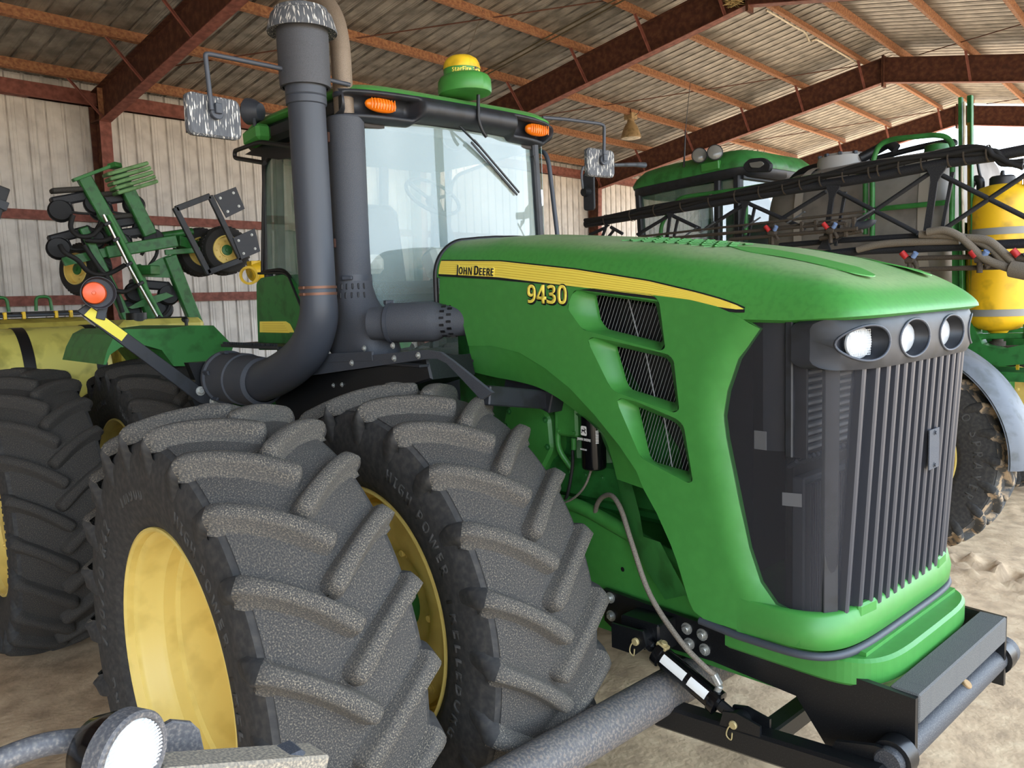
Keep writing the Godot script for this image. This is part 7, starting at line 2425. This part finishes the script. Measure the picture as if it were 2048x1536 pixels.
	tube(kn, smooth([Vector3(-0.221, 2.910, -3.900), Vector3(-0.131, 2.903, -3.900), Vector3(-0.057, 2.922, -3.900), Vector3(-0.044, 2.947, -3.900)], 4), 0.035, 10)
	put("pivot_elbow", kn, mats.charcoal, b)

func half_w(w: float, k: float) -> float: return w * k * 0.5

# ---------------------------------------------------------------- small things
func build_small_things() -> void:
	# yellow cone-bottom tank behind the boom
	var yt := root_of("cone_tank")
	tag(yt, "bright yellow upright tank with cone bottom and two grey straps, right of the sprayer's mast", "tank")
	var ax := Vector3(0.70, 0, -4.78)
	yt.position = ax
	var s := mb()
	lathe(s, [Vector2(0.0, 1.915), Vector2(0.07, 1.915), Vector2(0.085, 1.935), Vector2(0.15, 1.95), Vector2(0.22, 1.985), Vector2(0.255, 2.04), Vector2(0.262, 2.10), Vector2(0.262, 2.98), Vector2(0.258, 3.05), Vector2(0.235, 3.13), Vector2(0.17, 3.19), Vector2(0.10, 3.21), Vector2(0.0, 3.215)], Transform3D.IDENTITY, 48)
	put("shell", s, mats.yellow_poly, yt)
	for y in [2.10, 2.80]:
		var b := mb()
		lathe(b, [Vector2(0.262, y - 0.03), Vector2(0.268, y - 0.03), Vector2(0.268, y + 0.03), Vector2(0.262, y + 0.03)], Transform3D.IDENTITY, 48)
		put("strap", b, mats.grey_strap_dark if mats.has("grey_strap_dark") else mats.charcoal, yt)
	var lid := mb()
	lathe(lid, [Vector2(0.10, 3.20), Vector2(0.10, 3.27), Vector2(0.085, 3.285), Vector2(0.02, 3.285), Vector2(0.015, 3.33), Vector2(0, 3.335)], Transform3D.IDENTITY, 24)
	put("lid", lid, mats.charcoal_dark, yt)
	var el := mb()
	tube(el, smooth([Vector3(-0.17, 3.17, 0), Vector3(-0.17, 3.26, 0.02), Vector3(-0.21, 3.28, 0.02), Vector3(-0.25, 3.22, 0.02)], 5), 0.035, 10)
	tube(el, smooth([Vector3(-0.16, 3.25, 0), Vector3(-0.19, 3.36, 0), Vector3(-0.21, 3.5, 0)], 4), 0.012, 6)
	put("elbow", el, mats.black_plain, yt)
	var nk := mb()
	for x in [0.14, 0.19]: rod(nk, Vector3(x, 3.17, 0.03), Vector3(x, 3.24, 0.03), 0.022, 10)
	put("neck", nk, mats.yellow_poly, yt)
	var vl := mb()
	rod(vl, Vector3(0, 1.92, 0), Vector3(0, 1.62, 0), 0.045, 14)
	lathe(vl, [Vector2(0.05, 1.80), Vector2(0.065, 1.80), Vector2(0.065, 1.84), Vector2(0.05, 1.84)], Transform3D.IDENTITY, 14)
	rod(vl, Vector3(-0.3, 1.70, 0.05), Vector3(0.5, 1.68, 0.05), 0.03, 10)
	rod(vl, Vector3(-0.3, 1.76, -0.1), Vector3(0.5, 1.78, -0.1), 0.03, 10)
	lathe(vl, [Vector2(0, -0.06), Vector2(0.06, -0.05), Vector2(0.07, 0), Vector2(0.06, 0.05), Vector2(0, 0.06)], axis_xf(Vector3(0.13, 1.69, 0.06), Vector3.RIGHT), 14)
	put("outlet_pipes", vl, mats.boom_dirty, yt)
	var hv := mb()
	bar(hv, Vector3(0.19, 1.74, 0.10), Vector3(0.19, 1.60, 0.10), 0.012, 0.025)
	put("valve_handle", hv, mats.yellow, yt)
	var fr := mb()
	for q in [[-0.24, -0.2], [0.3, -0.2], [0.3, 0.15], [-0.24, 0.15]]:
		bar(fr, Vector3(q[0], 1.55, q[1]), Vector3(q[0] * 0.85, 2.0, q[1] * 0.8), 0.05, 0.05)
	bar(fr, Vector3(-0.4, 1.88, 0.1), Vector3(0.25, 1.90, 0.1), 0.06, 0.05)
	bar(fr, Vector3(-0.4, 1.55, 0.0), Vector3(0.5, 1.55, 0.0), 0.5, 0.08)
	put("stand", fr, mats.green_dark, yt)
	# hanging lamps, off
	for q in [[Vector3(18.29, 6.57, -11.6), "bell shaped high-bay lamp under the roof, above the tractor's left mirror"], [Vector3(25.98, 6.43, -11.6), "high-bay lamp mostly hidden behind the sprayer's cab roof"]]:
		var l := root_of("ceiling_lamp")
		tag(l, q[1], "lamp", "high-bay lamps")
		l.position = SHED * (q[0] as Vector3)
		var gh := mb()
		lathe(gh, [Vector2(0.255, -0.19), Vector2(0.262, -0.17), Vector2(0.25, -0.12), Vector2(0.22, -0.02), Vector2(0.16, 0.12), Vector2(0.10, 0.20), Vector2(0.09, 0.24)], Transform3D.IDENTITY, 28)
		put("shade", gh, mats.lamp_tan if mats.has("lamp_tan") else mats.cream, l)
		var ls := mb()
		lathe(ls, [Vector2(0, -0.22), Vector2(0.15, -0.215), Vector2(0.25, -0.19)], Transform3D.IDENTITY, 28)
		put("lens", ls, mats.cream, l)
		var gb := mb()
		box(gb, Vector3(0, 0.36, 0), Vector3(0.26, 0.16, 0.24), Basis.IDENTITY, 0.01)
		rod(gb, Vector3(0, 0.23, 0), Vector3(0, 0.29, 0), 0.09, 16)
		put("gear_box", gb, mats.lamp_tan if mats.has("lamp_tan") else mats.cream, l)
		var hk := mb()
		tube(hk, smooth([Vector3(0, 0.43, 0), Vector3(0.02, 0.47, 0), Vector3(0, 0.51, 0), Vector3(0, 0.56, 0)], 4), 0.01, 6)
		tube(hk, smooth([Vector3(0.13, 0.36, 0.0), Vector3(0.18, 0.42, -0.08), Vector3(0.15, 0.55, -0.2)], 4), 0.008, 6)
		put("hook", hk, mats.black_plain, l)
	# conduits and wires under the roof
	for q in [[[Vector3(16.0, 7.87, -6.95), Vector3(17.4, 7.87, -6.95), Vector3(17.9, 7.84, -6.9), Vector3(18.1, 7.70, -6.9)], "white pipe conduit along the ridge purlin, left of its bend"], [[Vector3(18.2, 7.72, -6.88), Vector3(18.6, 7.86, -6.93), Vector3(21.5, 7.86, -6.93)], "white pipe conduit along the ridge purlin, right of its bend"]]:
		var m := mb()
		tube(m, rounded(q[0], 0.3, 4), 0.022, 8)
		var o := put("conduit", m, mats.cream)
		o.transform = SHED
		tag(o, q[1], "conduit")
	for k in 2:
		var m := mb()
		tube(m, [Vector3(12.56 + k * 0.16, roof_y(-7.2) - 0.03, -7.2), Vector3(12.5 + k * 0.16, roof_y(-11.6) - 0.03, -11.6), Vector3(12.5 + k * 0.16, roof_y(-13.2) - 0.03, -13.2)], 0.016, 6)
		var o := put("roof_cable", m, mats.cable_old if mats.has("cable_old") else mats.hose)
		o.transform = SHED
		tag(o, ["nearer of two parallel cables running up the roof right of the globe receiver", "farther of two parallel cables running up the roof right of the globe receiver"][k], "cable")
	var hw := mb()
	tube(hw, [Vector3(10.9, 7.42, -9.9), Vector3(11.2, 6.9, -10.6), Vector3(11.5, 6.4, -11.0)], 0.006, 5)
	var ho := put("hanging_wire", hw, mats.hose)
	ho.transform = SHED
	tag(ho, "thin wire hanging from a purlin above the yellow globe receiver", "wire")
	# a bird's nest at the ridge
	var ns := mb()
	for k in 60:
		var a := rng.randf() * TAU
		var r := 0.16 * sqrt(rng.randf())
		var c := Vector3(cos(a) * r, rng.randf() * 0.12, sin(a) * r)
		var d := Vector3(rng.randf_range(-1, 1), rng.randf_range(-0.4, 0.4), rng.randf_range(-1, 1)).normalized() * 0.11
		tube(ns, [c - d, c + d + Vector3(0, 0.02, 0)], 0.006, 4)
	var no := put("bird_nest", ns, mats.straw)
	no.transform = SHED * Transform3D(Basis.IDENTITY, Vector3(13.85, 7.37, -6.6))
	tag(no, "straw bird nest tucked on the rafter flange at the ridge", "nest")
	# foreground: round work lamp on the guard rail of a parked machine
	var g := root_of("guard_rail")
	tag(g, "weathered grey guard rail with upright plate, in the bottom left foreground", "guard rail")
	var ra := mb()
	tube(ra, rounded([Vector3(1.950, 1.836, 3.178), Vector3(1.950, 1.844, 3.103), Vector3(1.950, 1.846, 3.055), Vector3(1.950, 1.834, 3.010), Vector3(1.950, 1.814, 2.957)], 0.05, 5), 0.0145, 14)
	put("rail", ra, mats.weathered if mats.has("weathered") else mats.charcoal_dusty, g)
	var pl := mb()
	ext(pl, PackedVector2Array([Vector2(2.906, 1.720), Vector2(2.890, 1.785), Vector2(2.879, 1.787), Vector2(2.851, 1.773), Vector2(2.841, 1.758), Vector2(2.831, 1.674)]), at_x(1.90), 0.012, 0.002)
	put("plate", pl, mats.weathered if mats.has("weathered") else mats.charcoal_dusty, g)
	var be := mb()
	bar(be, Vector3(1.990, 1.765, 2.942), Vector3(1.970, 1.668, 2.694), 0.06, 0.05, Vector3.UP, 0.004)
	put("beam", be, mats.cream_dusty if mats.has("cream_dusty") else mats.charcoal_dusty, g, "dusty flat beam")
	var po := mb()
	bar(po, Vector3(1.97, 1.72, 2.98), Vector3(1.97, -0.05, 2.98), 0.06, 0.06)
	bar(po, Vector3(1.97, 1.69, 3.25), Vector3(1.97, 1.69, 2.72), 0.05, 0.05)
	put("post", po, mats.charcoal_dusty, g)
	var wl := root_of("work_lamp")
	tag(wl, "round work lamp with ribbed lens on the foreground guard rail", "lamp")
	wl.transform = axis_xf(Vector3(2.020, 1.828, 2.980), Vector3(1.0, -0.05, -0.55))
	wl.transform.basis = wl.transform.basis.scaled_local(Vector3.ONE * 0.74)
	var sh := mb()
	lathe(sh, [Vector2(0.0, -0.085), Vector2(0.03, -0.083), Vector2(0.055, -0.065), Vector2(0.068, -0.03), Vector2(0.072, 0.0)], Transform3D.IDENTITY, 40)
	put("shell", sh, mats.gloss_black if mats.has("gloss_black") else mats.black_plain, wl)
	var bz := mb()
	lathe(bz, [Vector2(0.070, -0.012), Vector2(0.077, -0.010), Vector2(0.0775, 0.022), Vector2(0.074, 0.027), Vector2(0.067, 0.026), Vector2(0.064, 0.020)], Transform3D.IDENTITY, 40)
	put("bezel", bz, mats.weathered if mats.has("weathered") else mats.charcoal_dusty, wl)
	var rf := mb()
	lathe(rf, [Vector2(0.064, 0.018), Vector2(0.04, -0.02), Vector2(0, -0.03)], Transform3D.IDENTITY, 40)
	put("reflector", rf, mats.reflector, wl)
	var le := mb()
	lathe(le, [Vector2(0.064, 0.016), Vector2(0.063, 0.020), Vector2(0.04, 0.025), Vector2(0, 0.027)], Transform3D.IDENTITY, 40)
	put("lens", le, mats.lens, wl)
	var lr := mb()
	for k in range(-9, 10):
		var x := k * 0.0065
		var w := sqrt(0.0625 * 0.0625 - x * x)
		bar(lr, Vector3(x, 0.0265 - x * x * 1.6, -w), Vector3(x, 0.0265 - x * x * 1.6, w), 0.003, 0.003, Vector3.UP, 0.0005)
	for k in range(-3, 4):
		var z := k * 0.016
		var w := sqrt(0.0625 * 0.0625 - z * z)
		bar(lr, Vector3(-w, 0.026 - z * z * 1.6, z), Vector3(w, 0.026 - z * z * 1.6, z), 0.0015, 0.003, Vector3.UP, 0.0003)
	put("lens_ribs", lr, mats.lens, wl, "", "stuff")
	# dark thing at the left edge, in front of the wall
	var dk := root_of("tilted_post")
	tag(dk, "tilted dark grey post end with a band, at the photo's left edge before the wall", "post")
	var ds := mb()
	bar(ds, Vector3(-8.200, 3.901, 1.093), Vector3(-8.200, 2.807, 1.512), 0.14, 0.16, Vector3(0, 0, 1), 0.01)
	put("bar", ds, mats.charcoal_dark, dk)
	var db := mb()
	bar(db, Vector3(-8.180, 3.745, 1.136), Vector3(-8.180, 3.649, 1.175), 0.16, 0.19, Vector3(0, 0, 1), 0.005)
	put("band", db, mats.charcoal, dk)
	var df := mb()
	bar(df, Vector3(-8.200, 2.807, 1.512), Vector3(-8.3, -0.05, 1.9), 0.14, 0.14)
	put("foot", df, mats.charcoal_dark, dk)
